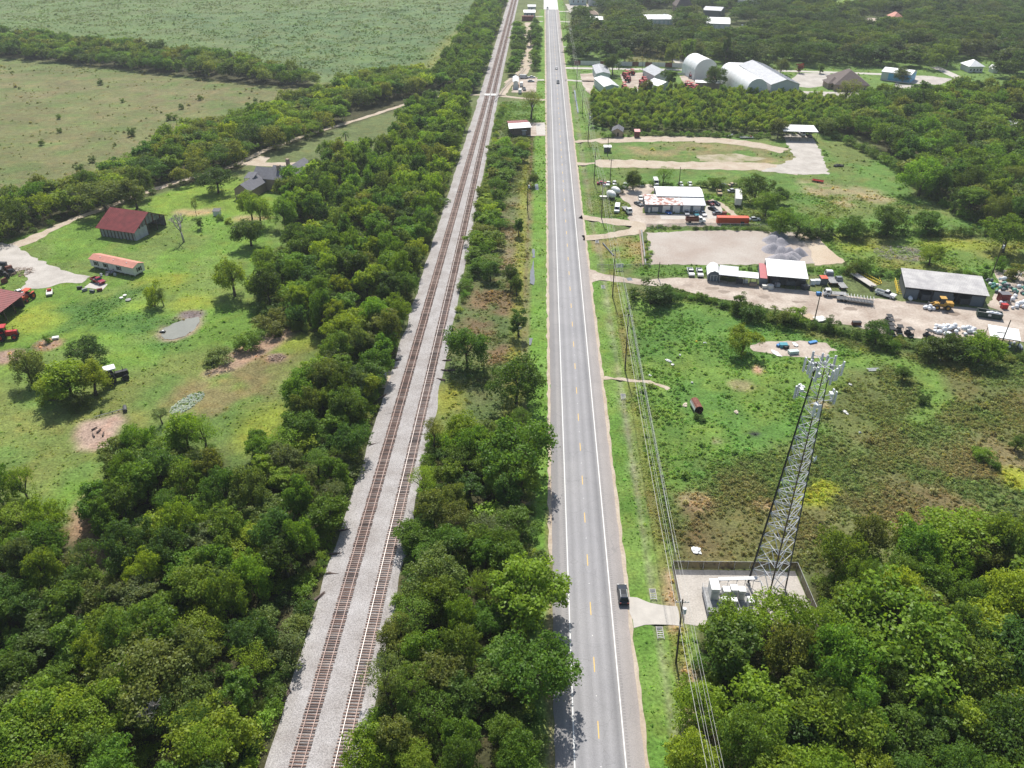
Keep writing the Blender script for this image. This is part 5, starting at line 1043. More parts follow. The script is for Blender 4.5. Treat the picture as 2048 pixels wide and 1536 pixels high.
for s in (0, 1):
    q = [(-.8, -1, h-.5), (w+.9, -1, h-.5), (w+.9, D/2, h+r+.12), (-.8, D/2, h+r+.12)] if not s else [(w+.9, D+1, h-.5), (-.8, D+1, h-.5), (-.8, D/2+.01, h+r+.12), (w+.9, D/2+.01, h+r+.12)]
    ribbed(T, q, MT['red_roof'], 24, .08)
# mobile home
p, w, rz = front((184, 536), (271, 555)); T = thing('mobile_home', 'long white mobile home with salmon roof standing on the meadow', 'mobile home', p, rz)
MB().box(w/2, 2.3, .75, w, 4.6, 2.8).done('wall', MT['off_white'], T)
MB().prismx([(0, 3.55), (4.6, 3.55), (2.3, 4.35)], 0, w).done('gable', MT['off_white'], T)
for s in (0, 1):
    q = [(-.25, -.3, 3.5), (w+.25, -.3, 3.5), (w+.25, 2.3, 4.45), (-.25, 2.3, 4.45)] if not s else [(w+.25, 4.9, 3.5), (-.25, 4.9, 3.5), (-.25, 2.31, 4.45), (w+.25, 2.31, 4.45)]
    MB().slab(q, .08).done('roof', MT['pink_roof'], T)
MB().box(w/2, 2.3, .5, w-1, 3.6, .24).done('chassis', MT['dark_metal'], T)
for k in range(9):
    for y in (.8, 3.8): MB().box(.8+(w-1.6)*k/8, y, 0, .4, .4, .52).done('pier', MT['concrete'], T)
for f in (.14, .36, .66):
    x = f*w; window(T, x-.55, x+.55, 1.5, 2.9, 0)
    for s in (-1, 1): panel(T, 'shutter', x+s*.85-.2, x+s*.85+.2, 1.45, 2.95, 0, MT['black'])
panel(T, 'door', w*.47, w*.515, .8, 2.9, 0, MT['off_white'])
wd = MB().box(w+.03, 2.3, 1.5, .05, 1.1, 1.4).done('window', MT['white_paint'], T); MB().box(w+.07, 2.3, 1.6, .03, .9, 1.2).done('pane', MT['glass'], wd)
for s in (-1, 1): MB().box(w+.03, 2.3+s*.85, 1.45, .05, .4, 1.5).done('shutter', MT['black'], T)
for k, x in enumerate((.2, .5, .8)): MB().box(w*x, 1.4, 3.98, .3, .3, .3).done('roof_vent', MT['off_white'], T)
st = thing('porch_steps', 'grey porch deck with railing and steps at the mobile home door', 'porch', (p[0]+math.cos(rz)*w*.49+math.sin(rz)*1.1, p[1]+math.sin(rz)*w*.49-math.cos(rz)*1.1), rz)
MB().box(0, 0, .7, 2.6, 1.7, .1).done('deck', MT['weathered'], st)
for k in range(3): MB().box(0, -1.1-.3*k, .5-.2*k, 1.2, .3, .08).done('step', MT['weathered'], st)
for x in (-1.2, 1.2):
    for y in (-.75, .75): MB().box(x, y, 0, .1, .1, 1.7).done('post', MT['old_wood'], st)
    MB().box(x, 0, 1.6, .08, 1.5, .08).done('railing', MT['old_wood'], st)
for k, (dx, dy, s) in enumerate(((-2.4, -1.5, .5), (-1.9, -2.4, .4), (2.2, -1.2, .55))): tag(MB().box(0, 0, 0, s*1.6, s, s*1.4).box(0, 0, s*1.4, s, s*.7, s*.3).done('yard_bin', MT['grey_metal'], None), ('grey bin left of the porch steps', 'smaller grey bin in front of the porch', 'grey bin right of the porch steps')[k], 'bin').location = (st.location.x+dx, st.location.y+dy, 0)
# open red-roofed shed at the left edge
a = G(2, 652); b = G(52, 613); rz = math.atan2(b[1]-a[1], b[0]-a[0]); T = thing('open_shed', 'open-fronted dark shed with big red roof cut by the left edge', 'shed', b, rz)
L = 26; D = 14
ribbed(T, [(-L, -.8, 4.2), (.8, -.8, 4.2), (.8, D/2, 5.6), (-L, D/2, 5.6)], MT['red_roof'], 26); ribbed(T, [(.8, D+.8, 4.2), (-L, D+.8, 4.2), (-L, D/2+.01, 5.6), (.8, D/2+.01, 5.6)], MT['red_roof'], 26)
MB().box(-.1, D/2, 0, .2, D-.4, 4.2).prismx([(0, 4.2), (D, 4.2), (D/2, 5.45)], -.2, 0).done('end_wall', MT['dark_metal'], T); MB().box(-L/2, D-.1, 0, L, .2, 4.2).done('back_wall', MT['dark_metal'], T)
for k in range(6): MB().box(-.3-k*4.6, .2, 0, .25, .25, 4.2).done('post', MT['old_wood'], T)
# farmhouse with grey hipped wings
T = thing('farmhouse', 'rambling tan farmhouse with several grey shingled gable roofs among trees', 'house', G(472, 398), ang((472, 398), (492, 400)))
def wing(x0, y0, w, d, h, rise, axis, wall='brown_wall', roof='shingle'):
    for nm, fn in (('wall', None),):
        wall_box(T, x0, y0, x0+w, y0+d, h, MT[wall], .2)
    if axis == 'y':
        for y in (y0, y0+d-.2): MB().prism([(x0, h), (x0+w, h), (x0+w/2, h+rise)], y, y+.2).done('gable', MT[wall], T)
        qs = ([(x0-.5, y0+d+.5, h-.3), (x0-.5, y0-.5, h-.3), (x0+w/2, y0-.5, h+rise+.12), (x0+w/2, y0+d+.5, h+rise+.12)], [(x0+w+.5, y0-.5, h-.3), (x0+w+.5, y0+d+.5, h-.3), (x0+w/2+.01, y0+d+.5, h+rise+.12), (x0+w/2+.01, y0-.5, h+rise+.12)])
    else:
        for x in (x0, x0+w-.2): MB().prismx([(y0, h), (y0+d, h), (y0+d/2, h+rise)], x, x+.2).done('gable', MT[wall], T)
        qs = ([(x0-.5, y0-.5, h-.3), (x0+w+.5, y0-.5, h-.3), (x0+w+.5, y0+d/2, h+rise+.12), (x0-.5, y0+d/2, h+rise+.12)], [(x0+w+.5, y0+d+.5, h-.3), (x0-.5, y0+d+.5, h-.3), (x0-.5, y0+d/2+.01, h+rise+.12), (x0+w+.5, y0+d/2+.01, h+rise+.12)])
    for q in qs: MB().slab(q, .12).done('roof', MT[roof], T)
wing(0, 0, 7, 13, 4.2, 2.4, 'y'); wing(.8, 13.4, 14, 10, 5.4, 3.0, 'x'); wing(8, 24, 8, 15, 4.5, 2.6, 'y'); wing(2, 27, 6, 6, 4, 1.6, 'x'); wing(24, 22, 12, 9, 4, 2.4, 'x')
window(T, 2.6, 3.9, 1.4, 3.0, 0); window(T, 3, 4.2, 2, 3.4, 13.4); MB().box(11.5, 18, 5, 1.4, 1.4, 5).done('chimney', MT['brown_wall'], T); MB().box(9, 30, 4, 1.3, 1.3, 5).done('chimney', MT['brown_wall'], T)
MB().slab([(-.3, 8.5, 6.2), (4.3, 8.5, 6.6), (4.3, 13.0, 8.0), (-.3, 13.0, 7.6)], .12).done('porch_roof', MT['shingle'], T); posts(T, [(-.1, 8.8, 6.1), (-.1, 12.6, 7.4)], 6, .12, 'white_paint')
p = G(427, 432); T = thing('dog_house', 'tiny white shed with dark roof on the farmhouse lawn', 'shed', p); wall_box(T, 0, 0, 2.6, 2, 1.9, MT['white_paint'], .1); MB().slab([(-.2, -.2, 1.95), (2.8, -.2, 1.95), (2.8, 2.2, 2.5), (-.2, 2.2, 2.5)], .1).done('roof', MT['dark_metal'], T); panel(T, 'door', .9, 1.7, 0, 1.4, 0, MT['off_white'])
# ---- far buildings: front base pixels, depth, wall height, rise
def far_block(name, label, a, b, d, h, rise, wall, roof, axis='x', cat='building', nwin=0, doors=0, over=.5):
    p, w, rz = front(a, b); T = thing(name, label, cat, p, rz); gable(T, w, d, h, rise, wall, roof, axis, over)
    for i in range(nwin): x = w*(i+.7)/(nwin+.4); window(T, x-.7, x+.7, h*.4, h*.75, 0)
    for i in range(doors): x = w*(i+.5)/doors; panel(T, 'door', x-w/doors*.3, x+w/doors*.3, .05, h*.75, 0, MT['white_paint'])
    return T, w
MT['pale_green'] = M('pale_green', (.42, .50, .48), .6, .08); MT['pale_wall'] = M('pale_wall', (.50, .51, .50), .6, .08)
far_block('storage_shed', 'pale storage shed with light roof, the nearer of two by the road', (1208, 190), (1236, 189), 26, 5, 1.2, 'pale_green', 'white_roof', 'y', 'shed')
far_block('storage_shed', 'grey-green roofed shed behind the pale storage shed', (1192, 163), (1219, 163), 28, 5, 1.0, 'pale_green', 'grey_metal', 'y', 'shed')
far_block('equipment_shed', 'grey gabled shed standing over the tractor yard', (1308, 172), (1342, 170), 20, 6.5, 3, 'pale_wall', 'grey_metal', 'y', 'shed', doors=1)
far_block('equipment_shed', 'white low gabled shed in front of the grey gabled shed', (1316, 187), (1345, 183), 12, 4.5, 2, 'pale_wall', 'white_roof', 'y', 'shed')
far_block('small_shed', 'tiny white shed at the front of the tractor yard', (1273, 193), (1288, 193), 5, 2.6, 1, 'white_paint', 'white_roof', 'x', 'shed', doors=1)
far_block('warehouse', 'big grey metal warehouse with rooflights right of the long tent', (1538, 198), (1594, 197), 62, 8.5, 2.8, 'pale_wall', 'grey_metal', 'y', 'warehouse', 0, 0)
far_block('flat_office', 'low white-roofed building behind the grey warehouse', (1460, 148), (1525, 150), 14, 5, .6, 'pale_wall', 'white_roof', 'x', 'building')
far_block('office_container', 'low white-roofed hut with dark wall between the two tents', (1391, 176), (1445, 178), 7, 3.5, .5, 'brown_wall', 'white_roof', 'x', 'hut')
def tent(label, a, b, d, h, m='white_roof', door=False):
    p, w, rz = front(a, b); T = thing('fabric_tent', label, 'tent', p, rz); n = 14
    prof = [(w/2-w/2*math.cos(math.pi*i/n), h*(.30 if i not in (0, n) else .0)+h*.70*math.sin(math.pi*i/n)**.85) for i in range(n+1)]
    mb = MB(); vs = []; N = 9
    for k in range(N+1): vs += [(x, d*k/N, z*(1 if k % 2 else .992)) for x, z in prof]
    mb.add(vs, [(k*(n+1)+i, k*(n+1)+i+1, (k+1)*(n+1)+i+1, (k+1)*(n+1)+i) for k in range(N) for i in range(n)]).done('roof_skin', MT[m], T, True)
    MB().add([(x, .02, z) for x, z in prof], [tuple(range(n+1))]).done('end_wall', MT['white_paint'], T); MB().add([(x, d-.02, z) for x, z in prof], [tuple(range(n, -1, -1))]).done('end_wall', MT['white_paint'], T)
    if door: panel(T, 'door', w*.55, w*.95, .05, h*.45, 0, MT['brown_wall'])
    else: panel(T, 'vent', w*.66, w*.70, h*.5, h*.56, 0, MT['grey_metal'])
tent('tall white arched tent with a brown door, left of the two', (1387, 160), (1433, 158), 22, 13, door=True); tent('long white arched tent beside the grey warehouse', (1490, 199), (1532, 198), 52, 12)
def hip(name, label, a, b, d, h, rise, wall, roof, cat='house', nwin=3):
    p, w, rz = front(a, b); T = thing(name, label, cat, p, rz); wall_box(T, 0, 0, w, d, h, MT[wall]); o = .8; k = min(w, d)/2
    A, B, C, Dd = (-o, -o, h), (w+o, -o, h), (w+o, d+o, h), (-o, d+o, h); R0, R1 = ((k, d/2, h+rise), (w-k, d/2, h+rise)) if w >= d else ((w/2, k, h+rise), (w/2, d-k, h+rise))
    fs = ((A, B, R1, R0), (B, C, R1), (C, Dd, R0, R1), (Dd, A, R0)) if w >= d else ((A, B, R0), (B, C, R1, R0), (C, Dd, R1), (Dd, A, R0, R1))
    for f in fs: MB().slab(list(f), .12).done('roof', MT[roof], T)
    for i in range(nwin): x = w*(i+.6)/(nwin+.2); window(T, x-.6, x+.6, 1, 2.4, 0)
    return T
hip('church', 'large brown-shingled hipped church among pale parking', (1668, 182), (1735, 184), 26, 4, 7, 'brown_wall', 'brown_shingle', 'church', 5)
hip('church_wing', 'small brown hipped wing left of the large brown roof', (1655, 178), (1684, 178), 10, 3.5, 3, 'brown_wall', 'brown_shingle', 'church wing', 2)
p, w, rz = front((1760, 160), (1818, 167)); T = thing('blue_hall', 'long white-roofed hall with bright blue end wall', 'hall', p, rz); gable(T, w, 16, 5.5, 1.6, 'pale_wall', 'white_roof', 'x', .4); MB().box(w*.62, -.1, .6, w*.74, .1, 4.2).box(w+.06, 8, .1, .1, 15, 5.2).done('blue_cladding', MT['blue_panel'], T); panel(T, 'plinth', w*.2, w, 0, .6, -.02, MT['white_paint'])
hip('white_house', 'white house with grey roof on the lawn right of the pale road', (1936, 145), (1964, 145), 12, 4, 3.5, 'white_paint', 'white_roof', 'house', 4)
far_block('white_shed', 'tiny white shed right of the white house', (1985, 146), (1994, 146), 6, 3, 1.5, 'white_paint', 'white_roof', 'y', 'shed')
far_block('low_house', 'pale-roofed low house under the trees at the right edge', (2010, 264), (2070, 272), 12, 3, 1.6, 'brown_wall', 'white_roof', 'x', 'house', 3)
far_block('storage_row', 'long pale blue storage row left, half hidden by trees', (1292, 50), (1345, 50), 30, 5, 1, 'pale_green', 'white_roof', 'x', 'storage units', 0, 6); far_block('storage_row', 'long white-roofed storage row right of the big oaks', (1398, 58), (1458, 60), 40, 5, 1.2, 'pale_wall', 'white_roof', 'x', 'storage units', 0, 6)
hip('steep_house', 'brown house with steep pyramid roof above the storage rows', (1352, 26), (1384, 26), 22, 6, 12, 'brown_wall', 'brown_shingle', 'house', 3)
far_block('dark_barn', 'long dark-fronted barn right of the steep-roofed house', (1405, 33), (1440, 35), 24, 6, 2, 'dark_grey', 'grey_metal', 'x', 'barn')
hip('tan_house', 'house with tan hipped roof near the distant road', (1172, 38), (1196, 38), 16, 4, 4, 'off_white', 'brown_wall', 'house', 2); far_block('white_house', 'white-roofed low house in front of the tan hipped house', (1176, 47), (1205, 47), 12, 3.5, 1.8, 'white_paint', 'white_roof', 'x', 'house', 2)
far_block('blue_store', 'bluish store building at the top by the road', (1140, 10), (1172, 10), 25, 6, 1, 'pale_green', 'grey_metal', 'x', 'store', 3); far_block('grey_store', 'large grey-roofed store at the top right of the road', (1178, 12), (1215, 12), 40, 7, 1.5, 'pale_wall', 'grey_metal', 'x', 'store', 0)
far_block('white_hall', 'white-roofed hall at the top centre among trees', (1475, 12), (1520, 12), 20, 6, 1.5, 'pale_wall', 'white_roof', 'x', 'hall', 0); far_block('dark_hall', 'long grey hall at the top centre beyond the trees', (1225, 8), (1265, 8), 20, 6, 2, 'pale_wall', 'grey_metal', 'x', 'hall')
hip('pink_roof_house', 'house with pale pink roof in the far wood', (1785, 44), (1803, 44), 14, 4, 4, 'off_white', 'pink_roof', 'house', 2)
far_block('maroon_wagon_shed', 'dark maroon rail wagon body standing by the siding end', (1044, 42), (1067, 42), 4, 4.2, .3, 'red_roof', 'rust', 'x', 'wagon'); far_block('grey_shop', 'grey shop with white roof behind the maroon wagon body', (1048, 36), (1070, 36), 18, 5, 1.2, 'grey_metal', 'white_roof', 'x', 'shop', 2); far_block('grey_shop', 'smaller light grey shop farther up the left roadside', (1056, 24), (1071, 24), 16, 5, 1, 'grey_metal', 'grey_metal', 'x', 'shop', 1)
far_block('equipment_hut', 'white hut among parked equipment left of the road', (1027, 178), (1036, 178), 16, 4.5, .6, 'white_paint', 'white_roof', 'y', 'hut')
far_block('grey_cottage', 'small bluish cottage in the right-hand wood', (1955, 335), (1972, 335), 8, 3, 1.5, 'pale_wall', 'grey_metal', 'x', 'house', 1)
# ---------------------------------------------------------------- vehicles
def paint_mat():
    m = bpy.data.materials.new('car_paint'); m.use_nodes = True; n = m.node_tree.nodes; b = n['Principled BSDF']; oi = n.new('ShaderNodeObjectInfo')
    m.node_tree.links.new(oi.outputs['Color'], b.inputs['Base Color']); b.inputs['Roughness'].default_value = .16; b.inputs['Specular IOR Level'].default_value = .35; b.inputs['Coat Weight'].default_value = .0; b.inputs['Coat Roughness'].default_value = .08; return m
PAINT = paint_mat(); MT['car_paint'] = PAINT
def shell(mb, prof, w, inset):
    """side outline (x, z) lofted across the width; points with z above the belt lean inwards"""
    n = len(prof); ztop = max(z for x, z in prof); zb = min(z for x, z in prof)
    vs = [(x, -w/2+inset*max(0, (z-zb)/(ztop-zb))**1.5, z) for x, z in prof]+[(x, w/2-inset*max(0, (z-zb)/(ztop-zb))**1.5, z) for x, z in prof]
    return mb.add(vs, [tuple(range(n)), tuple(range(2*n-1, n-1, -1))]+[(i, n+i, n+(i+1) % n, (i+1) % n) for i in range(n)])
VK = {}
def vehicle_kit(kind):
    if kind in VK: return VK[kind]
    K = {}
    if kind in ('suv', 'sedan', 'sport'):
        L, w, zb = dict(suv=(4.7, 1.95, .32), sedan=(4.7, 1.85, .25), sport=(4.6, 1.9, .22))[kind]; hz = dict(suv=.98, sedan=.88, sport=.80)[kind]; zr = dict(suv=1.70, sedan=1.42, sport=1.28)[kind]
        a, b, c, d = dict(suv=(-2.15, -1.75, .35, 1.05), sedan=(-1.75, -1.0, .3, 1.05), sport=(-1.9, -.8, .15, .9))[kind]
        K['body'] = shell(MB(), [(-L/2+.08, zb), (L/2-.1, zb), (L/2, zb+.18), (L/2-.02, hz-.22), (L/2-.35, hz-.06), (d, hz+.02), (a, hz+.06), (-L/2+.05, hz-.02), (-L/2, hz-.3), (-L/2, zb+.15)], w, .14).mesh('body', PAINT)
        K['window_glass'] = shell(MB(), [(a, hz), (d, hz), (c, zr-.05), (b, zr-.05)], w-.16, .22).mesh('window_glass', MT['glass'])
        K['roof'] = shell(MB(), [(b-.06, zr-.08), (c+.04, zr-.08), (c-.1, zr), (b+.1, zr)], w-.56, .04).mesh('roof', PAINT)
        if kind == 'suv': K['roof_rail'] = MB().box(-.7, -.62, zr-.03, 1.9, .05, .09).box(-.7, .62, zr-.03, 1.9, .05, .09).mesh('roof_rail', MT['galv']); K['sunroof'] = MB().box(-.35, 0, zr+.002, 1.0, .9, .015).mesh('sunroof', MT['glass'])
        ax = (-1.4, 1.42); R = .36 if kind == 'suv' else .32; hl = (L/2-.06, w*.36, hz-.24); tl = (-L/2+.02, w*.36, hz-.2)
    elif kind == 'pickup':
        L, w = 5.7, 2.0
        K['body'] = shell(MB(), [(.15-.35, .42), (L/2-.1, .42), (L/2, .6), (L/2-.02, .98), (L/2-.3, 1.12), (1.2, 1.16), (-.2, 1.16)], w, .10).mesh('body', PAINT)
        K['bed'] = MB().box(-1.55, -.93, .5, 2.65, .1, .68).box(-1.55, .93, .5, 2.65, .1, .68).box(-2.82, 0, .5, .1, 1.96, .68).box(-.28, 0, .5, .1, 1.76, .68).mesh('bed', PAINT); K['bed_liner'] = MB().box(-1.55, 0, .46, 2.5, 1.76, .12).mesh('bed_liner', MT['dark_grey'])
        K['window_glass'] = shell(MB(), [(-.22, 1.14), (1.35, 1.14), (.72, 1.78), (-.12, 1.78)], w-.18, .2).mesh('window_glass', MT['glass']); K['roof'] = shell(MB(), [(-.16, 1.74), (.78, 1.74), (.62, 1.84), (-.08, 1.84)], w-.54, .04).mesh('roof', PAINT)
        ax = (-1.75, 1.85); R = .38; hl = (L/2-.05, .75, .86); tl = (-2.86, .8, .85)
    elif kind == 'van':
        L, w = 6.2, 2.1
        K['body'] = shell(MB(), [(-L/2, .4), (L/2-.1, .4), (L/2, .7), (L/2-.1, 1.15), (L/2-.9, 1.35), (L/2-1.5, 2.35), (-L/2+.1, 2.5), (-L/2, 2.3)], w, .12).mesh('body', PAINT)
        K['window_glass'] = MB().add([(L/2-.93, -.8, 1.42), (L/2-.93, .8, 1.42), (L/2-1.42, .74, 2.27), (L/2-1.42, -.74, 2.27)], [(0, 1, 2, 3)]).box(L/2-1.7, -w/2+.02, 1.4, .8, .06, .65).box(L/2-1.7, w/2-.02, 1.4, .8, .06, .65).mesh('window_glass', MT['glass'])
        ax = (-1.9, 2.0); R = .38; hl = (L/2-.05, .8, .85); tl = (-L/2, .9, 1.0)
    elif kind == 'flatbed':
        L, w = 7.2, 2.3
        K['cab'] = shell(MB(), [(1.4, .6), (3.5, .6), (3.6, 1.1), (3.5, 1.45), (2.9, 2.3), (1.5, 2.4), (1.4, 2.3)], 2.0, .12).mesh('cab', PAINT)
        K['window_glass'] = MB().add([(3.5, -.8, 1.5), (3.5, .8, 1.5), (2.98, .74, 2.2), (2.98, -.74, 2.2)], [(0, 1, 2, 3)]).box(2.3, -.99, 1.5, .9, .06, .6).box(2.3, .99, 1.5, .9, .06, .6).mesh('window_glass', MT['glass'])
        K['bed'] = MB().box(-1.2, 0, .95, 5.0, w, .14).box(1.25, 0, 1.09, .1, w, .9).mesh('bed', MT['weathered']); K['chassis'] = MB().box(-.2, 0, .6, 6.6, .9, .34).mesh('chassis', MT['dark_metal'])
        ax = (-2.2, 2.4); R = .45; hl = (3.58, .75, .95); tl = (-3.7, .9, .9); L = 7.4
    else: # dump truck
        L, w = 7.4, 2.4
        K['cab'] = shell(MB(), [(1.1, .7), (3.6, .7), (3.7, 1.2), (3.6, 1.55), (2.5, 1.7), (2.2, 2.5), (1.2, 2.55), (1.1, 2.4)], 2.2, .14).mesh('cab', PAINT)
        K['window_glass'] = MB().add([(2.56, -.85, 1.72), (2.56, .85, 1.72), (2.26, .78, 2.42), (2.26, -.78, 2.42)], [(0, 1, 2, 3)]).box(1.7, -1.08, 1.7, .8, .06, .6).box(1.7, 1.08, 1.7, .8, .06, .6).mesh('window_glass', MT['glass'])
        K['dump_box'] = MB().box(-1.5, -1.15, 1.0, 4.8, .1, 1.2).box(-1.5, 1.15, 1.0, 4.8, .1, 1.2).box(-3.85, 0, 1.0, .1, 2.2, 1.2).box(.85, 0, 1.0, .1, 2.2, 1.5).box(-1.5, 0, .98, 4.7, 2.2, .1).mesh('dump_box', MT['rust']); K['chassis'] = MB().box(-.2, 0, .6, 7.0, .9, .36).mesh('chassis', MT['dark_metal'])
        ax = (-2.3, 2.5); R = .5; hl = (3.68, .8, 1.0); tl = (-3.92, .9, .9)
    K['wheel'] = (MB().tube((0, -.13, 0), (0, .13, 0), R, 14).mesh('wheel', MT['rubber']), MB().tube((0, -.145, 0), (0, .145, 0), R*.58, 10).mesh('rim', MT['galv']), [(x, s*(w/2-.12), R) for x in ax for s in (-1, 1)])
    K['headlight'] = (MB().box(0, 0, -.08, .1, .36, .17).mesh('headlight', MT['lamp']), hl); K['tail_light'] = (MB().box(0, 0, -.12, .08, .26, .28).mesh('tail_light', MT['tail']), tl)
    VK[kind] = K; return K
def vehicle(kind, px, py, head, colr, label, group=None, cat='car', z=.04, sc=1.0, pos=None, small=False):
    K = vehicle_kit(kind); x, y = pos or G(px, py)
    T = thing({'suv': 'parked_car', 'sedan': 'parked_car', 'sport': 'sports_car', 'pickup': 'pickup_truck', 'van': 'van', 'flatbed': 'flatbed_truck', 'dump': 'dump_truck'}[kind], label, cat, (x, y, z), rad(head), group); T.scale = (sc,)*3
    c = colr if not isinstance(colr, str) else dict(white=(.72, .72, .70), black=(.012, .012, .014), navy=(.014, .022, .034), blue=(.02, .14, .42), silver=(.42, .43, .44), teal=(.06, .22, .27), red=(.28, .015, .035), grey=(.16, .17, .18), tan=(.42, .33, .20), maroon=(.14, .03, .03))[colr]
    for k, v in K.items():
        if k == 'wheel':
            for q in v[2]:
                o = bpy.data.objects.new('wheel', v[0]); COL.objects.link(o); o.parent = T; o.location = q
                if not small: r = bpy.data.objects.new('rim', v[1]); COL.objects.link(r); r.parent = o
        elif k in ('headlight', 'tail_light'):
            for s in (-1, 1): o = bpy.data.objects.new(k, v[0]); COL.objects.link(o); o.parent = T; o.location = (v[1][0], s*v[1][1], v[1][2])
        else: o = bpy.data.objects.new(k, v); COL.objects.link(o); o.parent = T; o.color = (*c, 1)
    return T
vehicle('suv', 0, 0, 91, 'navy', 'dark blue-black car with roof rails stopped on the right shoulder', pos=(17.15, 101.6), z=.05)
g = 'cars driving on the road'
vehicle('sedan', 1113, 138, 90, 'white', 'white car driving far up the road', g); vehicle('pickup', 1116, 166, -90, 'grey', 'dark pickup driving towards the camera far up the road', g, 'pickup'); vehicle('van', 1095, 18, -90, 'white', 'white van at the far concrete end of the road', g, 'van', z=.06)
g = 'vehicles around the grey garage'
for k, px, py, hd, c, lb, ct in (('sport', 1335, 426, -72, 'blue', 'blue sports car parked before the first roller door', 'car'), ('sedan', 1373, 428, -92, 'silver', 'silver and black car before the third roller door', 'car'), ('sedan', 1392, 430, -86, 'teal', 'teal car between silver and white cars before the garage', 'car'), ('sedan', 1406, 430, -80, 'white', 'white car parked at the right corner of the garage front', 'car'),
    ('sedan', 1426, 421, -58, 'black', 'black car on the slab right of the garage', 'car'), ('sedan', 1419, 409, -60, 'maroon', 'dark red car behind the black car right of the garage', 'car'), ('sedan', 1430, 409, -50, 'black', 'black car at the back of the slab right of the garage', 'car'), ('sedan', 1436, 429, 10, 'grey', 'dark low car behind the rusty barrel', 'car'), ('sport', 1277, 410, -60, 'grey', 'grey open car at the left wall of the garage', 'car'), ('sedan', 1281, 399, -90, 'white', 'white car half hidden at the left wall of the garage', 'car'),
    ('dump', 1391, 446, 0, 'white', 'white dump truck with rusty box in front of the garage', 'truck'), ('sedan', 1216, 370, -100, 'white', 'first white car of the row under the bushes left', 'car'), ('sedan', 1229, 369, -90, 'white', 'second white car of the row under the bushes left', 'car'), ('pickup', 1250, 374, -105, 'white', 'white pickup in the row under the dark tree', 'pickup'), ('sedan', 1282, 371, -85, 'white', 'white car right of the dark tree behind the garage lot', 'car'),
    ('van', 1311, 369, -90, 'white', 'white van at the upper left corner of the garage roof', 'van'), ('sedan', 1361, 371, -90, 'white', 'white car peeping out behind the garage roof, left one', 'car'), ('sedan', 1380, 371, -90, 'white', 'white car peeping out behind the garage roof, right one', 'car'), ('sedan', 1444, 373, 40, 'grey', 'grey wrecked car in the weeds behind the garage', 'car'), ('sedan', 1465, 372, 30, 'tan', 'tan wrecked car at the foot of the trees', 'car'), ('pickup', 1438, 388, -92, 'tan', 'old tan pickup on the weedy lane', 'pickup'), ('sedan', 1465, 384, 15, 'silver', 'silver wreck half behind the white box trailer', 'car'), ('sedan', 1508, 441, 8, 'silver', 'silver car in weeds right of the orange container', 'car'),
    ('van', 1234, 422, -98, 'white', 'long white van parked in the weeds beside the entrance loop', 'van'), ('flatbed', 1254, 424, -75, 'white', 'white truck with open hood right of the long white van', 'truck'), ('sedan', 1204, 369, 0, 'red', 'red car at the left end of the row by the power poles', 'car')):
    vehicle(k, px, py, hd, c, lb, g, ct, z=.06, small=True)
g = 'vehicles in the recycling yard'
vehicle('pickup', 1381, 548, -90, 'white', 'left one of the two white pickups beside the barn-shaped shed', g, 'pickup'); vehicle('pickup', 1399, 549, -92, 'white', 'right one of the two white pickups beside the barn-shaped shed', g, 'pickup')
vehicle('pickup', 1770, 592, -42, 'white', 'white pickup hitched to the long flat trailer', g, 'pickup', sc=1.12)
vehicle('flatbed', 1660, 562, 88, 'white', 'white flatbed truck parked nose-away beside the red-topped bin', g, 'truck', sc=1.15); vehicle('flatbed', 1680, 572, 92, 'grey', 'second flatbed truck with grey cab behind the cage trailer', g, 'truck')
vehicle('pickup', 197, 565, -32, 'red', 'red pickup with black bed on the concrete pad by the mobile home', None, 'pickup', z=.07, sc=1.05); vehicle('sedan', 41, 588, -40, 'white', 'white car parked behind the open red-roofed shed')
vehicle('flatbed', 1602, 270, -85, 'white', 'white truck standing under the tall carport', None, 'truck'); vehicle('sedan', 1618, 274, 100, 'black', 'dark car under the right half of the tall carport')
g = 'equipment left of the distant road'
for k, a, b, hd, c, lb in (('van', 1043, 172, 90, 'white', 'white van at the back of the equipment yard'), ('van', 1040, 186, 90, 'white', 'white van nearest the level crossing lane'), ('pickup', 1048, 180, -80, 'grey', 'grey pickup in the equipment yard'), ('van', 1048, 157, 10, 'silver', 'silver van crosswise at the far end of the equipment yard'), ('sedan', 1064, 156, 0, 'white', 'white car at the far right of the equipment yard'), ('sedan', 1062, 164, 0, 'silver', 'silver car under the tall airy tree')):
    vehicle(k, a, b, hd, c, lb, g, 'van' if k == 'van' else 'car', z=.07, small=True)
g = 'vehicles in the distant town'
for k, a, b, hd, c, lb in (('sedan', 1494, 62, 20, 'white', 'white car in the far storage yard, nearest'), ('van', 1488, 54, 40, 'white', 'white van in the far storage yard'), ('sedan', 1505, 70, 0, 'silver', 'silver car at the front of the far storage yard'), ('sedan', 1150, 16, 0, 'blue', 'blue car before the bluish store'), ('sedan', 1162, 18, 10, 'white', 'white car before the bluish store'), ('van', 1141, 64, 90, 'white', 'white motor home behind the roadside fence'), ('van', 1141, 72, 90, 'white', 'white trailer below the motor home by the roadside'), ('sedan', 1310, 33, 10, 'black', 'dark car in the yard of the storage rows'), ('sedan', 1330, 30, 30, 'silver', 'silver car in the yard of the storage rows'), ('van', 1228, 55, 0, 'white', 'white van in the trees below the white-roofed house')):
    vehicle(k, a, b, hd, c, lb, g, 'van' if k == 'van' else 'car', z=.07, small=True)
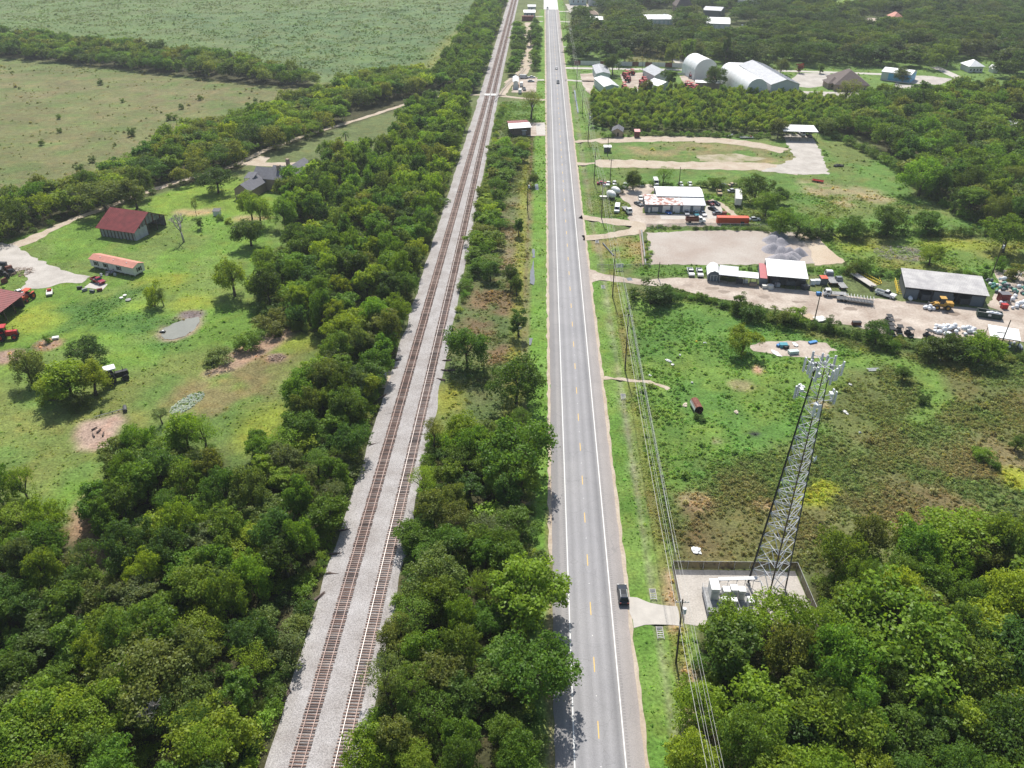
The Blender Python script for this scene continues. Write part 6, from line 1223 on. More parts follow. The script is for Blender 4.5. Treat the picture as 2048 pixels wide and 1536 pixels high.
# tractors
def tractor(px, py, head, m, label, canopy=None, sc=1.0, cab=True, z=0):
    T = thing('tractor', label, 'tractor', (*G(px, py), z), rad(head)); T.scale = (sc,)*3
    MB().box(.95, 0, .75, 1.9, .75, .75, 0, .94).done('hood', MT[m], T); MB().box(-.1, 0, .55, 2.6, .5, .4).done('frame', MT['dark_metal'], T)
    for s in (-1, 1):
        w = MB().tube((-.8, s*.6, .85), (-.8, s*1.05, .85), .85, 16).done('rear_wheel', MT['rubber'], T); MB().tube((-.8, s*.58, .85), (-.8, s*1.07, .85), .42, 10).done('rim', MT[m], w)
        w = MB().tube((1.35, s*.5, .5), (1.35, s*.8, .5), .5, 14).done('front_wheel', MT['rubber'], T); MB().tube((1.35, s*.48, .5), (1.35, s*.82, .5), .25, 10).done('rim', MT[m], w)
        MB().box(-.8, s*.82, 1.62, 1.5, .5, .1).done('fender', MT[m], T)
        for x in (-1.0, .1): MB().box(x, s*.62, 1.0, .08, .08, 1.45).done('canopy_post', MT['black'], T)
    MB().box(-.6, 0, 1.2, .5, .5, .15).box(-.85, 0, 1.3, .12, .5, .45).done('seat', MT['black'], T); MB().box(-.45, 0, 2.45, 1.7, 1.6, .12, 0, .94).done('canopy', MT[canopy or m], T)
    if cab: MB().box(-.45, 0, 1.5, 1.05, 1.14, .94).done('cab_glass', MT['glass'], T)
    MB().tube((1.3, .2, 1.5), (1.3, .2, 2.1), .05, 6).done('exhaust', MT['dark_metal'], T); MB().box(1.93, 0, .8, .06, .6, .6).done('grille', MT['dark_metal'], T)
    return T
tractor(15, 678, 18, 'red_paint', 'bright red tractor with red canopy at the left edge', sc=1.7); tractor(57, 600, -95, 'orange_paint', 'faded orange tractor behind the open red-roofed shed', sc=1.35, cab=False)
tractor(233, 762, 35, 'black', 'black tractor with white canopy beside the meadow clump', 'white_roof', 1.75, False)
rng = random.Random(44)
TR = None
for i, (a, b) in enumerate([(1252, 152), (1262, 150), (1254, 158), (1256, 164), (1248, 176), (1252, 184), (1298, 150), (1300, 158), (1290, 160), (1286, 166), (1292, 170), (1282, 174), (1288, 178), (1284, 184), (1382, 156), (1388, 154), (1376, 174), (1384, 178), (1390, 182), (1378, 181)]):
    lb = 'small red tractor parked in the %s, %s from the back' % ('tractor yard, left group' if i < 6 else 'tractor yard, right group' if i < 14 else 'yard by the first white tent', ORD[i if i < 6 else i-6 if i < 14 else i-14]); gp = 'red tractors in the yards near the white tents'
    if TR is None: TR = tractor(a, b, rng.uniform(0, 360), 'red_paint', lb, sc=1.5, cab=False); TR['group'] = gp
    else: copy_thing(TR, G(a, b), rng.uniform(0, 6.28), lb, gp, 1.5)
# wheel loader
T = thing('wheel_loader', 'muddy yellow wheel loader carrying white bags before the black shed', 'loader', G(1881, 617), rad(172)); T.scale = (1.15,)*3
MB().box(-1.5, 0, 1.0, 2.6, 1.8, 1.1, 0, .9).done('engine_hood', MT['loader_yellow'], T); MB().box(.8, 0, .9, 2.2, 1.3, .8).done('front_frame', MT['loader_yellow'], T); MB().box(.1, 0, 1.7, 1.3, 1.5, 1.5, 0, .9).done('cab', MT['glass'], T); MB().box(.1, 0, 3.2, 1.6, 1.7, .14).done('cab_roof', MT['loader_yellow'], T)
for s in (-1, 1):
    for x in (-1.4, 1.4): w = MB().tube((x, s*.85, .75), (x, s*1.35, .75), .75, 14).done('wheel', MT['rubber'], T); MB().tube((x, s*.83, .75), (x, s*1.37, .75), .38, 10).done('rim', MT['loader_yellow'], w)
    MB().bar((1.0, s*.6, 1.8), (3.1, s*.6, .9), .16, .3).done('lift_arm', MT['loader_yellow'], T)
MB().prism([(3.0, .2), (4.2, .15), (3.9, .3), (3.2, .35), (3.1, 1.3), (2.95, 1.3)], -1.4, 1.4).done('bucket', MT['dark_metal'], T)
# dumpster
p, w, rz = front((1953, 634), (1999, 641)); T = thing('dumpster', 'open dark green roll-off dumpster filled with white bags', 'dumpster', p, rz); w = 6.8
MB().box(w/2, .06, .2, w, .1, 1.7).box(w/2, 2.4, .2, w, .1, 1.7).box(.06, 1.23, .2, .1, 2.26, 1.7).box(w-.06, 1.23, .2, .1, 2.26, 1.7).box(w/2, 1.23, .2, w-.2, 2.2, .1).done('box', MT['dumpster_green'], T)
for k in range(7): MB().box(.5+k*(w-1)/6, -.03, .25, .14, .1, 1.6).done('rib', MT['dumpster_green'], T)
MB().box(w*.48, -.1, .95, .9, .04, .6).done('label_plate', MT['white_paint'], T); MB().box(w/2, 0, 1.88, w+.1, .16, .1).box(w/2, 2.45, 1.88, w+.1, .16, .1).done('rim', MT['weathered'], T)
for k in range(5): o = tag(MB().ball(0, 0, .5, .75, .6, .55, 8, 6, .12, rng).done('bulk_bag', MT['bag_white'], None, True), 'white bag lying in the dark green dumpster', 'bag', 'bags in the dumpster'); a = p[0]+math.cos(rz)*(3.0+k*.75)-math.sin(rz)*1.2; b = p[1]+math.sin(rz)*(3.0+k*.75)+math.cos(rz)*1.2; o.location = (a, b, .95+.15*(k % 2)); 
for yy in (.5, 2.0):
    MB().tube((.4, yy-.1, .15), (.4, yy+.1, .15), .15, 8).tube((w-.4, yy-.1, .15), (w-.4, yy+.1, .15), .15, 8).done('roller', MT['dark_metal'], T)
# flat trailer and cage trailer
a = G(1706, 552); b = G(1746, 578); L = math.hypot(a[0]-b[0], a[1]-b[1]); T = thing('flat_trailer', 'long pale flat-deck trailer hitched to the white pickup', 'trailer', a, math.atan2(b[1]-a[1], b[0]-a[0]))
MB().box(L/2, 0, 1.0, L, 2.6, .14).done('deck', MT['pale_conc'], T); MB().box(L/2, 0, .7, L-.4, 1.0, .29).box(L+.9, 0, 1.0, 1.8, .25, .2).done('frame', MT['dark_metal'], T)
for x in (2.2, 3.4):
    for s in (-1, 1): MB().tube((x, s*.9, .42), (x, s*1.2, .42), .42, 12).done('wheel', MT['rubber'], T)
a = G(1672, 600); b = G(1745, 610); L = math.hypot(a[0]-b[0], a[1]-b[1]); T = thing('cage_trailer', 'dark flat trailer with row of white stake hoops along the yard', 'trailer', a, math.atan2(b[1]-a[1], b[0]-a[0]))
MB().box(L/2, 0, .9, L, 2.4, .16).done('deck', MT['dark_metal'], T); MB().box(L/2, 0, .6, L-.4, .9, .29).done('frame', MT['black'], T)
for k in range(10):
    x = L*.2+L*.79*k/9; MB().box(x, -1.15, 1.06, .1, .1, 1.2).box(x, 1.15, 1.06, .1, .1, 1.2).box(x, 0, 2.262, .1, 2.4, .1).done('stake_hoop', MT['white_paint'], T)
for s in (-1, 1): MB().box(L*.6, s*1.24, 1.5, L*.8, .05, .1).done('side_rail', MT['galv'], T)
for x in (1.6, 2.8):
    for s in (-1, 1): MB().tube((x, s*.85, .42), (x, s*1.15, .42), .42, 12).done('wheel', MT['rubber'], T)
vehicle('flatbed', 1668, 592, 175, 'white', 'white truck cab at the front of the cage trailer', 'vehicles in the recycling yard', 'truck')
# yellow frames
def frame(a, b, w, n, label):
    a = G(*a); b = G(*b); L = math.hypot(a[0]-b[0], a[1]-b[1]); T = thing('steel_truss' if n else 'steel_beam', label, 'truss' if n else 'beam', a, math.atan2(b[1]-a[1], b[0]-a[0]), 'yellow steel pieces')
    for s in ((-1, 1) if n else (0,)):
        for z in (.15, 1.0) if n else (.15,): MB().box(L/2, s*w/2, z, L, .16, .16).done('chord', MT['yellow_paint'], T)
    for k in range(n): x = .1+(L-.2)*k/(n-1); MB().box(x, 0, .16, .12, w-.17, .12).box(x, -w/2, .312, .12, .12, .686).box(x, w/2, .312, .12, .12, .686).done('rung', MT['yellow_paint'], T)
    for s in (-1, 1): MB().box(L*.1, s*w/2*bool(n), 0, .2, .2, .15).box(L*.9, s*w/2*bool(n), 0, .2, .2, .15).done('foot', MT['yellow_paint'], T)
frame((1724, 553), (1757, 570), 1.8, 9, 'yellow ladder-like frame lying beside the long flat trailer'); frame((1757, 553), (1763, 568), .3, 0, 'single yellow beam lying right of the ladder-like frame'); frame((1796, 563), (1802, 589), 2.2, 8, 'yellow ladder-like frame lying at the end of the black shed')
# golf carts
def cart(px, py, head, label, z=0):
    T = thing('golf_cart', label, 'golf cart', (*G(px, py), z), rad(head), 'golf carts in the yard')
    MB().box(0, 0, .3, 2.4, 1.2, .35, 0, .95).box(.9, 0, .65, .5, 1.15, .3, 0, .8).done('body', MT['black'], T); MB().box(-.3, 0, .66, .6, 1.1, .15).box(-.6, 0, .8, .12, 1.1, .5).done('seat', MT['dark_grey'], T)
    MB().box(-.05, 0, 1.82, 1.7, 1.25, .08).done('canopy', MT['black'], T); MB().box(1.15, 0, .32, .1, 1.1, .25).done('bumper', MT['galv'], T)
    for x in (-.8, .7):
        for s in (-1, 1): MB().box(x, s*.55, .62, .05, .05, 1.2).done('canopy_post', MT['dark_metal'], T); MB().tube((x+.05, s*.45, .25), (x+.05, s*.65, .25), .25, 10).done('wheel', MT['rubber'], T)
    T.scale = (1.25,)*3; return T
for q in ((1776, 645, -95, 'dark golf cart, farthest in the column by the round tree'), (1779, 653, -95, 'dark golf cart, second in the column by the round tree'), (1780, 662, -90, 'dark golf cart, third in the column by the round tree'), (1781, 670, -90, 'dark golf cart, nearest in the column by the round tree'), (1797, 666, -100, 'dark golf cart alone left of the paired carts, by the fence'), (1817, 671, -80, 'dark golf cart with pale front, standing alone at the fence'), (1856, 675, -60, 'dark golf cart half hidden by the fence bushes')): cart(*q)
# small trailers
def small_trailer(px, py, head, m, label, L=3.6, load=None, z=0):
    T = thing('utility_trailer', label, 'trailer', (*G(px, py), z), rad(head)); MB().box(0, 0, .5, L, 1.8, .1).box(L/2+.6, 0, .45, 1.2, .12, .1).done('deck', MT[m], T)
    MB().box(0, -.88, .602, L, .05, .3).box(0, .88, .602, L, .05, .3).box(-L/2+.03, 0, .602, .06, 1.7, .3).done('side_board', MT[m], T)
    for s in (-1, 1): MB().tube((-.2, s*.95, .32), (-.2, s*1.15, .32), .32, 10).done('wheel', MT['rubber'], T)
    if load: MB().box(L*.3, 0, .61, .8, 1.2, .7).done('load', MT[load], T)
small_trailer(100, 588, 118, 'off_white', 'white flat trailer with red machine on the meadow', 4.2, 'red_paint'); small_trailer(1635, 364, 150, 'red_paint', 'red open trailer alone on the grass', 5); small_trailer(1493, 277, 2, 'off_white', 'white cargo trailer filled with junk by the sandy lane', 7, 'rust')
T = thing('boat', 'small white boat on the grass by the thicket', 'boat', G(1460, 273), rad(40)); MB().add([(-2.2, -.9, .9), (-2.2, .9, .9), (1, .9, .95), (2.6, 0, 1.05), (1, -.9, .95), (-2.2, -.5, .2), (-2.2, .5, .2), (1, .5, .2), (2, 0, .3), (1, -.5, .2)], [(0, 4, 9, 5), (4, 3, 8, 9), (3, 2, 7, 8), (2, 1, 6, 7), (1, 0, 5, 6), (5, 9, 8, 7, 6)]).done('hull', MT['white_paint'], T); MB().box(-.6, 0, .5, .4, 1.4, .1).box(.6, 0, .5, .4, 1.3, .1).done('bench', MT['off_white'], T); MB().box(-2.25, 0, .6, .2, .3, .7).done('motor', MT['dark_metal'], T)
# ---------------------------------------------------------------- lattice tower and its compound
TC = (43.9, 102.8); TH_ = 50.5; NP = 21
T = thing('cell_tower', 'tall galvanised lattice cell tower carrying antennas, rising from the fenced compound', 'tower', (*TC, 0))
A0 = rad(-105)
def leg_pt(k, z):
    s = (6.7+(1.9-6.7)*z/TH_)/math.sqrt(3); a = A0+k*2*math.pi/3; return Vector((s*math.cos(a), s*math.sin(a), z))
for k in range(3):
    MB().tube(leg_pt(k, .3), leg_pt(k, TH_*.5), .16, 8, .12).tube(leg_pt(k, TH_*.5), leg_pt(k, TH_), .12, 8, .08).done('leg', MT['dark_metal'] if k else M('rusty_leg', (.13, .085, .07), .7, .3), T)
    MB().tube(leg_pt(k, 0)+Vector((0, 0, .01)), leg_pt(k, 0)+Vector((0, 0, .5)), .45, 10).done('footing', MT['concrete'], T)
zs = [1.0]
for i in range(NP): zs.append(zs[-1]+(TH_-1)*(1.35-.7*i/(NP-1))/NP)
kz = (TH_-1)/(zs[-1]-1); zs = [1+(z-1)*kz for z in zs]
for i in range(NP):
    z0, z1 = zs[i], zs[i+1]; th = .075-.03*i/NP
    for k in range(3):
        a0, b0, a1, b1 = leg_pt(k, z0), leg_pt((k+1) % 3, z0), leg_pt(k, z1), leg_pt((k+1) % 3, z1)
        MB().tube(a1, b1, th*.8, 5).done('horizontal_brace', MT['galv'], T)
        mid = (a1+b1)/2 if i % 2 else (a1+b1)/2
        if i < 5: MB().tube(a0, mid, th, 5).done('diagonal_brace', MT['galv'], T); MB().tube(b0, mid, th, 5).done('diagonal_brace', MT['galv'], T)
        else:
            if i % 2: MB().tube(a0, b1, th, 5).done('diagonal_brace', MT['galv'], T)
            else: MB().tube(b0, a1, th, 5).done('diagonal_brace', MT['galv'], T)
            if i < 14: MB().tube(*((b0, a1) if i % 2 else (a0, b1)), th*.8, 5).done('diagonal_brace', MT['galv'], T)
mb = MB()
kk = max(range(3), key=lambda k: -leg_pt(k, 5).x)
for j in range(3):
    o = Vector((-.14-.05*j, .06*(j-2), 0)); mb.tube(leg_pt(kk, .6)+o, leg_pt(kk, TH_-1.2)+o*.6, .035, 5)
mb.done('cable_run', MT['black'], T)
lad = MB()
for s in (0, .45): lad.tube(leg_pt(kk, 1)+Vector((.15, .25+s, 0)), leg_pt(kk, TH_-1)+Vector((.05, .15+s*.6, 0)), .03, 4)
for i in range(90): z = 1+(TH_-2)*i/90; q = leg_pt(kk, z); lad.tube(q+Vector((.1, .2, 0)), q+Vector((.1, .55, 0)), .02, 4)
lad.done('ladder', MT['dark_metal'], T)
def panel_antenna(par, x, y, z, h, a, w=.34):
    c, s = math.cos(a), math.sin(a); o = MB().box(0, 0, 0, .2, w, h, 0, .96).done('panel_antenna', MT['antenna'], par); o.location = (x, y, z); o.rotation_euler = (0, 0, a)
    m = MB().tube((-.2, 0, -.25), (-.2, 0, h+.2), .04, 6).done('mount_pipe', MT['galv'], o); return o
for k in range(3):
    a = A0+math.pi/3+k*2*math.pi/3; c, s = math.cos(a), math.sin(a); nx, ny = -s, c; R = 2.0
    for z in (TH_-1.6, TH_+.2): MB().tube((R*c-nx*1.75, R*s-ny*1.75, z), (R*c+nx*1.75, R*s+ny*1.75, z), .06, 6).done('sector_rail', MT['galv'], T)
    for q in (-.9, .9): MB().tube((.4*c+nx*q*.3, .4*s+ny*q*.3, TH_-.7), (R*c+nx*q, R*s+ny*q, TH_-1.6), .06, 6).tube((.4*c+nx*q*.3, .4*s+ny*q*.3, TH_-.1), (R*c+nx*q, R*s+ny*q, TH_+.2), .05, 6).done('standoff_arm', MT['galv'], T)
    for j, (q, h) in enumerate(((-1.65, 2.5), (-.5, 2.2), (.25, 2.6), (1.65, 2.5))): panel_antenna(T, (R+.22)*c+nx*q, (R+.22)*s+ny*q, TH_-1.9+.2*(j % 2), h, a)
    for j, q in enumerate((-1.3, -.2, 1.1, 1.6)): o = MB().box(0, 0, 0, .3, .42, .62).done('radio_unit', MT['antenna' if j % 2 else 'grey_metal'], T); o.location = ((R-.3)*c+nx*q, (R-.3)*s+ny*q, TH_-1.4+.4*(j % 2)); o.rotation_euler = (0, 0, a)
    # lower array
    z = 43.6; r2 = leg_pt(k, z).xy.length; a2 = A0+k*2*math.pi/3; c, s = math.cos(a2), math.sin(a2); nx, ny = -s, c
    MB().tube((r2*c, r2*s, z), ((r2+1.6)*c, (r2+1.6)*s, z), .07, 6).tube((r2*c, r2*s, z+1), ((r2+1.6)*c, (r2+1.6)*s, z+1), .07, 6).tube(((r2+1.6)*c-nx*.7, (r2+1.6)*s-ny*.7, z), ((r2+1.6)*c+nx*.7, (r2+1.6)*s+ny*.7, z), .05, 6).done('standoff_arm', MT['galv'], T)
    for q in (-.3, .45): panel_antenna(T, (r2+1.75)*c+nx*q, (r2+1.75)*s+ny*q, z-.6, 2.3, a2, .4)
    o = MB().box(0, 0, 0, .5, .9, .5).done('radio_unit', MT['antenna'], T); o.location = ((r2+1.1)*c, (r2+1.1)*s, z+.9)
q = leg_pt(1, 32); d = MB()
for i in range(14): t0 = 2*math.pi*i/14; t1 = 2*math.pi*(i+1)/14; d.add([(.25, 0, 0), (0, .62*math.cos(t0), .62*math.sin(t0)), (0, .62*math.cos(t1), .62*math.sin(t1)), (-.22, 0, 0)], [(0, 1, 2), (3, 2, 1)])
o = d.done('dish_antenna', MT['antenna'], T); o.location = (q.x+.6, q.y, 32); o.rotation_euler = (0, 0, rad(-40)); MB().tube((-.2, 0, 0), (-.65, .3, 0), .05, 6).done('dish_arm', MT['galv'], o)
# fence round the compound
def fence(label, pts, h, m, step=3.0, rail='galv', name='chain_link_fence', post_r=.04, boards=0):
    T = thing(name, label, 'fence', (*pts[0], 0)); ox, oy = pts[0]
    for (x0, y0), (x1, y1) in zip(pts, pts[1:]):
        L = math.hypot(x1-x0, y1-y0); n = max(1, round(L/step))
        for i in range(n+1): t = i/n; MB().tube((x0+(x1-x0)*t-ox, y0+(y1-y0)*t-oy, 0), (x0+(x1-x0)*t-ox, y0+(y1-y0)*t-oy, h+.06), post_r, 6).done('post', MT[rail], T)
        MB().tube((x0-ox, y0-oy, h), (x1-ox, y1-oy, h), .03, 5).done('top_rail', MT[rail], T)
        if boards:
            for i in range(n): a = i/n+.002; b = (i+1)/n-.002; MB().bar((x0+(x1-x0)*a-ox, y0+(y1-y0)*a-oy, h/2+.05), (x0+(x1-x0)*b-ox, y0+(y1-y0)*b-oy, h/2+.05), .06, h-.1).done('panel', MT[m if (i*7) % 5 else 'rust'], T)
        else:
            nx, ny = -(y1-y0)/L*.004, (x1-x0)/L*.004
            MB().add([(x0-ox+nx, y0-oy+ny, .05), (x1-ox+nx, y1-oy+ny, .05), (x1-ox+nx, y1-oy+ny, h), (x0-ox+nx, y0-oy+ny, h)], [(0, 1, 2, 3)]).done('wire_mesh', MT[m], T)
    return T
fence('brown screened chain-link fence round the tower compound', [(27.5, 95.5), (27.3, 109), (51.2, 109.5), (51.8, 95), (38, 93.5)], 2.1, 'brown_mesh')
fence('chain-link fence along the right-of-way from the tower to the recycling yard', [(28.2, 112), (28.6, 150), (28.8, 200), (29.0, 238)], 1.6, 'chainlink', 4.0)
fence('chain-link fence between garage lot and gravel lot', GS([(1293, 458), (1400, 456), (1500, 457), (1560, 460), (1640, 470)]), 2.0, 'chainlink', 4.0)
fence('chain-link fence behind the mown corner by the white sign', GS([(1195, 536), (1240, 537), (1300, 534)]), 1.4, 'chainlink', 4.0)
fence('long pale metal fence running away from the road', GS([(1148, 130), (1200, 131), (1290, 133), (1330, 134), (1372, 136)]), 3.0, 'off_white', 5.0, 'weathered', 'metal_fence', .06, 1)
fence('pale fence far behind among the trees by the roadside', GS([(1145, 94), (1190, 95), (1250, 97)]), 2.6, 'off_white', 6.0, 'weathered', 'metal_fence', .06, 1)
fence('low white fence before the first white tent', GS([(1345, 150), (1390, 151)]), 1.6, 'off_white', 3.0, 'weathered', 'metal_fence', .05, 1)
# equipment platform
T = thing('equipment_platform', 'raised steel platform with railing and stair in the tower compound', 'platform', (31.9, 97.2, 0)); PW, PD, PZ = 8.6, 6.0, 1.5
MB().box(PW/2, PD/2, PZ-.12, PW, PD, .12).done('deck', MT['weathered'], T); MB().box(PW/2, .08, PZ-.42, PW, .16, .3).box(PW/2, PD-.08, PZ-.42, PW, .16, .3).box(.08, PD/2, PZ-.42, .16, PD-.4, .3).box(PW-.08, PD/2, PZ-.42, .16, PD-.4, .3).done('beam', MT['galv'], T)
for x in (.2, PW/2, PW-.2):
    for y in (.2, PD-.2): MB().box(x, y, .0, .16, .16, PZ-.42).done('leg', MT['galv'], T)
for k in range(8): MB().tube((PW*k/7, .05, PZ), (PW*k/7, .05, PZ+1.05), .025, 5).done('railing_post', MT['galv'], T)
for k in range(5): MB().tube((.05, PD*k/4, PZ), (.05, PD*k/4, PZ+1.05), .025, 5).done('railing_post', MT['galv'], T)
for z in (.55, 1.05): MB().tube((0, .05, PZ+z), (PW, .05, PZ+z), .025, 5).tube((.05, 0, PZ+z), (.05, PD, PZ+z), .025, 5).tube((0, PD-.05, PZ+z), (PW, PD-.05, PZ+z), .025, 5).done('railing', MT['galv'], T)
for k in range(6): MB().box(PW-1.6-.55*k, -.65, PZ-.25-.22*k, .5, 1.1, .05).done('stair_tread', MT['galv'], T)
MB().bar((PW-1.3, -.1, PZ), (PW-4.9, -.1, .1), .06, .2).bar((PW-1.3, -1.2, PZ), (PW-4.9, -1.2, .1), .06, .2).bar((PW-1.3, -1.2, PZ+1), (PW-4.9, -1.2, 1.1), .04, .05).done('stair_stringer', MT['galv'], T)
for j, (x, y, sx, sy, sz, lb) in enumerate(((1.7, 4.2, 1.5, 2.6, 2.6, 'tallest white cabinet at the back left of the platform'), (3.8, 3.6, 1.2, 1.2, 2.1, 'white cabinet beside the tallest one on the platform'), (5.2, 3.7, 1.2, 1.3, 2.4, 'white cabinet in the middle of the platform back row'), (6.6, 3.6, 1.15, 1.2, 2.2, 'white cabinet at the right of the platform back row'), (3.2, 1.6, 1.2, 1.1, 1.7, 'low white cabinet at the platform front'), (4.9, 1.8, 1.0, .9, 1.4, 'grey cabinet with round fan at the platform front'), (7.8, 1.6, .9, 1.4, 1.7, 'white cabinet at the right end of the platform'))):
    C = thing('equipment_cabinet', lb, 'cabinet', (31.9+x, 97.2+y, PZ)); MB().box(0, 0, .06, sx, sy, sz).done('housing', MT['white_paint'], C); MB().box(0, 0, sz+.062, sx+.1, sy+.1, .06).done('top', MT['white_roof'], C); MB().box(0, -sy/2-.02, .2, sx*.8, .03, sz*.75).done('door', MT['pale_wall'], C); MB().box(0, -sy/2-.045, sz*.62, sx*.5, .02, sz*.14).done('vent', MT['grey_metal'], C); MB().box(0, 0, 0, sx*.9, sy*.9, .06).done('plinth', MT['dark_metal'], C)
T = thing('ice_bridge', 'galvanised ice bridge carrying cables from the platform to the tower', 'cable bridge', (34.6, 102.6, 0))
MB().slab([(0, 0, 3.9), (7.2, .5, 3.9), (7.2, 1.3, 3.9), (0, .8, 3.9)], .05).done('grating', MT['galv'], T)
for k in range(5): MB().tube((.3+1.6*k, .4+.11*k, 0), (.3+1.6*k, .4+.11*k, 3.84), .05, 6).box(.3+1.6*k, .4+.11*k, 3.5, .08, .9, .08).done('support', MT['galv'], T)
for k in range(4): MB().tube((0, .2+.14*k, 3.62), (7.1, .7+.14*k, 3.62), .04, 5).done('cable', MT['black'], T)
# ---------------------------------------------------------------- utility poles and wires
def pole(base, top, h, label, arm=True, tf=False, group='power poles beside the road'):
    b = Vector((*G(*base), 0)); t = Vector((*G(*top, h), h)); d = t-b
    if d.xy.length > h*.10: d.xy *= h*.10/d.xy.length
    T = thing('utility_pole', label, 'utility pole', b, 0, group); MB().tube((0, 0, -.1), d, .19, 8, .12).done('shaft', MT['pole_wood'], T)
    if arm:
        MB().box(d.x*.96, d.y*.96, h*.955, 2.2, .1, .12).done('crossarm', MT['weathered'], T)
        for q in (-1, -.35, .45, 1): o = MB().tube((0, 0, 0), (0, 0, .28), .06, 6).done('insulator', MT['antenna'], T); o.location = (d.x*.96+q, d.y*.96, h*.955+.121)
    if tf: MB().tube((d.x*.82+.45, d.y*.82, h*.80), (d.x*.82+.45, d.y*.82, h*.80+1.1), .32, 10).done('transformer', MT['galv'], T); MB().box(d.x*.82+.2, d.y*.82, h*.85, .3, .1, .1).done('bracket', MT['dark_metal'], T)
    return b+d
PT = [pole((1352, 1325), (1362, 1203), 17, 'nearest wooden power pole beside the tower drive', True, True), pole((1250, 742), (1257, 627), 17.5, 'power pole beside the sandy track opposite the green field', True), pole((1225, 594), (1231, 498), 17, 'power pole at the recycling yard entrance', True),
    pole((1203, 437), (1205, 360), 16.5, 'power pole at the garage entrance loop', True, True), pole((1188, 366), (1190, 305), 16, 'power pole between the two sandy lanes and the garage', True), pole((1176, 284), (1178, 235), 15, 'power pole where the first sandy lane leaves the road', True, True), pole((1164, 228), (1166, 185), 14, 'power pole at the corner of the willow thicket', True), pole((1153, 175), (1154, 142), 14, 'power pole by the pale storage sheds', True), pole((1145, 132), (1146, 104), 14, 'power pole at the end of the long pale fence', True), pole((1139, 92), (1140, 66), 14, 'distant power pole by the roadside trees', True), pole((1131, 50), (1132, 30), 14, 'farthest power pole on the right of the road', True)]
W0 = [Vector((PT[0].x+1.2, 20, 16.5))]+PT
def catenary(name, label, pts, dz, dx, r, m='wire', sag=.9):
    mb = MB()
    for a, b in zip(pts, pts[1:]):
        pr = None
        for k in range(9):
            t = k/8; p = a.lerp(b, t)+Vector((dx, 0, dz-4*sag*t*(1-t)*min(1, (b-a).length/60)));
            if pr is not None: mb.tube(pr, p, r, 4, cap=False)
            pr = p
    return tag(mb.done(name, MT[m]), label, 'wire', 'overhead wires')
for lb, dz, dx, r in (('overhead wire on the road-side end of the crossarms', -.2, -.6, .022), ('overhead wire second from the road on the crossarms', -.2, -.25, .022), ('overhead wire third from the road on the crossarms', -.2, .5, .022), ('overhead wire on the far end of the crossarms', -.2, .95, .025), ('thick cable slung below the crossarms on the road-side poles', -4.5, -.2, .04)): catenary('power_wire', lb, W0, dz, dx, r)
g = 'poles standing apart'
pole((1055, 422), (1056, 364), 12, 'lone dark utility pole left of the road above the strip', False, True, g); pole((1629, 640), (1641, 581), 12, 'dark pole standing in the recycling yard', False, False, g); pole((1983, 552), (2004, 493), 13, 'pole with white transformer at the right meadow edge', False, True, g); pole((1993, 712), (2020, 648), 12, 'dark pole in front of the open white-roofed shelter', False, False, g)
pole((1220, 362), (1222, 325), 10, 'pole with crossarm standing on the grass between the lanes', True, False, g); pole((1358, 374), (1360, 335), 9, 'thin pole behind the garage roof', False, False, g); pole((1316, 556), (1320, 525), 6, 'short dark pole on the grass by the entrance bush', False, False, g); pole((1547, 640), (1552, 612), 5, 'thin post among the bushes at the yard edge', False, False, g); pole((1215, 312), (1217, 268), 10, 'thin pole behind the white flat roofed stand', False, False, g); pole((1064, 240), (1063, 208), 9, 'pole with lamp behind the roadside shop', False, True, g); pole((1410, 150), (1411, 118), 12, 'thin pole before the first white tent', False, False, g); pole((1284, 143), (1285, 118), 12, 'thin pole at the long pale fence', False, False, g)
# lying pole, pipes, white board sign
T = MB().tube((0, 0, .25), (0, 11.5, .25), .25, 10).done('lying_pole', MT['dark_grey']); a = G(1227, 512); b = G(1199, 480); T.location = (*a, 0); T.rotation_euler = (0, 0, math.atan2(b[1]-a[1], b[0]-a[0])-math.pi/2); tag(T, 'dark pole lying aslant on the mown grass corner', 'pole')
for k in range(2):
    a = G(1286.5+5*k, 532); b = G(1279+4*k, 462); L = math.hypot(a[0]-b[0], a[1]-b[1]); o = MB().tube((0, 0, .3), (L, 0, .3), .28, 8).done('lying_pipe', MT['weathered' if k else 'brown_wall']); o.location = (*a, 0); o.rotation_euler = (0, 0, math.atan2(b[1]-a[1], b[0]-a[0])); tag(o, ('brown pipe lying along the left side of the gravel lot', 'grey pipe lying along the left side of the gravel lot')[k], 'pipe')
p = G(1231, 540); T = thing('sign_board', 'white notice board on posts at the recycling yard entrance', 'sign', p, .1)
MB().box(1.3, 0, .9, 2.6, .08, 1.4).done('board', MT['white_paint'], T); MB().box(1.3, -.05, 1.55, .5, .02, .25).done('emblem', MT['blue_paint'], T)
for x in (.2, 2.4): MB().box(x, .08, 0, .1, .08, 2.3).done('post', MT['weathered'], T)
p = G(1036, 668); T = thing('road_sign', 'pale back-facing road sign beside the columnar tree', 'sign', p); MB().box(.5, 0, 1.6, 1.2, .05, .9).done('plate', MT['galv'], T); MB().box(.5, .06, 0, .08, .06, 2.4).done('post', MT['galv'], T)
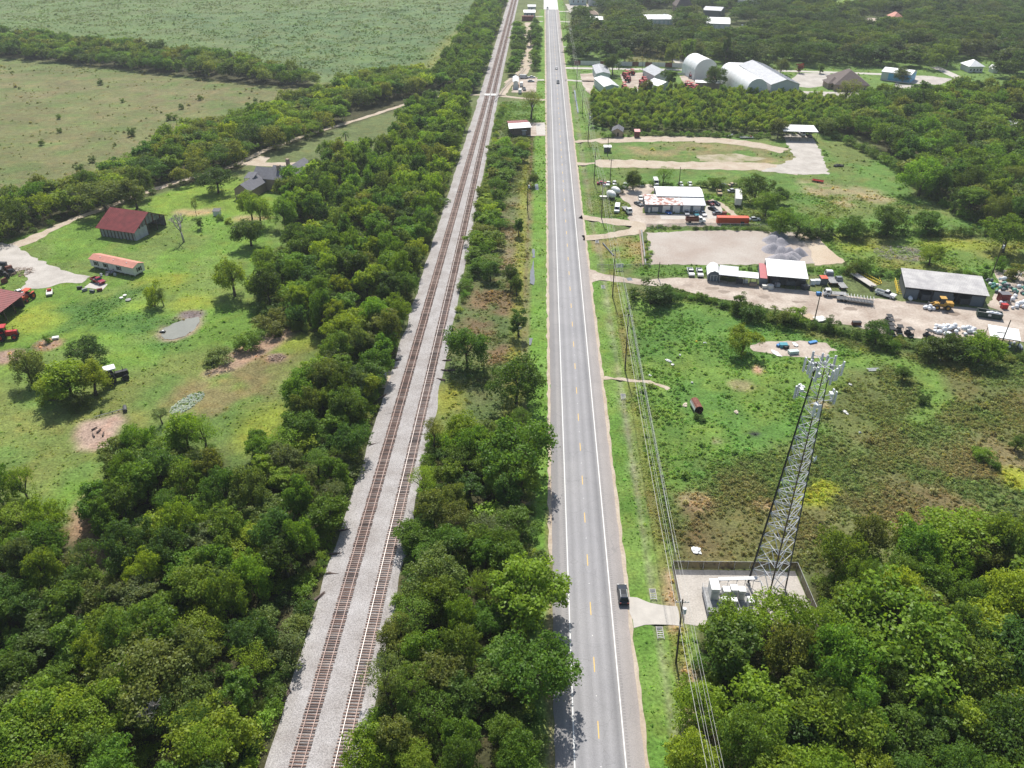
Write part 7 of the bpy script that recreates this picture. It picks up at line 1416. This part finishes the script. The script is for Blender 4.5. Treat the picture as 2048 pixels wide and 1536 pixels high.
# culvert ends in the ditch and mailboxes
for k, (a, b, lb) in enumerate(((1319, 1258, 'concrete culvert grating by the near side of the tower drive'), (1305, 1182, 'concrete culvert grating by the far side of the tower drive'), (1206, 572, 'culvert grating at the recycling yard entrance'), (1246, 790, 'culvert grating by the sandy track'), (1194, 482, 'culvert grating at the garage loop'))):
    T = thing('culvert_grating', lb, 'culvert', (*G(a, b), 0), 0, 'culvert gratings in the right ditch'); MB().box(-.55, -.9, -.42, .12, 2.6, .5).box(.55, -.9, -.42, .12, 2.6, .5).box(0, .46, -.42, 1.3, .12, .5).done('wing_wall', MT['concrete'], T)
    for j in range(5): MB().box(0, .2-.5*j, -.05+.02*(j % 2), .95, .09, .09).done('bar', MT['galv'], T)
    MB().box(0, .38, -.40, .96, .03, .4).done('opening', MT['black'], T)
for k, (a, b) in enumerate(((1161, 292), (1157, 338), (1072, 352), (1076, 284), (1160, 222), (1152, 205))): T = thing('mailbox', ('black mailbox by the first sandy lane', 'black mailbox by the second sandy lane', 'black mailbox in the left ditch below the lone pole', 'black mailbox below the shop forecourt', 'black mailbox at the thicket corner', 'black mailbox beside the ditch water')[k], 'mailbox', G(a, b)); MB().box(0, 0, 0, .1, .1, 1.1).done('post', MT['old_wood'], T); MB().box(0, 0, 1.1, .5, .8, .45, 0, .8).done('box', MT['black'], T)
# ---------------------------------------------------------------- loose things on the land
T = thing('steel_drum', 'rusty half-cut steel tank with white inside overgrown on the green field', 'tank', G(1397, 828), rad(8)); n = 12; mb = MB()
vs = [(1.15*math.cos(math.pi*2*i/n), y, 1.15+1.15*math.sin(math.pi*2*i/n)) for y in (0, 4.2) for i in range(n)]; mb.add(vs, [(i, (i+1) % n, n+(i+1) % n, n+i) for i in range(n) if i not in (5, 6)]+[tuple(range(n, 2*n))]).done('shell', MT['rust'], T)
MB().add([(-1.13, .1, 1.1), (-1.13, 4.1, 1.1), (-.98, 4.1, .5), (-.98, .1, .5), (-.9, .1, 1.9), (-.9, 4.1, 1.9)], [(0, 1, 2, 3), (4, 5, 1, 0)]).done('white_side', MT['white_paint'], T)
for k in (1.2, 3.0): MB().box(0, k, 0, 1.4, .3, .2).done('cradle', MT['old_wood'], T)
for k, (a, b, h) in enumerate(((1395, 838, 1.6), (1403, 842, 1.3))): plant(*G(a, b), h, 2.4, 'shrub', 'deep', ('green vine bush growing at the mouth of the rusty tank', 'second vine bush growing at the mouth of the rusty tank')[k], None, 'bush', rnd=rng)
def blob(name, label, px, py, sx, sy, sz, m, cat, rz=0, group=None, z=0, jit=.18, pos=None):
    o = MB().ball(0, 0, sz*.35, sx, sy, sz*.65, 9, 6, jit, rng).done(name, MT[m], None); o.location = (*(pos or G(px, py)), z); o.rotation_euler = (0, 0, rz); return tag(o, label, cat, group)
g = 'heaps of grey gravel on the lot'
for k, (a, b, r, h) in enumerate(((1557, 472, 3.6, 2.2), (1545, 482, 3.8, 2.4), (1560, 486, 3.4, 2.0), (1545, 500, 4.2, 2.6), (1562, 504, 3.8, 2.2), (1577, 506, 3.4, 2.2), (1597, 508, 3.2, 2.4), (1560, 521, 4.6, 2.6), (1578, 523, 4.2, 2.6), (1584, 514, 3.6, 2.0))):
    mb = MB(); n = 16; ri = ((1, 0), (.8, .16), (.55, .5), (.28, .84), (.08, 1)); vs = []
    for q, z in ri:
        for i in range(n): j = rng.uniform(.9, 1.12); vs.append((r*q*j*math.cos(2*math.pi*i/n), r*q*j*math.sin(2*math.pi*i/n), h*z*rng.uniform(.92, 1.06)))
    o = mb.add(vs, [(a_*n+i, a_*n+(i+1) % n, (a_+1)*n+(i+1) % n, (a_+1)*n+i) for a_ in range(4) for i in range(n)]+[tuple(range(4*n, 5*n))]).done('gravel_heap', MT['grave'], None, True); o.location = (*G(a, b), .03)
    tag(o, 'cone-shaped heap of grey gravel, number %d from the back of the lot' % (k+1) if False else ['heap of grey gravel at the very back of the lot', 'second heap of grey gravel from the back, on the left', 'second-row heap of grey gravel on the right', 'left heap of grey gravel in the middle row', 'middle heap of grey gravel in the middle row', 'right heap of grey gravel in the middle row', 'heap of grey gravel apart on the pale sand', 'front left heap of grey gravel', 'front right heap of grey gravel', 'low heap of grey gravel behind the front right one'][k], 'gravel heap', g)
# white and green bulk bags
def bags(n, cx, cy, rx, ry, mats, label, group, hi=1.5, s0=.55, s1=.9):
    for i in range(n):
        a = rng.uniform(0, 6.28); q = math.sqrt(rng.random()); x, y = G(cx, cy); s = rng.uniform(s0, s1); m = rng.choice(mats); z = rng.choice((0, 0, hi*.45)) if q < .7 else 0
        o = MB().ball(0, 0, s*.8, s, s*.9, s*.85, 8, 6, .12, rng).done('bulk_bag', MT[m], None, True); o.location = (x+rx*q*math.cos(a), y+ry*q*math.sin(a), z); o.rotation_euler = (0, 0, a)
        tag(o, ('%s bulk bag ' % ('green' if 'green' in m else 'white' if 'white' in m else 'dark'))+label, 'bag', group)
bags(46, 1905, 663, 7, 3.2, ['bag_white'], 'in the heap behind the fence trees', 'bags in the heap behind the fence trees')
bags(14, 2030, 610, 4.5, 3.5, ['bag_white', 'bag_white', 'tan_wood'], 'in the row right of the black shed', 'bags right of the black shed'); bags(26, 2022, 582, 6, 5, ['bag_green', 'bag_white', 'bag_green', 'dark_grey'], 'in the sprawling pile behind the bag row', 'bags sprawling at the right edge', s0=.45, s1=.8)
bags(18, 2048, 560, 7, 4, ['bag_green', 'bag_green', 'bag_white', 'dark_grey'], 'in the far pile at the right edge', 'bags in the far pile at the right edge'); bags(14, 1994, 568, 3.5, 3, ['dark_grey', 'bag_green', 'bag_white'], 'in the dark pile by the meadow', 'bags in the dark pile by the meadow', s0=.4, s1=.7)
bags(3, 1820, 600, 1.6, .5, ['bag_white'], 'at the left end of the black shed', 'bags at the black shed'); bags(5, 1857, 618, 1.4, 1.4, ['bag_white'], 'in front of the yellow loader', 'bags before the loader', s0=.6, s1=.8); bags(7, 2028, 694, 2, 2.5, ['bag_white', 'bag_white', 'dark_grey'], 'beside the open white-roofed shelter', 'bags beside the right shelter', s0=.4, s1=.6)
# yard clutter
def crate(px, py, sx, sy, sz, m, label, cat='crate', rz=0, name='crate', lid=None, z=.04):
    T = thing(name, label, cat, (*G(px, py), z), rz); MB().box(0, 0, .1, sx, sy, sz, 0, .98).done('body', MT[m], T)
    MB().box(0, 0, sz+.102, sx*1.03, sy*1.03, .06).done('top', MT[lid or m], T); MB().box(-sx*.35, 0, 0, .1, sy*.9, .1).box(sx*.35, 0, 0, .1, sy*.9, .1).done('skid', MT['dark_metal'], T); return T
crate(1505, 572, 2.4, 1.4, 1.0, 'brown_wall', 'brown wooden crate before the white canopy'); crate(1490, 566, 1.6, 1.2, .9, 'white_paint', 'white box under the white canopy', 'box', name='box'); crate(1528, 576, 1.4, 1.4, .9, 'off_white', 'white tank cube before the red-topped container', 'box', name='box'); crate(1478, 566, 2, 1.6, 1.3, 'dark_metal', 'dark machine under the left end of the canopy', 'machine', name='machine')
T = thing('water_tank', 'round pale water tank beside the white-roofed shelter', 'tank', G(1540, 577)); MB().tube((0, 0, 0), (0, 0, 1.3), 1.1, 16).tube((0, 0, 1.3), (0, 0, 1.45), 1.0, 16, .4).done('body', MT['off_white'], T); MB().tube((0, 0, 1.45), (0, 0, 1.55), .3, 10).done('lid', MT['grey_metal'], T)
crate(1624, 569, 1.5, 1.3, 1.5, 'bag_white', 'left white cube tank at the right end of the shelter', 'tank', name='cube_tank'); crate(1634, 568, 1.5, 1.3, 1.4, 'bag_white', 'right white cube tank at the right end of the shelter', 'tank', name='cube_tank'); crate(1645, 567, 2.2, 2.6, 2.2, 'dark_grey', 'dark bin with orange-red top right of the cube tanks', 'bin', name='storage_bin', lid='orange_paint')
crate(1554, 573, 1.6, 1.2, 1.0, 'grey_metal', 'small grey machine at the shelter front', 'machine', name='machine'); crate(1610, 578, 2.4, 1.8, 1.2, 'dark_metal', 'dark scrap machine at the right shelter corner', 'machine', name='machine', rz=.4); crate(1637, 590, 1.6, 1.1, .8, 'tarp_blue', 'small blue bin at the foot of the yard pole', 'bin', name='storage_bin')
for k, (x, sx, sz) in enumerate(((1550, 3.2, 1.5), (1566, 2.6, 2.0), (1580, 3.6, 1.4), (1598, 3.0, 1.8))): T = crate(x, 566+k, sx, 3, sz, 'dark_metal' if k % 2 else 'dark_grey', ('dark machine deep under the white-roofed shelter, leftmost', 'second dark machine under the white-roofed shelter', 'third dark machine under the white-roofed shelter', 'dark machine at the right under the white-roofed shelter')[k], 'machine', name='machine')
for k in range(3): crate(1850+38*k, 596+4*k, 4, 4, 1.8, ('dark_grey', 'slate_wall', 'dark_metal')[k], ('dark baled stack inside the left open bay of the black shed', 'dark baled stack inside the middle open bay of the black shed', 'dark baled stack inside the right open bay of the black shed')[k], 'bales', name='baled_stack')
crate(2005, 602, 3, 2.4, 2.6, 'red_roof', 'dark red machine with grey top among the bags', 'machine', name='machine', lid='shingle'); crate(2007, 617, 1.8, 1.4, 1.4, 'red_paint', 'bright red bin at the bag row', 'bin', name='storage_bin'); crate(1742, 580, 1.4, .8, 1.2, 'black', 'black machine on the grass near the yellow frames', 'machine', name='machine', rz=1.0)
T = crate(1640, 640, 3.4, 3.0, .35, 'off_white', 'pale pallet leaning flat by the yard pole, right one', 'pallet', name='pallet', rz=.3); T = crate(1620, 636, 3, 3.4, .3, 'tan_wood', 'pale pallet at the yard edge left of the pole', 'pallet', name='pallet', rz=.6); crate(1712, 650, 2.6, 1.2, 1.0, 'rust', 'dark rusty bin at the edge of the yard grass', 'bin', name='storage_bin', lid='black')
crate(1448, 431, 1.6, 1.6, 1.4, 'rust', 'rusty cube beside the garage slab', 'bin', name='storage_bin'); crate(1470, 292, 0.1, .1, .1, 'rust', 'x') if False else None
for k, (a, b, r) in enumerate(((1222, 397, 1.5), (1231, 389, 1.4))): T = thing('tank_trailer', ('nearer white round-ended tank on wheels by the garage weeds', 'farther white round-ended tank on wheels by the garage weeds')[k], 'tank', (*G(a, b), 0), rad(-60)); MB().ball(0, 0, 2.0, 3.0, r, r, 12, 8).done('vessel', MT['white_paint'], T, True); MB().box(0, 0, .5, 4.6, 1.2, .25).done('frame', MT['dark_metal'], T); [MB().tube((x, s*.7, .42), (x, s*1.0, .42), .42, 10).done('wheel', MT['rubber'], T) for x in (-1, 1) for s in (-1, 1)]
MB().box(0, 0, .6, 4.4, 1.6, .12).box(-1.6, 0, 0, .2, 1.4, .6).box(1.6, 0, 0, .2, 1.4, .6)
o = MB().box(0, 0, .7, 4.6, 1.5, .12).box(-1.7, 0, 0, .2, 1.3, .7).box(1.7, 0, 0, .2, 1.3, .7).done('workbench', MT['off_white']); o.location = (*G(1210, 396), 0); tag(o, 'white table-like slab left of the white tanks', 'table')
# scrap on the clearing, litter on the field
g = 'scrap on the sandy clearing'
for k, (a, b, sx, sy, sz, m, lb) in enumerate(((1566, 694, 2.2, 1.6, .9, 'teal_paint', 'teal-grey scrap box on the sandy clearing, back'), (1586, 707, 2.8, 1.4, .8, 'pale_green', 'pale green scrap box at the front of the clearing'), (1625, 686, 2.6, 1.0, .3, 'tarp_blue', 'blue sheet at the back of the clearing'), (1572, 697, 1.6, .9, .7, 'black', 'black scrap beside the teal box'), (1556, 693, 1.0, .8, .5, 'tarp_blue', 'small blue scrap left of the teal box'))): crate(a, b, sx, sy, sz, m, lb, 'scrap', name='scrap_box', rz=.2*k)
for k, (a, b, sx, sy, m, lb) in enumerate(((1590, 690, 1.5, 1.0, 'white_paint', 'white rag heap behind the scrap boxes'), (1553, 708, 2.6, 1.1, 'white_paint', 'white sheet heap at the front of the clearing'), (1337, 722, 1.7, .6, 'white_paint', 'longest white litter sheet on the green field'), (1345, 730, .8, .6, 'off_white', 'pale scrap below the longest litter sheet'), (1300, 752, .7, .5, 'white_paint', 'white bag beside the sandy track'), (1409, 687, .7, .5, 'white_paint', 'white bag left of the cypress'), (1360, 711, .5, .4, 'white_paint', 'tiny white bag left of the cypress shadow'), (1384, 766, .5, .4, 'off_white', 'tiny pale litter in the middle of the green field'), (1370, 811, 1.3, .8, 'sand', 'pale broken slab left of the rusty tank'), (1472, 825, 1.1, .7, 'sand', 'pale broken slab right of the rusty tank'), (1603, 772, 1.5, .8, 'white_paint', 'white litter behind the tower'), (1392, 1101, 1.4, 1.5, 'white_paint', 'white sheet heap in the brown weeds near the compound'), (1719, 866, .5, .4, 'white_paint', 'tiny white litter below the tower arms'), (1690, 825, 1.3, .5, 'off_white', 'pale scrap in the weeds right of the tower'), (1700, 770, .8, .5, 'off_white', 'pale scrap on the weedy mound'), (1393, 684, .5, .4, 'yellow_paint', 'orange-yellow litter left of the cypress'), (1110, 994, .5, .3, 'white_paint', 'white litter on the left road shoulder'), (1962, 732, 1.0, .4, 'white_paint', 'white litter below the fence trees at the right'), (1880, 720, .8, .4, 'white_paint', 'white litter under the dark tree by the bags'))): blob('litter', lb, a, b, sx*.72, sy*.72, .4, m, 'litter', rng.uniform(0, 3), 'litter and scrap on the land', z=.02 if a != 1110 else .06, jit=.4)
T = thing('pallet_grid', 'grey pallet grid lying on the mown loop behind the tower', 'pallet', G(1747, 740), .1); [MB().box(0, -.6+.4*k, .12, 3.4, .2, .1).done('slat', MT['grey_metal'], T) for k in range(4)]; [MB().box(x, 0, 0, .2, 1.5, .12).done('runner', MT['grey_metal'], T) for x in (-1.4, 0, 1.4)]
# brush pile, debris, stumps, flowers on the farm
for k, (a, b, r) in enumerate(((186, 860, .5), (196, 865, .6), (206, 872, .55), (188, 874, .5))):
    o = MB().tube((0, -.3, .25), (.15, 1.1, .3), r*.42, 8, r*.32).tube((.1, .9, .3), (.5, 1.5, .5), r*.14, 5, r*.06).done('stump', MT['tie3'], None); o.location = (*G(a, b), 0); o.rotation_euler = (0, 0, -.5+k*.45); tag(o, ('charred stump at the back left of the burnt round patch', 'charred stump at the back right of the burnt round patch', 'charred leaning stump at the right of the burnt round patch', 'charred stump at the front left of the burnt round patch')[k], 'stump', 'charred stumps')
def sticks(name, label, px, py, n, R, m, cat, h=.8):
    mb = MB(); x, y = G(px, py)
    for i in range(n): a = rng.uniform(0, 6.28); q = R*math.sqrt(rng.random()); c = Vector((q*math.cos(a), q*math.sin(a)*.8, rng.uniform(.05, h*(1-q/R*.7)))); d = Vector((rng.uniform(-1, 1), rng.uniform(-1, 1), rng.uniform(-.25, .25)))*rng.uniform(.5, 1.3); mb.tube(c-d, c+d, rng.uniform(.03, .09), 4)
    o = mb.done(name, MT[m]); o.location = (x, y, 0); return tag(o, label, cat)
sticks('brush_pile', 'small pile of dry brown branches on the meadow', 553, 716, 70, 2.4, 'brown_wall', 'brush pile'); sticks('brush_pile', 'grey heap of cut branches on the meadow behind the black shed', 1800, 508, 240, 9, 'dead_wood', 'brush pile', 1.4); sticks('brush_pile', 'dark junk and branch heap under the hedge beyond the sand lot', 1655, 468, 90, 3.2, 'black', 'junk pile', 1.4); sticks('brush_pile', 'dry brush heap beside the dark machinery at the left edge', 40, 545, 120, 4.5, 'brown_wall', 'brush pile', 1.8)
for k, (a, b, s) in enumerate(((8, 538, 2.2), (20, 545, 2.0), (14, 556, 1.8), (26, 548, 1.6), (10, 566, 1.5), (4, 550, 2.2))):
    T = thing('scrap_machine', ('tallest dark scrap machine at the left edge', 'dark scrap machine behind the open shed', 'dark scrap machine in the middle of the heap', 'dark scrap machine at the right of the heap', 'dark scrap machine at the front of the heap', 'dark scrap drum at the left edge of the heap')[k], 'scrap machine', G(a, b), k, 'dark machinery heap at the left edge'); MB().box(0, 0, .3, s*1.3, s*.8, s*.7, .2, .8).tube((-s*.5, 0, s), (s*.6, .3, s*.9), s*.3, 8).done('body', MT[('dark_metal', 'rust', 'black')[k % 3]], T); MB().tube((s*.4, -s*.5, .4), (s*.4, -s*.3, .4), .4, 10).tube((-s*.4, -s*.5, .4), (-s*.4, -s*.3, .4), .4, 10).done('wheel', MT['rubber'], T)
blob('tyre_heap', 'heap of dark tyres on the grass right of the gravel drive', 1677, 333, 2.6, 1.2, 1.1, 'rubber', 'tyres'); T = thing('disc_harrow', 'dark drawbar implement lying at the edge of the burnt patch', 'implement', G(225, 828), .5); MB().tube((-4, 0, .4), (3, .4, .5), .1, 6).done('drawbar', MT['weathered'], T); MB().tube((3, -.8, .5), (3, 1.5, .5), .5, 10).done('roller', MT['dark_metal'], T)
for k in range(3): MB().box(-3+3*k, .1+.2*k, 0, .2, .2, .42).done('stand', MT['dark_metal'], T)
o = crate(112, 678, 1.7, 1.2, .5, 'white_paint', 'white box lid on the grass near the red tractor', 'box', name='box', rz=.4)
x, y = G(375, 806); P = []
for i in range(420): a = rng.uniform(0, 6.28); q = math.sqrt(rng.random()); P.append((x+2.6*q*math.cos(a)+1.6*q*math.sin(a), y+5.2*q*math.sin(a), 0, (.55,)*3, a, rng.randrange(6), (.33, .37, .44) if rng.random() < .8 else (.12, .18, .05)))
tag(instancer('white_flowers', P, weedcol), 'patch of white flowering weeds on the lower meadow', 'flowers')
for k, (a, b, lb) in enumerate(((243, 597, 'white bucket on the meadow below the mobile home, left'), (250, 592, 'white tub on the meadow below the mobile home, middle'), (257, 601, 'round pale trough on the meadow below the mobile home'))): o = MB().tube((0, 0, 0), (0, 0, .4), .5+.3*(k == 2), 12, .6+.3*(k == 2)).done('tub', MT['off_white' if k != 2 else 'weathered']); o.location = (*G(a, b), 0); tag(o, lb, 'tub')
T = thing('water_trough', 'dark pump float at the edge of the pond', 'float', (*G(325, 663), -.26)); MB().box(0, 0, 0, 1.6, .8, .35).done('hull', MT['black'], T); MB().box(.2, 0, .352, .6, .5, .3).done('pump', MT['white_paint'], T)
for k, (a, b, r) in enumerate(((160, 578, .3), (170, 582, .8), (185, 585, -.2), (200, 582, .5))): o = crate(a, b, 1.6, .7, .7, ('black', 'weathered', 'dark_grey', 'rust')[k], ('black bag pile left of the red pickup pad', 'grey plank stack before the red pickup pad', 'dark junk box before the red pickup pad', 'rusty box at the right of the red pickup pad')[k], 'junk', rz=r, name='junk_box')
# ---------------------------------------------------------------- haze: the air itself
hz = MB().box(0, 450, -3, 3000, 1600, 122)
o = hz.done('haze', bpy.data.materials.new('haze_air')); m = o.data.materials[0]; m.use_nodes = True; n = m.node_tree.nodes; n.remove(n['Principled BSDF'])
v = n.new('ShaderNodeVolumePrincipled'); v.inputs['Color'].default_value = (.86, .93, 1, 1); v.inputs['Density'].default_value = .00010; v.inputs['Anisotropy'].default_value = .3
m.node_tree.links.new(v.outputs[0], n['Material Output'].inputs['Volume']); o['kind'] = 'stuff'
